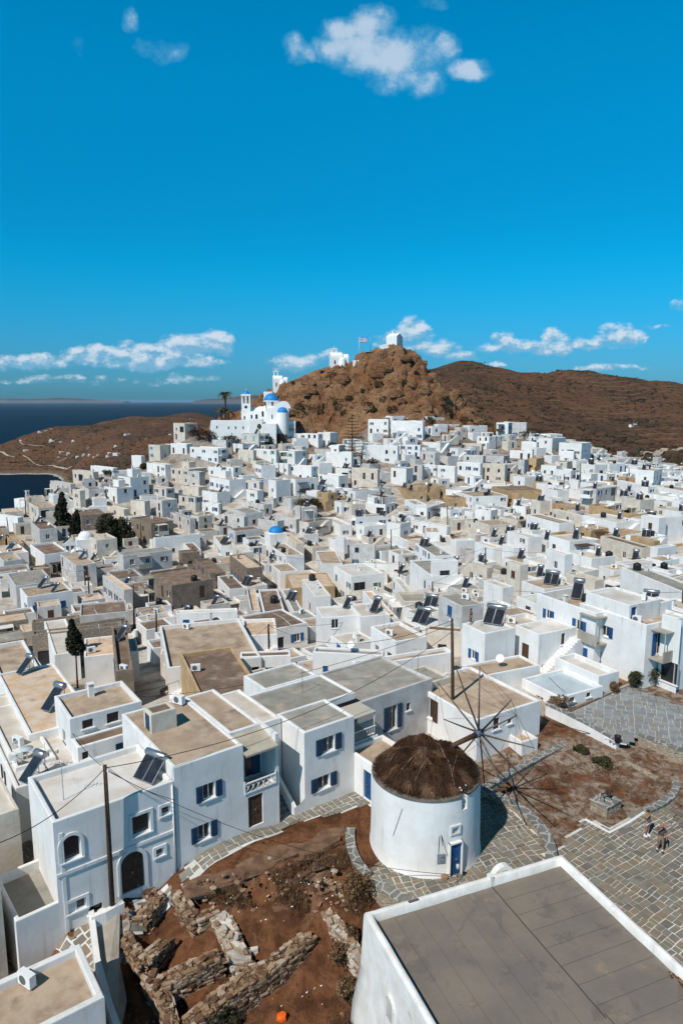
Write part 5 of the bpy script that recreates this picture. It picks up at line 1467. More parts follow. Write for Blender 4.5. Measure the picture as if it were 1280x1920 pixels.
ruin([(333,1670),(350,1700),(368,1724),(404,1706)], [-.1,-.3,-.5,-.5], .5, 'upright ruined wall corner catching the sun below the lane', 2.0)
ruin([(268,1660),(297,1682),(276,1708),(238,1722)], [-.1,-.2,-.4,-.7], .45, 'curving ruined wall directly under the arched-door house', 1.8)
ruin([(410,1712),(430,1745),(445,1785),(470,1790)], [-.5,-.8,-1.2,-1.4], .8, 'leaning ruined wall patched with bright white lime', 2.2, masonry('limed_stone', (.5, .44, .36), (.72, .69, .64), (.36, .26, .18), .7, 1.4, .06))
ruin([(440,1620),(480,1612),(520,1618)], [.5,.6,.55], .5, 'flat outcrop of broken rock courses at the top of the dry slope', .9, ROCKM) if False else None
# rock ledges on the dry slope, scree, litter
def lump(m, c, r, sq=.6, seed=0, mi=0, rot=0):
    """irregular stone: a deformed icosphere-like ball"""
    n1, n2 = 7, 10; ids = []
    for i in range(n1+1):
        th_ = math.pi*i/n1; row = []
        for j in range(n2):
            ph = 2*math.pi*j/n2; v_ = Vector((math.sin(th_)*math.cos(ph), math.sin(th_)*math.sin(ph), math.cos(th_)))
            k = 1+.38*noise.noise(v_*1.4+Vector((seed*3.1, 0, 0)))+.16*noise.noise(v_*3.5+Vector((0, seed, 0)))
            v_ = Vector((max(-.8, min(.8, v_.x*k))*r[0], max(-.8, min(.8, v_.y*k))*r[1], max(-.75, min(.7, v_.z*k))*r[2]))
            x, y = v_.x*math.cos(rot)-v_.y*math.sin(rot), v_.x*math.sin(rot)+v_.y*math.cos(rot); row.append(m.vert((c[0]+x, c[1]+y, c[2]+v_.z)))
        ids.append(row)
    for i in range(n1):
        for j in range(n2): m.face((ids[i][j], ids[i+1][j], ids[i+1][(j+1) % n2], ids[i][(j+1) % n2]), mi, False)
m = MB(); rs = random.Random(21)
for k in range(620):
    px, py = rs.uniform(225, 690), rs.uniform(1600, 1930)
    if px > 640 and py < 1690: continue
    g_ = G(px, py, -1.0); z = T(g_.x, g_.y); g_ = G(px, py, z)
    if proj((g_.x, g_.y, z))[1] < 1700-(px-230)*.33: continue
    s_ = rs.choice((.03, .04, .05, .07, .10, .15)); lump(m, (g_.x, g_.y, z+s_*.1), (s_*rs.uniform(.9, 2.0), s_, s_*.45), seed=k, mi=rs.choice((0, 0, 1, 2)), rot=rs.uniform(0, 3))
tag(m.build('scree', STN), 'loose stones scattered over the dry ground around the ruins', 'scree', kind='stuff')
m = MB()
for (px, py, a, b, c_) in ((420,1640,3.2,1.0,.55),(520,1600,3.4,.9,.5),(360,1655,1.8,.8,.5),(590,1570,3.0,.8,.35),(470,1665,2.6,.7,.5),(560,1640,2.2,.6,.45),(440,1700,2.0,.7,.5),(520,1560,2.4,.5,.3),(610,1610,1.4,.5,.3)):
    g_ = G(px, py, 0); z = T(g_.x, g_.y); g_ = G(px, py, z); lump(m, (g_.x, g_.y, z-.22), (a*.9, b, c_*.8), seed=px, mi=0, rot=R(rs.uniform(18, 42)))
for k in range(46):
    px, py = rs.uniform(330, 640), rs.uniform(1565, 1735)
    if py < np.interp(px, [335,500,640], [1680,1610,1552]): continue
    g_ = G(px, py, 0); z = T(g_.x, g_.y); g_ = G(px, py, z); a = rs.uniform(.5, 1.7); lump(m, (g_.x, g_.y, z-.05), (a, a*rs.uniform(.25, .5), rs.uniform(.14, .3)), seed=k*3+2, mi=0, rot=R(rs.uniform(15, 45)))
tag(m.build('rock_ledge', mat('rust_rock', (.20, .115, .07), .95, (.115, .062, .038), 1.3, bump=.08, bscale=2.5, col3=(.27, .17, .10), s3=1.2, t3=(.5, .7))), 'layered rusty rock ledges cropping out of the dry slope under the lane', 'rock ledge', kind='stuff')
m = MB()
for k in range(110):
    px, py = rs.uniform(250, 650), rs.uniform(1650, 1900); g_ = G(px, py, -1.2); z = T(g_.x, g_.y); g_ = G(px, py, z); s_ = rs.uniform(.03, .08)
    a = rs.uniform(0, 6); m.poly([(g_.x, g_.y, z+.35), (g_.x+s_*math.cos(a), g_.y+s_*math.sin(a), z+.38), (g_.x+s_, g_.y+s_, z+.40), (g_.x-s_*math.sin(a), g_.y+s_*math.cos(a), z+.36)])
tag(m.build('litter', WHT), 'white scraps of litter strewn between the ruined walls', 'litter', kind='stuff')
g_ = G(527, 1876, -1.9); m = MB(); lump(m, (0, 0, 0), (.28, .24, .2), seed=5)
tag(m.build('plastic_sack', mat('orange_plastic', (.75, .13, .015), .5), loc=(g_.x, g_.y, T(g_.x, g_.y)+.25)), 'bright orange plastic sack lying below the long ruined wall', 'sack')
g_ = G(1134, 1520, .0); pl = thing('stone_plinth', 'square stone plinth with slate top in the dry garden plot', 'plinth', (g_.x, g_.y, 0), R(34))
m = MB(); m.box(-.75, -.6, -.2, .75, .6, .72); m.build('body', STW, pl); m = MB(); m.box(-.8, -.65, .722, .8, .65, .80); m.build('top', COPE, pl)
pm = thing('iron_winch', 'rusty iron winch standing on the stone plinth', 'winch', (g_.x, g_.y, .80), R(20))
m = MB(); m.tube([(-.3, -.2, 0), (-.3, 0, .5), (-.3, .2, 0)], .03, 5); m.tube([(.25, -.2, 0), (.25, 0, .5), (.25, .2, 0)], .03, 5); m.build('frame', BRN, pm)
m = MB(); m.tube([(-.4, 0, .45), (.45, 0, .45)], .05, 8); m.tube([(.1, 0, .45), (.18, 0, .45)], .22, 12); m.build('drum', BRN, pm); m = MB(); m.tube([(.45, 0, .45), (.47, 0, .75), (.62, 0, .75)], .02, 5); m.build('crank', BRN, pm)
g_ = G(1159, 1393, 1.1); m = MB(); m.lathe([(.16, 0), (.2, .02), (.23, .5), (.25, .52), (.22, .52)], 14, c=(0, 0, 0)); tag(m.build('litter_bin', BLACKP, loc=(g_.x-.1, g_.y, 1.14)), 'small black litter bin at the corner of the upper square', 'bin')
g_ = G(833, 1648, .05); m = MB(); lump(m, (0, 0, .12), (.25, .2, .2), seed=9); tag(m.build('boulder', STN[0], loc=(g_.x, g_.y, .05)), 'round ochre stone beside the mill door', 'stone')
g_ = G(857, 1655, .05); lp = thing('garden_lamp', 'thin black lamp post in front of the blue mill door', 'lamp', (g_.x, g_.y, .05)); m = MB(); m.tube([(0, 0, 0), (0, 0, .85)], .025, 6); m.build('post', BLACKP, lp); m = MB(); m.lathe([(.02, .8), (.09, .88), (.10, 1.08), (.02, 1.14)], 10); m.build('lantern', mat('milky_lamp_glass', (.5, .5, .48), .3), lp)

# front row extras: loggia canopy, balustrade, stairs, roof hut, canopy beside the mill
def part_on(b, m, name, mats): o = m.build(name, mats, b.root, b.off, b.yaw-b.house['blocks'][0].yaw); return o
m = MB(); m.poly([(4.3-.0, -.35, 5.55), (6.5, -.35, 5.55), (6.5, 1.72, 5.95), (4.3, 1.72, 5.95)]); m.poly([(4.3, -.35, 5.50), (4.3, 1.72, 5.90), (6.5, 1.72, 5.90), (6.5, -.35, 5.50)]); m.box(4.3, -.36, 5.44, 6.5, -.33, 5.56); part_on(h2, m, 'awning', mat('beige_canvas', (.46, .42, .33), .9, (.38, .33, .25), 1.5))
m = MB(); m.box(6.5, 0, 0, 6.72, 2.6, 6.1); part_on(h2, m, 'side_wall', WH)
m = MB(); m.box(4.35, -.06, 3.55, 6.48, .02, 3.62); m.box(4.35, -.06, 2.95, 6.48, .02, 3.02)
for k in range(6):
    x = 4.4+k*.35; m.tube([(x, -.02, 3.0), (x+.33, -.02, 3.58)], .022, 4); m.tube([(x+.33, -.02, 3.0), (x, -.02, 3.58)], .022, 4)
m.box(4.31, -.05, 2.9, 4.38, .03, 3.75); m.box(6.44, -.05, 2.9, 6.5, .03, 3.75); part_on(h2, m, 'balustrade', WHT)
m = MB(); m.box(5.3, 1.6, 3.0, 6.3, 1.68, 5.1); m.box(4.6, 1.6, 3.0, 4.95, 1.68, 5.1, 1); m.box(5.75, 1.55, 3.0, 6.3, 1.59, 5.1, 1); part_on(h2, m, 'balcony_door', [GLASS, DBLUE])
m = MB()
for k in range(14): m.box(6.78, .1+k*.30, -.3, 7.75, .42+k*.30, .14+k*.19)
part_on(h2, m, 'stairs', SLATE)
m = MB(); 
for k in range(1): m.poly([(7.78, 0, -.3), (7.78, 0, .75), (7.78, 4.2, 3.3), (7.78, 4.2, -.3)]); m.poly([(8.0, 0, -.3), (8.0, 4.2, -.3), (8.0, 4.2, 3.3), (8.0, 0, .75)]); m.poly([(7.78, 0, .75), (8.0, 0, .75), (8.0, 4.2, 3.3), (7.78, 4.2, 3.3)]); m.poly([(7.78, 0, -.3), (8.0, 0, -.3), (8.0, 0, .75), (7.78, 0, .75)]); m.poly([(8.0, 0, -.3), (8.6, 0, -.3), (8.6, 0, 1.1), (8.0, 0, .75)])
part_on(h2, m, 'stair_wall', WH)
m = MB(); m.box(.02, 0.1, 2.86, 2.55, 2.3, 2.90); m.box(0.0, -.02, 4.62, 2.6, 1.9, 4.68); m.tube([(2.5, .05, 2.9), (2.5, .05, 4.62)], .05, 6); m.tube([(0.1, .05, 2.9), (0.1, .05, 4.62)], .04, 6); m.box(0, 2.34, 2.9, 2.7, 2.42, 4.7, 1); part_on(h4, m, 'veranda_roof', [mat('beige_shade', (.48, .44, .36), .9), GLASS])
m = MB(); m.box(.05, -.02, 3.6, 2.6, .04, 3.66); 
for k in range(12): m.tube([(.15+k*.21, .01, 2.9), (.15+k*.21, .01, 3.6)], .018, 4)
part_on(h4, m, 'railing', WHT)
# moulded string course, downpipes of the arched-door house
m = MB(); m.box(0, -.07, 2.95, 6.25, -.002, 3.13); m.box(.25, -.05, -.5, .42, -.002, 2.94); m.box(.25, -.05, 3.14, .42, -.002, 5.3); part_on(h1, m, 'moulding', WH)
m = MB(); m.tube([(6.2, -.06, .3), (6.2, -.06, 5.8)], .045, 7); part_on(h1, m, 'downpipe', WHT)
hut = addblock(h2, .6, 4.6, 1.6, 1.3, 1.25, para=.08, roof='n', auto=False); hut.root = h2.root
_b0 = h2; off_ = Vector((*loc2(_b0, hut.P.x, hut.P.y), hut.z0-_b0.z0)); hut.off = off_
wall_mesh(hut).build('wall', WALL['c'], h2.root, off_); rf = MB(); rf.poly([(.2, .2, 1.17), (1.4, .2, 1.17), (1.4, 1.1, 1.17), (.2, 1.1, 1.17)]); rf.build('roof', ROOF['n'], h2.root, off_)
m = MB(); m.box(-.03, .35, .05, -.005, .95, 1.05); m.build('hatch', DBLUE, h2.root, off_)
def on_hill(px, py):
    r = ray(px, py); y = 250.0
    while y < 345:
        t = y/r.y; x, z = r.x*t, CZ+r.z*t
        if z < hill_h(x, y): return Vector((x, y, z))
        y += .4
    return None
# ---------------------------------------------------------------- the blue-domed church and the hill chapels
CW = mat('church_whitewash', (.82, .81, .79), .9, (.76, .75, .73), .8, bump=.01, bscale=3)
def at_px(px, py, Y): return atY(px, py, Y)
def vault(m, x0, x1, y0, y1, z, r=None, n=12, mi=0, axis='x'):
    """barrel vault lying on a box top"""
    if axis == 'x':
        c = (y0+y1)/2; r = (y1-y0)/2; P_ = [(c-r*math.cos(math.pi*k/n), z+r*.95*math.sin(math.pi*k/n)) for k in range(n+1)]
        for k in range(n): m.poly([(x0, P_[k][0], P_[k][1]), (x1, P_[k][0], P_[k][1]), (x1, P_[k+1][0], P_[k+1][1]), (x0, P_[k+1][0], P_[k+1][1])], mi, True)
        m.poly([(x0, a, b) for a, b in P_], mi); m.poly([(x1, a, b) for a, b in P_[::-1]], mi)
    else:
        c = (x0+x1)/2; r = (x1-x0)/2; P_ = [(c-r*math.cos(math.pi*k/n), z+r*.95*math.sin(math.pi*k/n)) for k in range(n+1)]
        for k in range(n): m.poly([(P_[k][0], y1, P_[k][1]), (P_[k][0], y0, P_[k][1]), (P_[k+1][0], y0, P_[k+1][1]), (P_[k+1][0], y1, P_[k+1][1])], mi, True)
        m.poly([(a, y0, b) for a, b in P_[::-1]], mi); m.poly([(a, y1, b) for a, b in P_], mi)
YC = 246.0; K = YC/F*1.01
c0 = at_px(455, 812, YC); ch = thing('church', 'large white church with blue dome and arched bell tower below the rocky hill', 'church', tuple(c0), R(3))
P2 = lambda px: (px-455)*K; Z2 = lambda py: (812-py)*K
m = MB(); m.box(P2(453), 0, -5, P2(512), 9, Z2(772)); m.box(P2(500), -1.2, -5, P2(540), 8, Z2(766)); m.box(P2(540), 1, -5, P2(552), 8, Z2(790)); m.box(P2(498), 3.0, 0, P2(520), 9, Z2(756))
m.poly([(P2(498), 2.99, Z2(756)), (P2(490), 2.99, Z2(771)), (P2(498), 2.99, Z2(771))]); vault(m, P2(516), P2(544), -1.2, 8, Z2(767), axis='y'); m.box(P2(492), 9, Z2(780), P2(508), 12, Z2(736))
vault(m, P2(453), P2(498), 1.0, 7.0, Z2(772)-1.2)
m.build('body', CW, ch)
m = MB(); cx_ = P2(507.5); m.lathe([(2.75, Z2(768)), (2.75, Z2(755)), (2.95, Z2(754.5)), (2.95, Z2(753)), (2.6, Z2(753))], 20, c=(cx_, 4.4, 0)); dr_ = m.build('drum', CW, ch)
m = MB(); m.lathe([(2.7*math.cos(a), Z2(753.5)+2.75*math.sin(a)) for a in [math.pi/2*k/9 for k in range(10)]], 26, c=(cx_, 4.4, 0)); do_ = m.build('dome', DOME, ch)
m = MB(); zt = Z2(753.5)+2.75; m.box(cx_-.06, 4.34, zt-.1, cx_+.06, 4.46, zt+.9); m.box(cx_-.3, 4.36, zt+.5, cx_+.3, 4.44, zt+.62); m.build('cross', WHT, do_)
m = MB(); m.lathe([(1.9, -1), (1.9, Z2(774))], 18, c=(P2(529), -.9, 0)); m.build('apse', CW, ch)
m = MB(); m.lathe([(1.95*math.cos(a), Z2(774)+1.9*math.sin(a)) for a in [math.pi/2*k/7 for k in range(8)]], 20, c=(P2(529), -.9, 0)); m.build('apse_dome', DOME, ch)
for (px, py, w_, h_) in ((492.5, 777, .7, 1.9), (510, 757, .5, 1.2), (496, 757, .5, 1.2), (459, 784, .5, 1.2), (472, 782, .6, 1.3), (481, 782, .8, 1.6)):
    yy_ = -.03 if px < 495 and py > 760 else 1.55
    q = MB(); 
    if py < 760: q.box(P2(px)-w_/2, 4.4-2.80, Z2(py+5), P2(px)+w_/2, 4.4-2.4, Z2(py-2))
    else: q.box(P2(px)-w_/2, -.04, Z2(py)-h_/2, P2(px)+w_/2, .1, Z2(py)+h_/2)
    q.build('window', GLASS, ch)
q = MB(); q.box(P2(509), -1.24, Z2(786), P2(511), -1.1, Z2(778)); q.build('window', GLASS, ch)
# bell tower
bx0, bx1 = P2(454), P2(470); m = MB(); wz0, wz1 = Z2(772), Z2(758); W_ = bx1-bx0
m.box(bx0, 0, wz0-.1, bx1, W_, wz1); 
for (a, b) in ((bx0, bx0+.45), (bx0+W_/2-.25, bx0+W_/2+.25), (bx1-.45, bx1)):
    for (c_, d_) in ((0, .45), (W_-.45, W_)): m.box(a, c_, wz1, b, d_, Z2(744.5))
for (a, b) in ((0, .45), (W_-.45, W_)): m.box(bx0, W_/2-.25, wz1, bx0+.45, W_/2+.25, Z2(744.5)); m.box(bx1-.45, W_/2-.25, wz1, bx1, W_/2+.25, Z2(744.5))
m.box(bx0-.1, -.1, Z2(744.5), bx1+.1, W_+.1, Z2(741)); bt = m.build('bell_tower', CW, ch)
m = MB(); m.lathe([(1.25*math.cos(a), Z2(741)+1.15*math.sin(a)) for a in [math.pi/2*k/6 for k in range(7)]], 16, c=((bx0+bx1)/2, W_/2, 0)); m.build('cupola', DOME, bt)
m = MB(); m.tube([((bx0+bx1)/2, W_/2, Z2(741)+1), ((bx0+bx1)/2, W_/2, Z2(741)+2.0)], .06, 5); m.build('cross', WHT, bt)
m = MB(); m.lathe([(.05, .5), (.2, .4), (.3, .0), (.34, -.05)], 10, c=(bx0+W_*.3, .3, Z2(752))); m.lathe([(.05, .5), (.2, .4), (.3, .0), (.34, -.05)], 10, c=(bx0+W_*.72, .3, Z2(752))); m.build('bell', BRN, bt)
m = MB()
for k in range(2): m.lathe([(.05, 0), (.5, .0)], 12, c=(bx0+W_/2, -.03, 0)) if False else None
q = MB(); q.poly([(bx0+W_/2+.55*math.cos(a), -.02, (wz0+wz1)/2+.1+.55*math.sin(a)) for a in [2*math.pi*k/14 for k in range(14)]]); q.build('round_window', GLASS, bt)
# white terrace wall in front of the church
t0 = at_px(391, 812, 239); tb = thing('terrace_building', 'long white buttress wall with four small windows under the church', 'building', tuple(t0), R(2)); Pq = lambda px: (px-391)*239/F*1.01; Zq = lambda py: (812-py)*239/F*1.01
m = MB(); m.box(Pq(396), 0, -6, Pq(466), 6, Zq(789)); m.poly([(Pq(388), 0, -6), (Pq(396), 0, -6), (Pq(396), 0, Zq(789))]); m.poly([(Pq(388), 0, -6), (Pq(396), 0, Zq(789)), (Pq(396), 6, -6)]); m.box(Pq(466), -.8, -6, Pq(490), 6, Zq(787)); m.box(Pq(490), -1.6, -6, Pq(516), 6, Zq(795)); m.build('wall', CW, tb)
for px, py in ((428, 802), (441, 802), (455, 802), (407, 801)):
    q = MB(); q.box(Pq(px)-.22, -.03, Zq(py)-.5, Pq(px)+.22, .05, Zq(py)+.4); q.build('window', GLASS, tb)
q = MB(); q.poly([(Pq(485)+.75*math.cos(a), -.83, Zq(800)+1.0*math.sin(a)) for a in [2*math.pi*k/16 for k in range(16)]]); q.build('archway', BRN, tb)
def chapel(px0, px1, pybase, pyroof, Y, label, rot, kind, apse_px=None):
    q_ = None
    for dy in range(0, 12, 2):
        q_ = q_ or on_hill((px0*.4+px1*.6), pybase+dy)
    if q_: Y = q_.y+1.5
    K_ = Y/F*1.0; p0 = at_px(px0, pybase, Y); w_ = (px1-px0)*K_; h_ = (pybase-pyroof)*K_
    r_ = thing('chapel', label, 'chapel', tuple(p0), rot, None); m = MB(); dp = w_*.62
    if kind == 'vault':
        m.box(0, 0, -2.5, w_*.62, dp, h_*.55); vault(m, 0, w_*.62, 0, dp, h_*.55); vault(m, w_*.30, w_, 0, 0, 0) if False else None
        m.box(w_*.62, .4, -2.5, w_*.95, dp-.4, h_*.5); vault(m, w_*.62, w_*.95, .4, dp-.4, h_*.5)
        m.build('body', CW, r_); m = MB(); m.lathe([(w_*.17, -2), (w_*.17, h_*.42), (w_*.14, h_*.5), (w_*.06, h_*.58), (0.01, h_*.6)], 16, c=(w_*.62, .1, 0)); m.build('apse', CW, r_)
        m = MB(); bx = w_*.2; zb = h_*.55+dp*.38; bw_ = w_*.15
        for a in (-bw_, bw_*.55): m.box(bx+a, dp*.35, zb, bx+a+bw_*.45, dp*.35+.5, zb+h_*.34)
        m.box(bx-bw_*1.2, dp*.33, zb+h_*.34, bx+bw_*1.2, dp*.35+.55, zb+h_*.42); m.box(bx-.1, dp*.38, zb+h_*.42, bx+.1, dp*.38+.15, zb+h_*.6); m.build('belfry', CW, r_)
        q = MB(); q.box(w_*.18, -.03, h_*.05, w_*.26, .05, h_*.35); q.build('door', BRN, r_)
    else:
        m.box(0, 0, -2.5, w_*.56, dp, h_*.72); z = h_*.72
        x1 = w_*.56; m.poly([(0, 0, z), (x1, 0, z), (x1, dp/2, h_), (0, dp/2, h_)]); m.poly([(0, dp, z), (0, dp/2, h_), (x1, dp/2, h_), (x1, dp, z)]); m.poly([(0, 0, z), (0, dp/2, h_), (0, dp, z)]); m.poly([(x1, 0, z), (x1, dp, z), (x1, dp/2, h_)])
        m.build('body', CW, r_); q = MB(); q.box(w_*.2, dp*.4, h_*.86, w_*.26, dp*.6, h_*1.22); q.build('belfry', CW, r_)
        q = MB(); q.tube([(x1+.02, dp*.5-.45, h_*.52), (x1+.02, dp*.5+.45, h_*.52)], .06, 5); q.tube([(x1+.02, dp*.5, h_*.35), (x1+.02, dp*.5, h_*.68)], .06, 5); q.build('wall_cross', CW, r_)
    return r_
chapel(512, 540, 726, 702, 284, 'small white vaulted chapel with open belfry just above the blue-domed church', R(8), 'vault')
chapel(620, 655, 684, 661, 290, 'white vaulted chapel with belfry halfway up the ridge of the rocky hill', R(8), 'vault')
cc = chapel(724, 762, 646, 626, 294, 'white gable-roofed chapel standing on the summit of the rocky hill', R(-32), 'gable')
m = MB(); p0 = at_px(716, 648, 293); m.box(-1.2, 0, -1.5, 2.6, .3, .35, M=Matrix.Rotation(R(-12), 4, 'Y')); tag(m.build('parapet_wall', CW, loc=tuple(p0)), 'short white wall sloping down left of the summit chapel', 'wall')
m = MB(); p0 = at_px(661, 680, 290); m.box(0, 0, -1.5, 2.6, 2, 1.0); tag(m.build('water_cistern', CW, loc=tuple(p0)), 'small white box-shaped cistern between the flag and the ridge chapel', 'cistern')
# flag
p0 = at_px(673, 664, 290); fl = thing('flagpole', 'tall white flagpole with striped flag on the rocky hill', 'flagpole', (p0.x, p0.y, p0.z-1)); m = MB(); m.tube([(0, 0, 0), (0, 0, 8.0)], [.10, .06], 7); m.build('pole', WHT, fl)
FB = mat('flag_blue', (.02, .08, .35), .8); nS = 9; Lx, Lz = 3.3, 2.2; z0 = 5.7; m = MB(); nx = 14
def fp(u_, v_): return (.08+u_*Lx, .22*math.sin(u_*6)*u_, z0+v_*Lz-.12*u_)
for i in range(nx):
    for j in range(nS):
        u0, u1, v0, v1 = i/nx, (i+1)/nx, j/nS, (j+1)/nS; blue = (j % 2 == 0)
        if v0 > 4/nS-.01 and u1 <= 5.01/nx*1.0:
            cu, cv = i, j-4; blue = not (i == 2 or j == 6)
        m.poly([fp(u0, v0), fp(u1, v0), fp(u1, v1), fp(u0, v1)], 0 if blue else 1, True)
m.build('flag', [FB, WHT], fl)
p0 = at_px(693.5, 655, 292); m = MB(); m.tube([(0, 0, -1), (0, 0, 6)], [.07, .04], 6); tag(m.build('mast', METAL, loc=tuple(p0)), 'thin bare metal mast right of the flag on the hilltop', 'mast')
# ---------------------------------------------------------------- boulders on the rocky hill, its bushes
rs = random.Random(77)
BO = [(668,735,4.2,'long pale slab'),(690,728,3.4,'pale leaning slab'),(752,752,3.2,'flat pale boulder'),(742,738,4.2,'tilted pale slab'),(745,715,3.4,'rounded boulder'),(772,722,3.6,'blocky boulder'),(795,735,4,'blocky boulder'),(812,725,3.6,'slab'),(850,742,5,'slanting boulder'),(830,740,3.8,'boulder'),(720,690,5,'big rounded crag'),(705,700,5,'crag'),(760,672,4.2,'crag'),(790,682,3.6,'crag'),(580,735,4.5,'crag'),(560,742,4.0,'crag'),(640,712,5,'crag'),(890,762,4,'pointed crag'),(878,770,3,'crag'),(610,720,3.5,'crag'),(735,765,3,'pale block'),(690,765,3,'pale block')]
m = MB()
for k in range(170):
    px, py = rs.uniform(470, 925), rs.uniform(648, 815); q = on_hill(px, py)
    if q is None: continue
    s_ = rs.choice((.4, .6, .8, 1.2, 1.6)); lump(m, (q.x, q.y+s_*.2, q.z), (s_*rs.uniform(.8, 1.5), s_*.8, s_*rs.uniform(.45, .8)), seed=k, rot=rs.uniform(-.6, .6))
tag(m.build('hill_rubble', ROCKM), 'broken rocks strewn over the slopes of the rocky hill', 'rocks', kind='stuff')
SIDE = {0: 'left', 1: 'middle', 2: 'right'}
cnt_ = 0
used_lab = set()
for k, (px, py, s_, nm) in enumerate(BO):
    q = on_hill(px, py)
    if q is None: continue
    m = MB(); lump(m, (0, 0, 0), (s_*.8, s_*.6, s_*.5), seed=k*5+1, rot=rs.uniform(-.4, .4))
    near_ = min((('the ridge chapel', 637, 672), ('the summit chapel', 740, 636), ('the blue-domed church', 507, 770), ('the rock shoulder on the right', 890, 770), ('the balconied houses', 720, 790)), key=lambda a: math.hypot(a[1]-px, a[2]-py))
    lab = f"{nm} on the rocky hill {'left' if px < near_[1] else 'right'} of and below {near_[0]}"
    while lab in used_lab: lab = lab.replace(nm, {0: 'another brown ', 1: 'a third '}[cnt_ % 2]+nm, 1) if 'another' not in lab else lab+' again'; cnt_ += 1
    used_lab.add(lab)
    tag(m.build('boulder', ROCKM, loc=tuple(q)), lab, 'boulder', 'boulders on the rocky hill')
# ---------------------------------------------------------------- things on the roofs
def make_heater(panels):
    t = thing('solar_water_heater', None, 'solar heater'); w_ = panels*.98
    for k in range(panels):
        M_ = Matrix.Translation((-w_/2+k*.98+.02, -.75, .15)) @ Matrix.Rotation(R(42), 4, 'X')
        m = MB(); m.box(0, 0, 0, .94, 1.85, .07, M=M_); p_ = m.build('panel', METAL, t)
        m = MB(); m.box(.04, .04, .072, .90, 1.81, .08, M=M_); m.build('collector', PANEL, p_)
    m = MB(); zt = 1.62; m.tube([(-w_/2-.05, .72, zt), (-w_/2+.02, .72, zt), (w_/2-.02, .72, zt), (w_/2+.05, .72, zt)], [.18, .26, .26, .18], 14); m.build('tank', METAL, t)
    m = MB()
    for x in (-w_/2+.1, w_/2-.1): m.tube([(x, .8, 0), (x, .75, 1.45)], .03, 5); m.tube([(x, -.6, .1), (x, .8, .1)], .025, 5); m.tube([(x, .8, 0), (x, -.1, .85)], .02, 5)
    m.build('stand', METAL, t)
    return t
def copy_tree(o, parent=None):
    c = o.copy(); COL.objects.link(c); c.parent = parent
    for ch_ in list(o.children): copy_tree(ch_, c)
    return c
def make_tank():
    t = thing('water_tank', None, 'water tank'); m = MB(); m.lathe([(0, 0), (.5, 0), (.54, .05), (.52, .3), (.54, .33), (.52, .6), (.54, .63), (.52, .85), (.30, .98), (0, 1.0)], 18); m.build('body', BLACKP, t)
    m = MB(); m.lathe([(.18, .97), (.18, 1.06), (0, 1.08)], 12); m.build('lid', BLACKP, t); return t
def make_ac():
    t = thing('air_conditioner', None, 'air conditioner'); m = MB(); m.box(-.42, -.16, .1, .42, .16, .68); m.build('case', WHT, t)
    m = MB(); m.tube([(-.08, -.17, .39), (-.08, -.175, .39)], .22, 14); m.build('fan_grille', mat('grille_grey', (.12, .12, .12), .6) if 'grille_grey' not in bpy.data.materials else bpy.data.materials['grille_grey'], t)
    m = MB(); m.box(-.35, -.14, 0, -.28, .14, .1); m.box(.28, -.14, 0, .35, .14, .1); m.build('feet', METAL, t); return t
def make_aerial():
    t = thing('tv_aerial', None, 'aerial'); m = MB(); m.tube([(0, 0, 0), (0, 0, 2.3)], .02, 5); m.build('mast', METAL, t)
    m = MB(); m.tube([(-.6, 0, 2.1), (.6, 0, 2.1)], .012, 4)
    for k in range(6): m.tube([(-.5+k*.2, -.25, 2.1), (-.5+k*.2, .25, 2.1)], .008, 3)
    m.build('antenna', METAL, t); return t
def make_dish():
    t = thing('satellite_dish', None, 'satellite dish'); m = MB(); m.tube([(0, 0, 0), (0, 0, .7)], .025, 5); m.build('post', METAL, t)
    m = MB(); m.lathe([(0.01, 0), (.2, .03), (.38, .11)], 16); m.v = [tuple(Matrix.Translation((0, -.05, .8)) @ Matrix.Rotation(R(62), 4, 'X') @ Vector(p)) for p in m.v]; m.build('dish', WHT, t); return t
PROTO = {'heater2': make_heater(2), 'heater1': make_heater(1), 'tank': make_tank(), 'ac': make_ac(), 'aerial': make_aerial(), 'dish': make_dish()}
GRP = {'heater2': 'solar water heaters on the flat roofs', 'heater1': 'solar water heaters on the flat roofs', 'tank': 'black water tanks on the roofs', 'ac': 'air conditioner units on the roofs', 'aerial': 'television aerials on the roofs', 'dish': 'satellite dishes on the roofs'}
used_proto = set(); ROOFTHINGS = []
def put(kind, b, s, t, rz, sc=1.0):
    s = min(max(s, .7), b.w-.7); t = min(max(t, .7), b.d-.7)
    p_ = wpt(b, s, t, b.zr)
    for o, *_ in ROOFTHINGS:
        if (Vector(o.location)-p_).length < 1.5: return
    o = PROTO[kind] if kind not in used_proto else copy_tree(PROTO[kind]); used_proto.add(kind)
    o.location = p_; o.rotation_euler = (0, 0, rz); o.scale = (sc, sc, sc); o['group'] = GRP[kind]
    ROOFTHINGS.append((o, kind, b, s, t)); return o
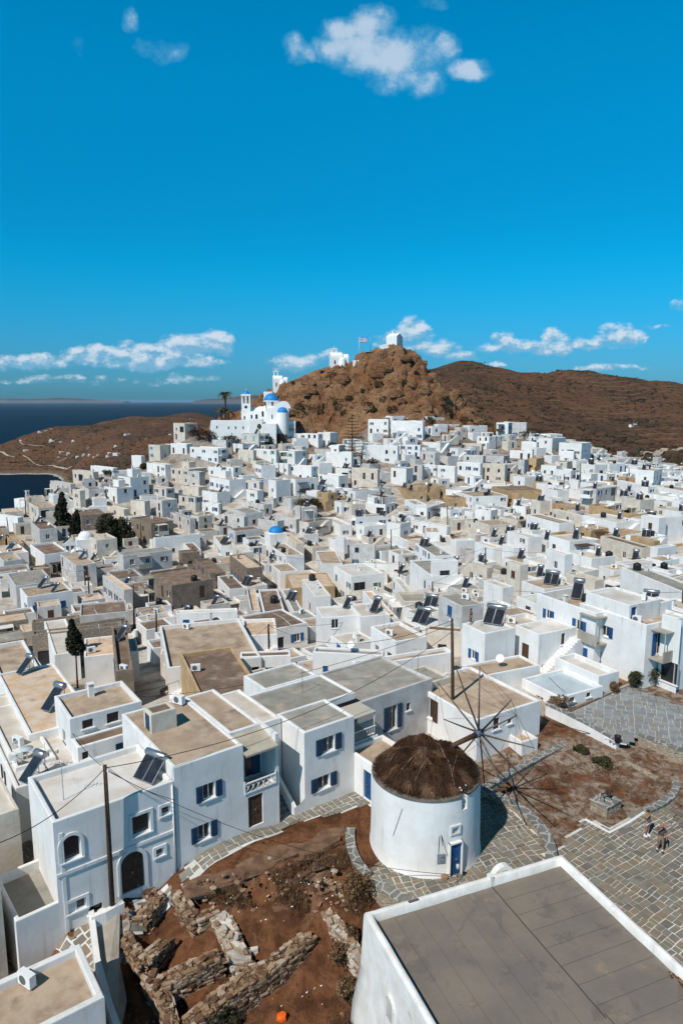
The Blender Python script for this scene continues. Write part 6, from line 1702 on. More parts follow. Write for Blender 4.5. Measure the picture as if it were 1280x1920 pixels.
HPX = [(285,1458,2,.92),(168,1288,2,1),(241,1198,1,1),(290,1246,2,1),(62,1462,1,1.1),(48,1262,1,1),(552,1205,2,1.15),(772,1226,2,1.1),(993,1225,2,1.05),(1020,1148,1,1.3),(1081,1122,1,1.3),(932,1168,2,1.15),(1225,1120,2,1.1),(872,1100,1,1),(403,1140,1,1),(553,1125,2,1),(651,1140,1,1),(346,1155,1,1),(480,1024,1,1),(520,1028,1,1),(1020,1021,1,1.2),(1120,1042,1,1),(1019,932,2,1),(1196,928,2,1),(1264,962,2,1),(1160,973,1,1),(985,989,2,1),(1142,904,1,1),(1007,819,2,1),(1206,998,2,1),(760,782,1,1),(836,872,2,1),(867,866,1,1),(756,913,1,1),(887,912,1,1),(892,922,1,1.1),(717,967,2,1),(677,873,2,1),(711,907,1,1),(860,844,1,1),(531,957,1,1),(549,957,1,1),(495,969,1,1),(563,994,2,1),(416,871,1,1),(104,1110,1,1)]
for px, py, k_, sc in HPX:
    q = hit_roof(px, py) or nearest_roof(px, py)
    if q: put('heater2' if k_ == 2 else 'heater1', q[1], q[2], q[3], R(-30), sc*.82)
    else: print('heater miss', px, py)
for px, py, kd in [(722,1226,'tank'),(1204,1158,'tank'),(1228,1163,'tank'),(1101,1134,'tank'),(1204,1112,'tank'),(466,1027,'tank'),(493,1027,'tank'),(577,1023,'tank'),(514,1130,'tank'),(585,1088,'tank'),(1150,1047,'tank'),(1230,1058,'tank'),(1110,1042,'tank'),(998,1072,'tank'),(730,1192,'ac'),(649,1235,'ac'),(660,1219,'dish'),(218,1362,'ac'),(20,1432,'ac'),(18,1450,'ac'),(45,1828,'ac'),(1113,1141,'dish'),(937,1250,'dish'),(360,1260,'ac'),(345,1313,'ac'),(227,1262,'ac'),(172,1252,'ac'),(166,1225,'ac'),(350,1180,'ac'),(380,1158,'ac'),(1053,912,'tank'),(983,958,'tank'),(973,945,'tank'),(1062,958,'tank'),(1130,970,'tank'),(1022,990,'tank'),(1104,982,'tank'),(120,1500,'aerial'),(232,1335,'aerial'),(567,1300,'aerial'),(340,1336,'aerial'),(719,1180,'aerial'),(1098,1140,'dish'),(860,1110,'ac'),(876,1124,'ac'),(891,1120,'ac'),(420,1142,'ac')]:
    q = hit_roof(px, py)
    if q: put(kd, q[1], q[2], q[3], R(rnd.choice((-30, -30, 30, 10))), 1.15 if kd == 'tank' else 1)
rt = random.Random(5)
for b in BL:
    px, py = proj(tuple(wpt(b, b.w/2, b.d/2, b.zr)))
    if not (-30 < px < 1310) or b in (h3, h3b, h3c, h1, h2) or not b.auto or b.w < 2.6 or b.d < 2.6: continue
    for kd, pr_ in (('heater2', .05), ('heater1', .12), ('tank', .13), ('ac', .22), ('aerial', .12), ('dish', .08)):
        if len(ROOFTHINGS) > 330: break
        if rt.random() < pr_*(1 if py < 1250 else .5): put(kd, b, rt.uniform(.8, b.w-.8), rt.uniform(.8, b.d-.8), R(rt.choice((-30, -30, 35, 60)) if kd == 'ac' else -30+rt.uniform(-8, 8)))
    # chimneys and vents belong to the house
    if rt.random() < .30:
        s, t = rt.uniform(.5, b.w-.8), rt.uniform(.5, b.d-.8); hc = rt.uniform(.5, 1.0); m = MB(); z = b.h-b.para; m.box(s, t, z-.01, s+.38, t+.38, z+hc); m.box(s-.05, t-.05, z+hc+.12, s+.43, t+.43, z+hc+.18)
        for a, c_ in ((0, 0), (.3, 0), (0, .3), (.3, .3)): m.box(s+a, t+c_, z+hc, s+a+.08, t+c_+.08, z+hc+.12)
        m.build('chimney', WALL[b.wall], b.root, b.off, b.yaw-b.house['blocks'][0].yaw)
    # shade roofs on posts in front of or above a facade
    if rt.random() < .3 and b.w > 3.5 and b.d > 3.5:
        m = MB(); z = b.h-b.para+.04; x0, y0 = rt.uniform(.4, b.w-.4), .3; m.tube([(x0, y0, z), (x0+rt.uniform(-.6, .6), b.d*.5, z+.02), (max(.4, min(b.w-.4, x0+rt.uniform(-1.5, 1.5))), b.d-.35, z)], .03, 4); m.build('pipe', rt.choice((BLACKP, METAL, WHT)), b.root, b.off, b.yaw-b.house['blocks'][0].yaw)
    if rt.random() < .30 and b.h > 2.5 and b.w > 3:     # outside stair along a wall
        f = rt.choice('AAB'); L = FACE(b, f)[2]; ns = min(int(L/.3)-1, int((3.0 if b.h > 4 else b.h-.2)/.19)); Mf = face_matrix(b, f, 0, 0); m = MB()
        for k in range(ns): m.box(k*.3, -.95, -1.0, k*.3+.3, -.001, .19*(k+1), M=Mf)
        m.box(ns*.3-.02, -.95, -1.0, min(L, ns*.3+.9), -.001, .19*ns+.02, M=Mf); m.build('outside_stair', WALL[b.wall], b.root, b.off, b.yaw-b.house['blocks'][0].yaw)
    if rt.random() < .34 and b.w > 3.6 and b.h > 2.8 and py < 1260:
        f = rt.choice('AB'); (s0, t0), (dx, dy), L, (nx_, ny_) = FACE(b, f); a0 = L*rt.uniform(.05, .3); a1 = min(L-.2, a0+rt.uniform(2, 3.4)); zc = (5.4 if b.h > 5 else 2.55); zc = min(zc, b.h-.3)
        Mf = face_matrix(b, f, 0, 0); Mf.translation = Mf.translation+b.off*0; dpt = rt.uniform(1.2, 2.0); m = MB(); m.box(a0, -dpt, zc-.12, a1, 0, zc-.04, M=Mf)
        for x in (a0+.05, a1-.05): m.tube([Mf @ Vector((x, -dpt+.08, -1.0 if b.h < 5 else 2.8)), Mf @ Vector((x, -dpt+.08, zc-.1))], .05, 5)
        if b.h > 5: m.box(a0-.1, -dpt, 2.7, a1+.1, 0, 2.85, M=Mf); m.box(a0-.1, -dpt, 2.85, a1+.1, -dpt+.12, 3.7, M=Mf)
        m.build('veranda', rt.choice((BRN, CONC, BRN, WALL['c'], WALL['w'])), b.root, b.off, b.yaw-b.house['blocks'][0].yaw)
for k, o in PROTO.items():
    if k not in used_proto:
        for c_ in list(o.children): bpy.data.objects.remove(c_)
        bpy.data.objects.remove(o)
print('roof things', len(ROOFTHINGS))

# ---------------------------------------------------------------- landmark bits in the town
def small_dome(px, py, h, r, m_, label, body='w'):
    q = on_terrain(px, py, h); t = thing('domed_chapel', label, 'chapel', (q.x, q.y, q.z), R(25)); m = MB(); m.box(-r*1.25, -r*1.25, -1.5, r*1.25, r*1.25, h-.05); m.lathe([(r*1.03, h-.06), (r*1.03, h+.12)], 20); m.build('body', WALL[body], t)
    m = MB(); m.lathe([(r*math.cos(a), h+.1+r*.85*math.sin(a)) for a in [math.pi/2*k/8 for k in range(9)]], 24); m.build('dome', m_, t); return t
small_dome(517, 998, 4.4, 1.75, DOME, 'small chapel with a bright blue dome in the middle of the town')
small_dome(161, 1008, 5.0, 1.7, WALL['w'], 'little chapel with a white dome beside the dark cypresses')
q = on_terrain(128, 1040, 4); t = thing('bell_gable_chapel', 'white barrel-roofed chapel with pointed triple bell gable left of the white dome', 'chapel', tuple(q), R(20)); m = MB(); m.box(0, 0, -1.5, 4, 5, 2.6); vault(m, 0, 4, 0, 5, 2.6, axis='y'); m.build('body', WALL['w'], t)
m = MB()
for x in (-.6, .35, 1.3): m.box(x, -.3, 2.2, x+.3, .2, 6.0)
m.box(-.7, -.35, 6.0, 1.7, .25, 6.4); m.poly([(-.7, -.35, 6.4), (1.7, -.35, 6.4), (.5, -.35, 7.3)]); m.poly([(-.7, .25, 6.4), (.5, .25, 7.3), (1.7, .25, 6.4)]); m.poly([(-.7, -.35, 6.4), (.5, -.35, 7.3), (.5, .25, 7.3), (-.7, .25, 6.4)]); m.poly([(1.7, -.35, 6.4), (1.7, .25, 6.4), (.5, .25, 7.3), (.5, -.35, 7.3)]); m.build('belfry', WALL['w'], t)
q = on_terrain(50, 948, 0); t = thing('bell_gable_chapel', 'tiny white chapel with bell gable on the seaward edge of the town', 'chapel', tuple(q), R(60)); m = MB(); m.box(0, 0, -2, 3, 6, 1.8); m.box(-.2, -.3, 1.8, 1.4, .1, 3.4); m.box(.1, -.3, 3.4, .3, .1, 4.4); m.box(.9, -.3, 3.4, 1.1, .1, 4.4); m.box(0, -.35, 4.4, 1.2, .15, 4.8); m.build('body', WALL['w'], t)
# canopy of blue posts left of centre, corrugated shade
q = hit_roof(300, 1340); q0 = on_terrain(300, 1352, 2.4)
t = thing('shade_canopy', 'pale corrugated sheet canopy on blue posts between the tan roof and the brown roofs', 'canopy', tuple(q0), R(-38)); m = MB(); m.box(-2.6, -1.6, 2.45, 2.6, 1.9, 2.50)
for k in range(12): m.box(-2.6+k*.44, -1.6, 2.50, -2.6+k*.44+.12, 1.9, 2.54)
m.build('sheet', ROOF['l'], t)
for x, y in ((-2.4, -1.4), (2.4, -1.4), (-2.4, 1.7), (2.4, 1.7)): m = MB(); m.tube([(x, y, -.5), (x, y, 2.45)], .07, 7); m.build('post', BLUE, t)

# ---------------------------------------------------------------- utility poles and cables
POLES = []
def pole(px, pyb, pytx, pyt, label, z=None, lamp=False, arm=0):
    b_ = G(px, pyb, z) if z is not None else on_terrain(px, pyb, 0)
    # the height follows from the pixel of the top
    zt = min(atY(pytx, pyt, b_.y).z, b_.z+10.5); zt = max(zt, b_.z+4)
    t = thing('utility_pole', label, 'pole', tuple(b_), 0, 'wooden utility poles'); hh = zt-b_.z
    lean = Vector((atY(pytx, pyt, b_.y).x-b_.x, 0, 0)); lean.x = max(-.35, min(.35, lean.x))
    m = MB(); m.tube([(0, 0, -1), (lean.x*.5, 0, hh*.5), (lean.x, 0, hh)], [.15, .13, .10], 8); m.build('shaft', WOOD, t)
    if arm: m = MB(); m.box(lean.x-.5, -.04, hh-.5, lean.x+.5, .04, hh-.4); m.build('crossarm', WOOD, t)
    m = MB(); m.lathe([(.0, .14), (.05, .12), (.06, 0)], 8, c=(lean.x+.14, 0, hh-.35)); m.lathe([(.0, .14), (.05, .12), (.06, 0)], 8, c=(lean.x-.14, 0, hh-.15)); m.build('insulator', WHT, t)
    top = Vector((b_.x+lean.x, b_.y, zt-.15)); POLES.append((t, top, px, pyb)); return t, top
P1 = pole(211, 1700, 197, 1435, 'tall dark pole in front of the arched-door house', z=-.25)
P2 = pole(112, 1412, 102, 1305, 'brown pole beside the tan-roofed house on the left')
P3 = pole(849, 1376, 847, 1160, 'tall pole right behind the windmill')
P4 = pole(505, 1248, 503, 1170, 'pole by the orange-stained roofs in the middle')
P5 = pole(252, 1182, 250, 1095, 'pole at the corner of the brown rendered house')
P6 = pole(294, 1212, 293, 1145, 'pole at the left end of the white terrace wall')
OP = [(658,900,450,265,448,0),(0,0,0,0,0,0)]
plist = [((640,760),4,[(450,262,448,400),(713,430,713,575),(70,462,68,665),(292,595,296,805),(650,570,648,705),(792,745,796,945),(1160,215,1160,330),(358,90,358,280)]),
 ((960,760),4,[(510,430,508,650),(388,515,382,712),(990,430,988,612),(873,465,873,578)]),
 ((320,760),4,[(458,205,468,368),(805,343,812,527),(378,712,386,838),(958,672,981,905)]),
 ((0,880),4,[(425,710,438,868),(634,748,646,940),(657,718,672,960),(1056,398,1060,588),(186,158,196,338),(284,72,288,152),(82,230,86,288),(55,390,68,475)]),
 ((320,1000),4,[(664,140,684,432)]), ((640,1000),4,[(432,212,434,418),(681,362,683,612),(1079,105,1078,352),(371,-30,375,182)]), ((960,1000),4,[(445,112,446,282),(1276,430,1276,695)])]
pl_all = []
for (ox, oy), k, L in plist:
    for (a, b_, c_, d_) in L: pl_all.append((ox+a/k, oy+b_/k, ox+c_/k, oy+d_/k))
for (a, b_, c_, d_) in pl_all: POLES.append(('todo', a, b_, c_, d_))
todo = [p_ for p_ in POLES if p_[0] == 'todo']; POLES[:] = [p_ for p_ in POLES if p_[0] != 'todo']
for _, a, b_, c_, d_ in todo:
    t, top = pole(c_, d_, a, b_, None)
def cable(a, b_, sag, label, r=.022, n=16, group='overhead cables between the poles'):
    m = MB(); L = (b_-a).length; m.tube([(a.lerp(b_, i/n)-Vector((0, 0, sag*4*(i/n)*(1-i/n))))-a for i in range(n+1)], r, 4, caps=False)
    o = m.build('overhead_cable', CABLE, loc=tuple(a)); tag(o, label, 'cable', group); return o
cable(P1[1], P3[1]+Vector((0, 0, -.9)), 1.6, 'thick black cable from the front pole across the roofs to the pole behind the windmill', .022)
cable(P1[1], Vector(atY(-30, 1590, 27)), .6, 'thick black cable from the front pole down to the left edge', .024)
cable(P1[1]+Vector((0, 0, -.1)), Vector(atY(850, 1640, 33.7)), 1.2, 'thin cable from the front pole across the dry slope to the mill door', .016)
cable(P1[1], Vector(atY(328, 1500, 34)), .2, 'short cable from the front pole to the arched-door house', .016)
cable(P2[1], P3[1]+Vector((0, 0, -.3)), 1.8, 'long sagging cable from the left pole over the tan roof', .018)
cable(P2[1], P1[1], .8, 'cable joining the left pole and the front pole', .02)
cable(P4[1], Vector(atY(860, 1092, 92)), 2.0, 'cable rising from the middle pole to the right over white roofs', .02)
cable(P4[1], P2[1], 2.5, 'cable running from the middle pole towards the left pole', .02)
cable(P5[1], P6[1], .5, 'short cable between the two poles by the brown house', .02)
cable(P3[1], P4[1], 2.0, 'cable from the mill pole back to the middle pole', .02)
oth = [p_ for p_ in POLES if p_[0]['label' ] is None] if False else [p_ for p_ in POLES[6:]]
done_c = set()
for i, p_ in enumerate(oth):
    c_ = sorted((q for q in oth if q is not p_), key=lambda q: (q[1]-p_[1]).length)[:1]
    for q in c_:
        key = tuple(sorted((id(p_), id(q))))
        if key in done_c or (q[1]-p_[1]).length > 60: continue
        done_c.add(key); o = cable(p_[1], q[1], .8, None, .022, 8); o['_a'] = 1; CABS = globals().setdefault('CABS', []); CABS.append((o, p_, q))

def hz(x, y):
    z = T(x, y)
    if y >= 270:
        q = Vector((x, y, 0)); a = min(1, (y-270)/200)
        z += a*(7*noise.fractal(q*.006, 1, 2, 5)+5*(abs(noise.noise(q*.012+Vector((4, 0, 0))))-.25)+2.2*noise.fractal(q*.05, 1, 2, 3)*min(1, (z-SEA+5)/25 if z > SEA-5 else 0))
    return z
ground_h = lambda x, y, z: hz(x, y)
# ---------------------------------------------------------------- plants
def leafmat(name, c1, c2): return mat(name, c1, .85, c2, 2.5, (.4, .6), rv=.2, spec=.15)
LEAF = {'cyp': [leafmat('cypress_leaf', (.016, .020, .012), (.032, .035, .018)), leafmat('cypress_leaf_light', (.04, .042, .022), (.055, .05, .028))],
 'bush': [leafmat('bush_leaf', (.035, .036, .018), (.06, .055, .026)), leafmat('bush_leaf_olive', (.085, .075, .035), (.05, .045, .02))],
 'dry': [leafmat('dry_leaf', (.15, .09, .045), (.10, .06, .03)), leafmat('dry_grass', (.26, .17, .09), (.18, .11, .055))],
 'red': [leafmat('russet_leaf', (.07, .03, .02), (.04, .03, .018)), leafmat('russet_leaf_dark', (.03, .02, .014), (.05, .03, .02))],
 'palm': [leafmat('palm_leaf', (.05, .05, .022), (.09, .075, .035)), leafmat('palm_leaf_dry', (.14, .09, .045), (.09, .06, .03))]}
BARK = mat('bark', (.08, .055, .04), .95, (.05, .035, .025), 4, bump=.02)
def leaves(m, c, rad, n, s, r, shape=lambda v: 1.0, hollow=.55):
    for _ in range(n):
        while True:
            v = Vector((r.uniform(-1, 1), r.uniform(-1, 1), r.uniform(-1, 1)))
            if v.length <= 1 and v.length > .05: break
        rr = v.length; v = v/rr*(rr**hollow)
        k = shape(v)
        p_ = Vector((c[0]+v.x*rad[0]*k, c[1]+v.y*rad[1]*k, c[2]+v.z*rad[2]))
        if noise.noise(p_*.9) < -.28: continue
        a = Vector((r.gauss(0, 1), r.gauss(0, 1), r.gauss(0, 1))).normalized(); b_ = a.cross(Vector((r.gauss(0, 1), r.gauss(0, 1), r.gauss(0, 1)))).normalized(); q = s*r.uniform(.6, 1.4)
        m.poly([p_-a*q, p_+b_*q*.6, p_+a*q, p_-b_*q*.6], 0 if r.random() < .7 else 1)
def tree(px, pyb, pyt, wpx, kind, name, label, cat, n=1500, leaf=.16, trunk=.15, z=None, group=None, lo=0.0):
    base = G(px, pyb, z) if z is not None else on_terrain(px, pyb, 0)
    hgt = max(.5, atY(px, pyt, base.y).z-base.z); w_ = wpx*base.y/F/2*1.05
    t = thing(name, label, cat, tuple(base), 0, group); r = random.Random(int(px*7+pyb)); m = MB()
    z0 = hgt*max(trunk, .03)
    if kind == 'cyp':
        for k in range(7):
            f = k/6; zz = z0+(hgt-z0)*(.08+.84*f); ww = w_*(1-.75*f**1.6)*(.8 if k else .7); leaves(m, (r.uniform(-.2, .2)*w_, r.uniform(-.2, .2)*w_, zz), (ww, ww, (hgt-z0)*.16), n//7, leaf, r)
    else:
        K_ = 6
        for k in range(K_):
            a = 2*math.pi*k/K_+r.uniform(-.4, .4); q = r.uniform(.35, .6)*w_; leaves(m, (q*math.cos(a), q*math.sin(a), z0+(hgt-z0)*r.uniform(.35, .62)), (w_*.52, w_*.52, (hgt-z0)*.40), n//K_, leaf, r)
        leaves(m, (0, 0, z0+(hgt-z0)*.66), (w_*.6, w_*.6, (hgt-z0)*.34), n//4, leaf, r)
    m.build('crown' if hgt > 2.2 else 'foliage', LEAF[{'cyp': 'cyp', 'round': 'bush', 'dry': 'dry', 'red': 'red'}[kind]], t)
    m = MB(); m.tube([(0, 0, -.6), (.05*w_, 0, z0+(hgt-z0)*.4)], [max(.05, w_*.09), max(.03, w_*.05)], 7)
    for k in range(4): a = r.uniform(0, 6.28); m.tube([(.03*w_, 0, z0+(hgt-z0)*.12*k), (w_*.5*math.cos(a), w_*.5*math.sin(a), z0+(hgt-z0)*(.25+.15*k))], [max(.03, w_*.04), .015], 5)
    m.build('trunk', BARK, t); return t
tree(122, 1003, 928, 44, 'cyp', 'cypress_tree', 'tallest dark cypress among the houses near the left edge', 'tree', 4200, .34, .04)
tree(143, 1006, 958, 30, 'cyp', 'cypress_tree', 'shorter dark cypress standing against the right side of the tallest cypress', 'tree', 2000, .34, .04)
tree(205, 1030, 963, 44, 'round', 'evergreen_tree', 'dark bushy evergreen tree left of the stone-faced building', 'tree', 3200, .32, .1).children
tree(232, 1028, 968, 34, 'round', 'evergreen_tree', 'looser dark evergreen tree touching the stone-faced building', 'tree', 2000, .32, .1)
tc_ = tree(146, 1290, 1164, 44, 'cyp', 'pruned_cypress', 'clipped cypress on a long bare trunk above the left roofs', 'tree', 4200, .13, .52)
tree(572, 958, 934, 52, 'round', 'round_tree', 'wide dark round-crowned tree beside the ochre house', 'tree', 2400, .28, .1)
for a in [(698,878,860,34,'red','shrub','russet bush beside the round-arched white house'),(779,982,966,26,'round','shrub','dark bush under the small awning in the middle of the town'),(1175,966,955,22,'round','shrub','dark round bush behind the white cube house on the right'),(985,822,808,26,'round','tree','dark bush at the foot of the balconied house on the right'),(1008,818,800,22,'round','tree','bushy tree beside the balconied house on the right'),(405,786,764,26,'round','tree','dark tree on the white terrace left of the palms'),(441,786,770,30,'round','tree','dark round tree on the terrace between palm and church'),(372,826,800,34,'red','shrub','brown thicket below the left end of the church terrace'),(392,828,806,30,'red','shrub','dark brown bush below the church terrace wall'),(432,832,816,34,'round','shrub','dark bush below the middle of the church terrace'),(503,838,818,24,'round','shrub','dark tree below the church buttress'),(525,830,812,30,'red','shrub','russet bush right below the church'),(548,815,795,36,'red','shrub','russet bush on the rock right of the church'),(208,892,880,30,'round','shrub','dark hedge on the left slope of the town'),(238,872,856,18,'round','tree','small dark tree at the seaward edge of the houses'),(276,862,850,16,'round','shrub','dark bush between the small seaward houses'),(622,842,829,20,'round','shrub','small dark tree in front of the long white house below the crag'),(655,872,850,30,'red','shrub','dark brown growth at the foot of the spreading pine'),(78,1362,1330,60,'red','shrub','dark garden shrub in the courtyard behind the left pole'),(60,1350,1326,30,'round','shrub','green garden shrub beside the courtyard wall on the left'),(322,1300,1285,44,'red','shrub','dark creeper on the white wall behind the brown roofs'),(848,1110,1093,60,'red','shrub','dark vine hedge under the right-hand white terrace'),(829,1112,1098,26,'red','shrub','left end of the vine hedge under the white terrace'),(1050,1335,1303,50,'dry','shrub','grey dry bush at the corner of the planting bed'),(1190,1290,1258,30,'round','shrub','reedy green clump in the planting bed, left of the tallest one'),(1222,1284,1250,44,'round','shrub','tallest reedy green clump at the right end of the planting bed'),(1150,1300,1278,16,'dry','shrub','small dry tuft in the middle of the planting bed'),(1128,1436,1425,44,'round','shrub','low green bush right in the dry garden plot'),(1088,1412,1402,30,'round','shrub','low green tussock near the stepped path'),(672,1690,1640,60,'dry','shrub','tangled dry bush growing over the wall stub beside the mill terrace'),(640,1810,1770,50,'dry','shrub','dry twiggy bush on the flaking plaster wall'),(655,1880,1830,50,'dry','shrub','dry twiggy bush beside the big roofed hall'),(420,1920,1880,70,'round','shrub','grey-green bush at the bottom of the ruins'),(35,1210,1180,24,'round','shrub','green shrub behind the stone wall on the far left'),(660,1770,1735,30,'dry','shrub','dry weed clump in the shade beside the hall wall'),(270,880,868,16,'round','shrub','dark shrub at the left rim of the houses')]:
    px, pyb, pyt, wp_, kd, nm, lab = a; tree(px, pyb, pyt, wp_, kd, nm, lab, 'tree' if nm == 'tree' else 'shrub', 700 if pyb < 1000 else 1500, .22 if pyb < 1000 else .07, .08)
def palm(px, pyb, pyt, label, n=16):
    base = at_px(px, pyb, 243); H_ = (pyb-pyt)*243/F; t = thing('palm_tree', label, 'palm tree', tuple(base)); m = MB(); m.tube([(0, 0, -1), (.15, 0, H_*.5), (.1, 0, H_*.82)], [.38, .28, .3], 8); m.build('trunk', BARK, t)
    m = MB(); r = random.Random(int(px)); z0 = H_*.84
    for k in range(n):
        a = 2*math.pi*k/n+r.uniform(-.2, .2); L = r.uniform(2.4, 3.1); up = r.uniform(.2, 1.2); prev = None
        for i in range(7):
            f = i/6; q = Vector((math.cos(a)*L*f, math.sin(a)*L*f, z0+up*2.0*f-2.9*f*f*(1.15-.3*up))); wv_ = .42*math.sin(math.pi*min(1, f*.8+.2)); nn = Vector((-math.sin(a), math.cos(a), 0))*wv_
            cur = (q-nn+Vector((0, 0, -.12)), q, q+nn+Vector((0, 0, -.12)))
            if prev: m.poly([prev[0], cur[0], cur[1], prev[1]], k % 4 == 0); m.poly([prev[1], cur[1], cur[2], prev[2]], k % 4 == 0)
            prev = cur
    m.build('crown', LEAF['palm'], t)
palm(423, 792, 728, 'tall fan-crowned palm left of the blue-domed church', 22); palm(415, 795, 762, 'shorter palm in front of the tall one, its fronds hanging', 16); palm(428, 795, 766, 'shortest palm touching the trunk of the tall palm on its right', 14)
# the araucaria-like pine with its tiers
base = on_terrain(660, 872, 0); hh = atY(657, 775, base.y).z-base.z; t = thing('norfolk_pine', 'tiered dark spreading pine standing alone below the crag', 'tree', tuple(base)); m = MB(); m.tube([(0, 0, -1), (0, 0, hh)], [.35, .06], 7); m.build('trunk', BARK, t); m = MB(); r = random.Random(3)
for k in range(13):
    f = k/12; zz = hh*(.22+.74*f); L = hh*.30*(1-f)**.75+.3
    for j in range(7):
        a = j*2*math.pi/7+k*.45; tip = Vector((math.cos(a)*L, math.sin(a)*L, zz+.10*L)); m.tube([(0, 0, zz), tip], [.07, .03], 4, 0)
        for i in range(30): q = Vector((0, 0, zz)).lerp(tip, r.uniform(.2, 1)); dq = Vector((r.gauss(0, .28), r.gauss(0, .28), r.gauss(0, .10))); s_ = r.uniform(.12, .26); m.poly([q+dq, q+dq+Vector((s_, .05, .03)), q+dq+Vector((s_*.6, s_, .05)), q+dq+Vector((0, s_*.6, 0))], 0)
m.build('branches', LEAF['cyp'][:1]+LEAF['cyp'][1:], t)
# scrub of the hillsides, one mass that nobody could count
m = MB(); r = random.Random(12)
for k in range(5200):
    px, py = (r.uniform(780, 1330), r.uniform(690, 905)) if r.random() < .66 else (r.uniform(-20, 420), r.uniform(775, 885))
    q = on_terrain(px, py, 0) if k % 4 == 0 else None
    if q is None:
        # reuse a neighbour: jitter around the last hit
        q0 = last; q = Vector((q0.x+r.gauss(0, q0.y*.02), q0.y+r.gauss(0, q0.y*.05), 0)); q.z = T(q.x, q.y)
    last = q
    if q.y < 285 or q.z < SEA+5 or q.y > 1500: continue
    zz = ground_h(q.x, q.y, q.z) if 'ground_h' in globals() else q.z
    cl = noise.noise(Vector((q.x*.02, q.y*.02, 3)))
    if cl < -.15: continue
    s_ = r.uniform(.5, 1.5)*(1+.6*(cl > .25)); lump(m, (q.x, q.y, zz+s_*.2), (s_*1.5, s_*1.3, s_*.7), seed=k, mi=r.choice((0, 0, 1)), rot=r.uniform(0, 3)) if k % 3 == 0 else leaves(m, (q.x, q.y, zz+s_*.3), (s_*1.2, s_*1.2, s_*.6), 10, s_*.45, r)
tag(m.build('hillside_scrub', [LEAF['red'][0], LEAF['bush'][0]]), 'dark low scrub dotting the brown hillsides behind the town', 'scrub', kind='stuff')
m = MB()
for k in range(240):
    px, py = r.uniform(1110, 1330), r.uniform(862, 912); q = on_terrain(px, py, 0)
    if q.y < 235: continue
    s_ = r.uniform(1.0, 2.2); leaves(m, (q.x, q.y, q.z+s_*.6), (s_*1.3, s_*1.3, s_), 46, .4, r)
tag(m.build('valley_trees', LEAF['bush']), 'mass of dark trees and bushes in the valley behind the right-hand houses', 'trees', kind='stuff')
m = MB()
for (px, py, s_) in [(563,780,2.6),(575,770,2.2),(560,765,1.8),(548,778,1.6),(622,708,2.2),(636,760,2.4),(690,762,1.8),(720,752,1.8),(710,722,1.6),(680,735,1.2),(735,770,1.8),(830,755,2.6),(645,775,1.4),(600,775,1.5),(655,748,1.4),(700,770,1.2),(805,790,1.6),(870,790,1.8),(900,800,2.2),(925,815,2.4),(915,800,1.8),(505,728,1.4),(780,700,1.0),(590,725,1.0)]:
    q = on_hill(px, py)
    if q: leaves(m, (q.x, q.y, q.z+s_*.2), (s_*1.2, s_, s_*.9), 420, .26, r)
tag(m.build('hill_bushes', LEAF['bush']), 'dark bushes clinging to clefts of the rocky hill', 'bushes', kind='stuff')
m = MB()     # dry grass of the foreground plot
for k in range(42000):
    px, py = r.uniform(235, 700), r.uniform(1560, 1930)
    if r.random() < .22: px, py = r.uniform(905, 1270), r.uniform(1370, 1545)
    g_ = G(px, py, -1.0 if px < 690 else 0); z = T(g_.x, g_.y); g_ = G(px, py, z)
    if noise.noise(Vector((g_.x*.55, g_.y*.55, 8))) < (-.14 if px < 690 else .12): continue
    if px < 690 and py < 1735-(px-240)*.38: continue
    if px > 690 and (g_.xy-TC).length < 7.0: continue
    if px > 690 and not (inpoly(px, py, [(905,1480),(1080,1392),(1160,1428),(1265,1470),(1205,1515),(1140,1550),(1095,1530),(1010,1580)])): continue
    h_ = r.uniform(.10, .36)*(1 if px < 690 else .45); a = r.uniform(0, 6.28); w_ = .02; x, y = g_.x, g_.y; zz = z+(.0); dx, dy = r.gauss(0, .08), r.gauss(0, .08)
    m.poly([(x-w_*math.cos(a), y-w_*math.sin(a), zz-.05), (x+w_*math.cos(a), y+w_*math.sin(a), zz-.05), (x+dx, y+dy, zz+h_)], r.choice((0, 0, 1, 2)))
tag(m.build('dry_grass', [LEAF['dry'][0], LEAF['dry'][1], LEAF['red'][0]]), 'withered brown grass covering the plots around the windmill', 'grass', kind='stuff')

# ---------------------------------------------------------------- tracks and far houses
def track(name, L, w_, label=None):
    P = [on_terrain(a, b_, 0) for a, b_ in L]; Q = [P[0]]
    for i in range(len(P)-1):
        n_ = max(2, int((P[i+1]-P[i]).length/6))
        for j in range(1, n_+1): q = P[i].lerp(P[i+1], j/n_); Q.append(q)
    m = MB(); prev = None
    for i, q in enumerate(Q):
        d_ = (Q[min(i+1, len(Q)-1)]-Q[max(i-1, 0)]); d_.z = 0; d_.normalize(); nn = Vector((-d_.y, d_.x, 0))*w_; a, b_ = q+nn, q-nn
        a.z = hz(a.x, a.y)+.5; b_.z = hz(b_.x, b_.y)+.5; cur = (m.vert(a), m.vert(b_))
        if prev: m.face((prev[0], cur[0], cur[1], prev[1]))
        prev = cur
    struct(m.build(name, mat('pale_track', (.40, .33, .25), .95) if 'pale_track' not in bpy.data.materials else bpy.data.materials['pale_track']))
track('track', [(1282,830),(1262,838),(1245,845),(1230,851),(1229,858),(1238,862)], 2.2); track('track', [(1230,851),(1205,852),(1196,862),(1188,872)], 1.8)
track('track', [(-5,848),(10,855),(20,860),(28,861)], 1.6); track('track', [(44,855),(58,866),(70,874),(100,877),(135,876)], 1.3); track('track', [(36,828),(50,837),(85,838)], 1.0); track('track', [(108,870),(120,864),(126,861)], 1.2)
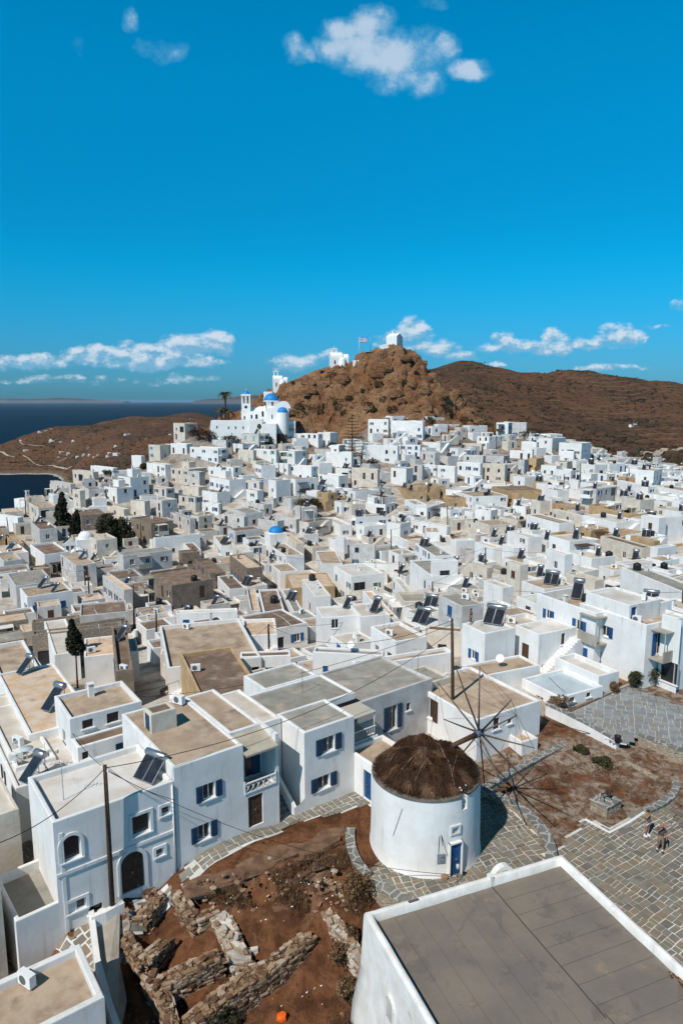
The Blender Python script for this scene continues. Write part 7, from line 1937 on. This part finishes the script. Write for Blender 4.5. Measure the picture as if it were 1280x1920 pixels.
FH = [(1187,797,9,'w','c'),(1192,793,6,'w','c'),(1117,848,10,'w','w'),(1128,858,9,'w','w'),(1173,855,9,'w','w'),(1170,868,6,'w','w'),(1155,873,10,'w','w'),(1238,867,8,'w','w'),(1250,864,8,'w','w'),(1280,872,6,'w','w'),(97,828,10,'w','w'),(116,830,8,'w','w'),(139,830,8,'w','w'),(50,850,10,'w','w'),(40,827,6,'w','w'),(119,850,12,'c','c'),(131,856,10,'c','c'),(112,857,7,'c','c'),(168,846,8,'t','t'),(148,862,12,'w','k'),(160,858,10,'c','k'),(180,859,8,'c','c'),(186,857,6,'c','c'),(240,818,10,'w','w'),(218,840,8,'w','w'),(208,852,9,'w','w'),(204,858,8,'w','w'),(96,803,5,'c','c'),(75,811,7,'w','w'),(86,807,5,'w','w'),(170,855,7,'w','w'),(213,846,6,'w','w')]
for k, (px, py, wp_, wl, rf) in enumerate(FH):
    q = on_terrain(px-wp_/2, py, 0); q.z = hz(q.x, q.y); w_ = wp_*q.y/F; d_ = w_*.6; h_ = w_*.36
    t = thing('house', None, 'house', tuple(q), R(rnd.uniform(15, 40)), 'small houses scattered over the far hillsides'); m = MB(); m.box(0, 0, -2.5, w_, d_, h_); m.box(w_*.1, d_*.3, h_, w_*.55, d_*.95, h_*1.75) if k % 2 == 0 else None; m.build('wall', WALL[wl], t)
    for x in (.2, .45, .72): q_ = MB(); q_.box(w_*x, -.05, h_*.25, w_*x+w_*.09, .05, h_*.7); q_.build('window', GLASS, t)
    FH[k] = (t, px, py, wl)

# ---------------------------------------------------------------- garden table and chairs on the left terrace
q = hit_roof(66, 1436) or hit_roof(50, 1445) or nearest_roof(60, 1440)
if q:
    b = q[1]; c0_ = wpt(b, min(max(q[2], 1.5), b.w-1.5), min(max(q[3], 1.2), b.d-1.2), b.zr)
    t = thing('garden_table', 'round pale blue garden table on the white terrace at the left edge', 'table', tuple(c0_)); m = MB(); m.lathe([(0, .70), (.42, .70), (.42, .73), (0, .73)], 20); m.build('tabletop', ROOF['l'], t); m = MB(); m.tube([(0, 0, 0), (0, 0, .7)], .04, 6); m.build('leg', WHT, t)
    for k, (dx, dy, lab) in enumerate(((.8, .3, 'white garden chair right of the round table'), (-.3, -.85, 'white garden chair in front of the round table'), (-.8, .4, 'white garden chair left of the round table'))):
        t = thing('garden_chair', lab, 'chair', (c0_.x+dx, c0_.y+dy, c0_.z), math.atan2(-dy, -dx)-math.pi/2, 'white garden chairs on the left terrace')
        m = MB(); m.box(-.24, -.22, .42, .24, .24, .46); m.build('seat', WHT, t)
        m = MB(); [m.box(-.24+i*.1, -.25, .46, -.20+i*.1, -.22, .92) for i in range(5)]; m.box(-.24, -.26, .88, .24, -.215, .94); m.build('backrest', WHT, t)
        for x, y in ((-.22, -.2), (.22, -.2), (-.22, .2), (.22, .2)): m = MB(); m.tube([(x, y, 0), (x, y, .43)], .02, 5); m.build('leg', WHT, t)
# ---------------------------------------------------------------- people
def skinned(name, verts, edges, radii, mats, parent, sub=1):
    me = bpy.data.meshes.new(name); me.from_pydata(verts, edges, []); o = bpy.data.objects.new(name, me); COL.objects.link(o)
    if parent is not None: o.parent = parent
    o.modifiers.new('skin', 'SKIN'); lay = me.skin_vertices[0].data if me.skin_vertices else None
    if lay is None:
        me.skin_vertices.new() if hasattr(me.skin_vertices, 'new') else None; lay = me.skin_vertices[0].data
    for i, r_ in enumerate(radii): lay[i].radius = (r_, r_) if not isinstance(r_, tuple) else r_
    lay[0].use_root = True
    o.modifiers['skin'].use_smooth_shade = True
    s_ = o.modifiers.new('sub', 'SUBSURF'); s_.levels = sub; s_.render_levels = sub; me.materials.append(mats); return o
def ensure_skin(o):
    pass
SKIN = mat('sun_tanned_skin', (.36, .17, .10), .6, (.30, .14, .08), 5)
def person(loc, rz, label, top, bottom, shoe, hair, pose, hgt=1.75, capcol=None):
    t = thing('person', label, 'person', tuple(loc), rz); s = hgt/1.75
    V = []; E_ = []; Rr = []
    def v(x, y, z, r_): V.append((x*s, y*s, z*s)); Rr.append(r_ if not isinstance(r_, tuple) else r_); return len(V)-1
    def e(*a):
        for i in range(len(a)-1): E_.append((a[i], a[i+1]))
    pel = v(0, 0, .95, (.15, .11)); wst = v(0, -.01, 1.10, (.13, .10)); chs = v(0, -.01, 1.32, (.17, .11)); nk0 = v(0, 0, 1.46, (.075, .075)); nk = v(0, .015, 1.52, .055); hd0 = v(0, .03, 1.58, (.07, .08)); hd1 = v(0, .035, 1.66, (.082, .098)); hd2 = v(0, .02, 1.73, (.06, .07)); e(pel, wst, chs, nk0, nk, hd0, hd1, hd2)
    nose = v(0, .135, 1.635, .012); e(hd0, nose)
    for sg in (-1, 1):
        h_ = v(sg*.09, 0, .90, .095); k_ = v(sg*.11, .02+pose['kn'][0 if sg < 0 else 1], .50, .06); a_ = v(sg*.12, -.02+pose['ft'][0 if sg < 0 else 1], .09, .042); f_ = v(sg*.14, .12+pose['ft'][0 if sg < 0 else 1], .035, .035); e(pel, h_, k_, a_, f_)
        ar = pose['arms'][0 if sg < 0 else 1]; sh = v(sg*.19, 0, 1.41, .058); el = v(sg*ar[0][0], ar[0][1], ar[0][2], .042); wr = v(sg*ar[1][0], ar[1][1], ar[1][2], .028); pm_ = v(sg*ar[2][0], ar[2][1], ar[2][2], (.038, .02)); e(chs, sh, el, wr, pm_)
        d_ = (Vector(ar[2])-Vector(ar[1])).normalized(); pr = Vector((d_.z, .0, -d_.x)) if abs(d_.y) > .5 else Vector((0, 1, 0))
        for q in range(4):
            o_ = pr*(q-1.5)*.02; b1 = Vector(ar[2])+d_*.03+o_; b2 = b1+d_*(.035+.006*(q in (1, 2)))+Vector((0, .008, 0)); i1 = v(sg*b1.x, b1.y, b1.z, .0085); i2 = v(sg*b2.x, b2.y, b2.z, .007); e(pm_, i1, i2)
        b1 = Vector(ar[1])+pr*.035+d_*.03; b2 = b1+d_*.03+pr*.012; i1 = v(sg*b1.x, b1.y, b1.z, .0095); i2 = v(sg*b2.x, b2.y, b2.z, .008); e(wr, i1, i2)
    skinned('body', V, E_, Rr, SKIN, t)
    # shirt
    V2 = [(0, 0, 1.0*s), (0, -.01*s, 1.12*s), (0, -.01*s, 1.32*s), (0, 0, 1.45*s)]; E2 = [(0, 1), (1, 2), (2, 3)]; R2 = [(.185, .145), (.17, .135), (.205, .145), (.10, .09)]
    for sg in (-1, 1):
        ar = pose['arms'][0 if sg < 0 else 1]; i = len(V2); V2.append((sg*.19*s, 0, 1.41*s)); q = Vector((sg*.19, 0, 1.41)).lerp(Vector((sg*ar[0][0], ar[0][1], ar[0][2])), .75); V2.append(tuple(q*s)); E2 += [(2, i), (i, i+1)]; R2 += [.082, .066]
    skinned('shirt', V2, E2, R2, top, t)
    V2 = [(0, 0, .99*s), (0, 0, .90*s)]; E2 = [(0, 1)]; R2 = [(.17, .135), (.17, .135)]
    for sg in (-1, 1):
        kk = pose['kn'][0 if sg < 0 else 1]; i = len(V2); V2 += [(sg*.095*s, 0, .86*s), (sg*.11*s, (.01+kk*.7)*s, pose['hem']*s)]; E2 += [(1, i), (i, i+1)]; R2 += [.115, .095]
    skinned('shorts', V2, E2, R2, bottom, t)
    for sg in (0, 1):
        y = pose['ft'][sg]; m = MB(); x = (-.13 if sg == 0 else .13)*s; lump(m, (x, (.04+y)*s, .045), (.065, .16, .06), seed=sg, rot=0); m.build('shoe', shoe, t)
        m = MB(); m.tube([(x*.95, (-.02+y)*s, .07*s), (x*.95, (-.02+y)*s, .17*s)], .052*s, 8); m.build('sock', WHT, t)
    m = MB(); m.lathe([(.100*math.cos(a), .115*math.sin(a)) for a in [math.pi/2*k/6 for k in range(7)]], 14, c=(0, .005*s, 1.675*s)); m.build('hair', hair, t)
    m = MB()
    for sg in (-1, 1): lump(m, (sg*.032*s, .122*s, 1.665*s), (.012, .008, .008), seed=1)
    m.box(-.025*s, .118*s, 1.60*s, .025*s, .126*s, 1.606*s); m.build('face_features', BRN, t)
    return t
DOWN = ((.26, -.02, 1.12), (.27, .05, .88), (.27, .07, .82)); SHADE = ((.36, .12, 1.38), (.17, .20, 1.62), (.10, .20, 1.66)); CAMERA = ((.27, .16, 1.30), (.10, .24, 1.55), (.06, .24, 1.60))
TOPG = mat('grey_tshirt', (.085, .07, .08), .9); SHB = mat('brown_shorts', (.20, .155, .115), .9); KH = mat('khaki_top', (.28, .235, .15), .9); DEN = mat('pale_denim', (.60, .64, .74), .9, (.38, .42, .66), 9); DKH = mat('dark_hair', (.03, .02, .015), .9)
BALD = mat('shaven_head', (.33, .16, .10), .5); DSH = mat('dark_shoes', (.05, .045, .05), .7); SUNH = mat('straw_hat', (.18, .11, .06), .9)
mp = G(1236, 1597, .1); man = person(mp, R(170), 'man in grey T-shirt and brown shorts holding something up to his eyes on the square', TOPG, SHB, DSH, BALD, {'kn': (.03, -.02), 'ft': (.05, -.06), 'arms': (DOWN, CAMERA), 'hem': .52}, 1.80)
wp = G(1211, 1567, .1); wo = person(wp, R(215), 'woman in khaki top and pale denim shorts shading her eyes on the square', KH, DEN, WHT, DKH, {'kn': (.02, .0), 'ft': (.02, -.03), 'arms': (DOWN, SHADE), 'hem': .70}, 1.68)
m = MB(); m.box(-.07, .17, 1.60, .07, .24, 1.69); o = m.build('camera', BLACKP, loc=tuple(mp), rotz=R(170)); tag(o, 'small black camera held up to the face by the man on the square', 'camera')
q = hit_roof(842, 1192)
if q: p_ = wpt(q[1], q[2], q[3], q[1].zr); person(p_, R(150), 'person in dark clothes standing on a roof terrace beside the mill pole', DSH, DSH, DSH, DKH, {'kn': (0, 0), 'ft': (0, 0), 'arms': (DOWN, DOWN), 'hem': .3}, 1.75)
q = hit_roof(882, 1170)
if q: p_ = wpt(q[1], q[2], q[3], q[1].zr); person(p_, R(100), 'person in dark clothes at work on the white roof beside the twin solar panels', TOPG, DSH, DSH, DKH, {'kn': (.12, .1), 'ft': (0, 0), 'arms': (CAMERA, DOWN), 'hem': .3}, 1.5)
for k, (px, py, lab) in enumerate([(592,692,'leftmost of three tiny walkers on the ridge below the vaulted chapel'),(598,690,'middle one of the three tiny walkers on the ridge'),(604,687,'tallest walker on the ridge, nearest to the vaulted chapel')]):
    q = on_hill(px, py)
    if q: person(q, R(60*k), lab, DSH, SHB, DSH, DKH, {'kn': (.05, 0), 'ft': (.06, -.06), 'arms': (DOWN, DOWN), 'hem': .5}, 1.75)
# ---------------------------------------------------------------- air
m = MB(); m.box(-45000, -300, -97, 45000, 50000, 62)
hm = bpy.data.materials.new('haze'); hm.use_nodes = True; n = NT(hm.node_tree); o = n.new('ShaderNodeOutputMaterial'); p = n.new('ShaderNodeVolumePrincipled'); p.inputs['Color'].default_value = (.55, .78, 1, 1); p.inputs['Density'].default_value = 1.3e-5; n.l.new(p.outputs[0], o.inputs[1])
hz_o = m.build('haze', hm); tag(hz_o, 'thin blue sea haze lying over the water and the far hills', 'haze', kind='stuff')

# ---------------------------------------------------------------- labels that single out every house and roof thing
ORD = ['nearest', 'second', 'third', 'fourth', 'fifth', 'sixth', 'seventh', 'eighth', 'ninth', 'tenth', 'eleventh', 'twelfth', 'thirteenth', 'fourteenth', 'fifteenth', 'sixteenth', 'seventeenth', 'eighteenth', 'nineteenth', 'twentieth']
LM = [('the blue-domed church', 500, 790), ('the tall palm', 423, 770), ('the tiered pine', 657, 840), ('the small blue dome', 517, 992), ('the tallest cypress', 122, 985), ('the clipped cypress', 142, 1230), ('the windmill', 805, 1480), ('the paved square', 1200, 1300), ('the white-domed chapel', 161, 1010), ('the rock shoulder', 895, 800), ('the round dark tree', 572, 945), ('the brown rendered house', 340, 1110), ('the mill pole', 848, 1170), ('the loggia house', 450, 1420), ('the seaward chapel', 50, 945), ('the twin roof heaters', 932, 1163), ('the arched-door house', 210, 1560), ('the summit chapel', 740, 640), ('the big balcony house', 1190, 1190), ('the stone-faced building', 262, 1000), ('the balconied house', 985, 805), ('the arched villa', 1075, 850), ('the valley villa', 1205, 880), ('the round-cornered house', 765, 800), ('the ochre house', 600, 930), ('the long tan roof', 1010, 975), ('the green-windowed house', 680, 1080), ('the wide veranda house', 680, 1020), ('the round-arched house', 685, 890), ('the shade canopy', 295, 1330), ('the barred-window villa', 1105, 930), ('the orange-stained roofs', 450, 1170), ('the garden vine hedge', 845, 1100), ('the right photo edge', 1270, 1010)]
WN = {'w': 'white', 'g': 'greyed white', 'c': 'cream', 't': 'ochre', 'b': 'brown', 's': 'stone'}
RN = {'w': 'white', 'k': 'cream', 't': 'tan', 'o': 'orange-stained', 'n': 'brown', 'g': 'grey', 'l': 'pale blue'}
buckets = {}
for hs_ in HOUSES:
    b = hs_['blocks'][0]; px, py = proj(tuple(wpt(b, b.w/2, b.d/2, b.z0+b.h*.6))); hs_['px'] = (px, py)
    if 'desc' in hs_: continue
    c_ = sorted(LM, key=lambda l: math.hypot(l[1]-px, (l[2]-py)*1.6))[0]
    dx, dy = px-c_[1], (py-c_[2])*1.6
    dr_ = ('right of' if dx > 0 else 'left of') if abs(dx) > abs(dy) else ('in front of' if dy > 0 else 'behind')
    buckets.setdefault((c_[0], dr_), []).append((math.hypot(dx, dy), hs_))
for (ln, dr_), L in buckets.items():
    L.sort(key=lambda a: a[0])
    for i, (_, hs_) in enumerate(L):
        b = hs_['blocks'][0]; two = 'two-storey' if b.h > 4.4 else 'low'
        hs_['ref'] = f'{ORD[min(i, 19)]} house {dr_} {ln}'
        hs_['root']['label'] = f"{two} {WN[b.wall]} house with {RN.get(b.roof, 'cream')} roof, {ORD[min(i, 19)]} {dr_} {ln}"
for hs_ in HOUSES:
    if 'desc' in hs_: hs_['root']['label'] = hs_['desc']; hs_['ref'] = {id(h1.house): 'arched-door house', id(h2.house): 'loggia house', id(h3.house): 'tall rounded house'}.get(id(hs_), None) or ' '.join(hs_['desc'].split()[:9]).rstrip(',')
KN = {'heater2': 'twin-panel solar heater', 'heater1': 'single-panel solar heater', 'tank': 'black round water tank', 'ac': 'white air conditioner', 'aerial': 'thin metal aerial', 'dish': 'white satellite dish'}
grp = {}
for it in ROOFTHINGS: grp.setdefault((it[1], id(it[2].house)), []).append(it)
for (kd, _), L in grp.items():
    L.sort(key=lambda it: proj(tuple(it[0].location))[0]); hs_ = L[0][2].house; pre = {1: [''], 2: ['left-hand ', 'right-hand '], 3: ['leftmost ', 'middle ', 'rightmost ']}.get(len(L), [f'{ORD[i]} from left ' for i in range(len(L))])
    for it, p_ in zip(L, pre):
        lab = f"{p_.replace('nearest from left', 'leftmost')}{KN[kd]} on the {hs_['ref']}"
        it[0]['label'] = ' '.join(lab.split()[:16])
seen_l = {}
lst = [(p_[0], p_[1]) for p_ in POLES if not p_[0].get('label')]
def lmref(px, py, L, used, fmt):
    c_ = sorted(LM, key=lambda l: math.hypot(l[1]-px, (l[2]-py)*1.6))[0]; dx, dy = px-c_[1], (py-c_[2])*1.6
    dr_ = ('right of' if dx > 0 else 'left of') if abs(dx) > abs(dy) else ('in front of' if dy > 0 else 'behind')
    k = used.get((c_[0], dr_), 0); used[(c_[0], dr_)] = k+1
    return f"{ORD[k]} {dr_} {c_[0]}"
used = {}; pref = {}
for t_, top in sorted(lst, key=lambda a: 0):
    px, py = proj(tuple(top)); s_ = lmref(px, py, lst, used, ''); t_['label'] = f'dark wooden utility pole, {s_}'; pref[id(t_)] = s_
used = {}
for o_, a, b_ in globals().get('CABS', []):
    o_['label'] = f"thin cable starting at the pole {pref.get(id(a[0]), 'nearby')}"
    if '_a' in o_: del o_['_a']
    if o_['label'] in seen_l: o_['label'] = f"thin cable ending at the pole {pref.get(id(b_[0]), 'nearby')}"
    seen_l[o_['label']] = 1
used = {}; LM2 = [('the headland tip', 60, 850), ('the headland cove', 125, 870), ('the headland crest', 100, 805), ('the town edge', 225, 845), ('the winding track', 1235, 855), ('the far slope', 1190, 790), ('the valley trees', 1150, 862)]
for t_, px, py, wl in FH:
    c_ = min(LM2, key=lambda l: math.hypot(l[1]-px, l[2]-py)); k = used.get(c_[0], 0); used[c_[0]] = k+1
    t_['label'] = f"tiny far {WN[wl]} house on the hillside, {ORD[k]+' one' if k else 'first one'} counted by {c_[0]}"
for i, o in enumerate([o for o in bpy.data.objects if o.parent is None and o.get('category')]):
    l = o.get('label')
    if not l: print('NOLABEL', o.name)
    elif not 4 <= len(l.split()) <= 16: print('LEN', len(l.split()), l)
from collections import Counter
cn = Counter(o.get('label') for o in bpy.data.objects if o.parent is None and o.get('category')); print('dups', [(k, v) for k, v in cn.items() if v > 1][:20])
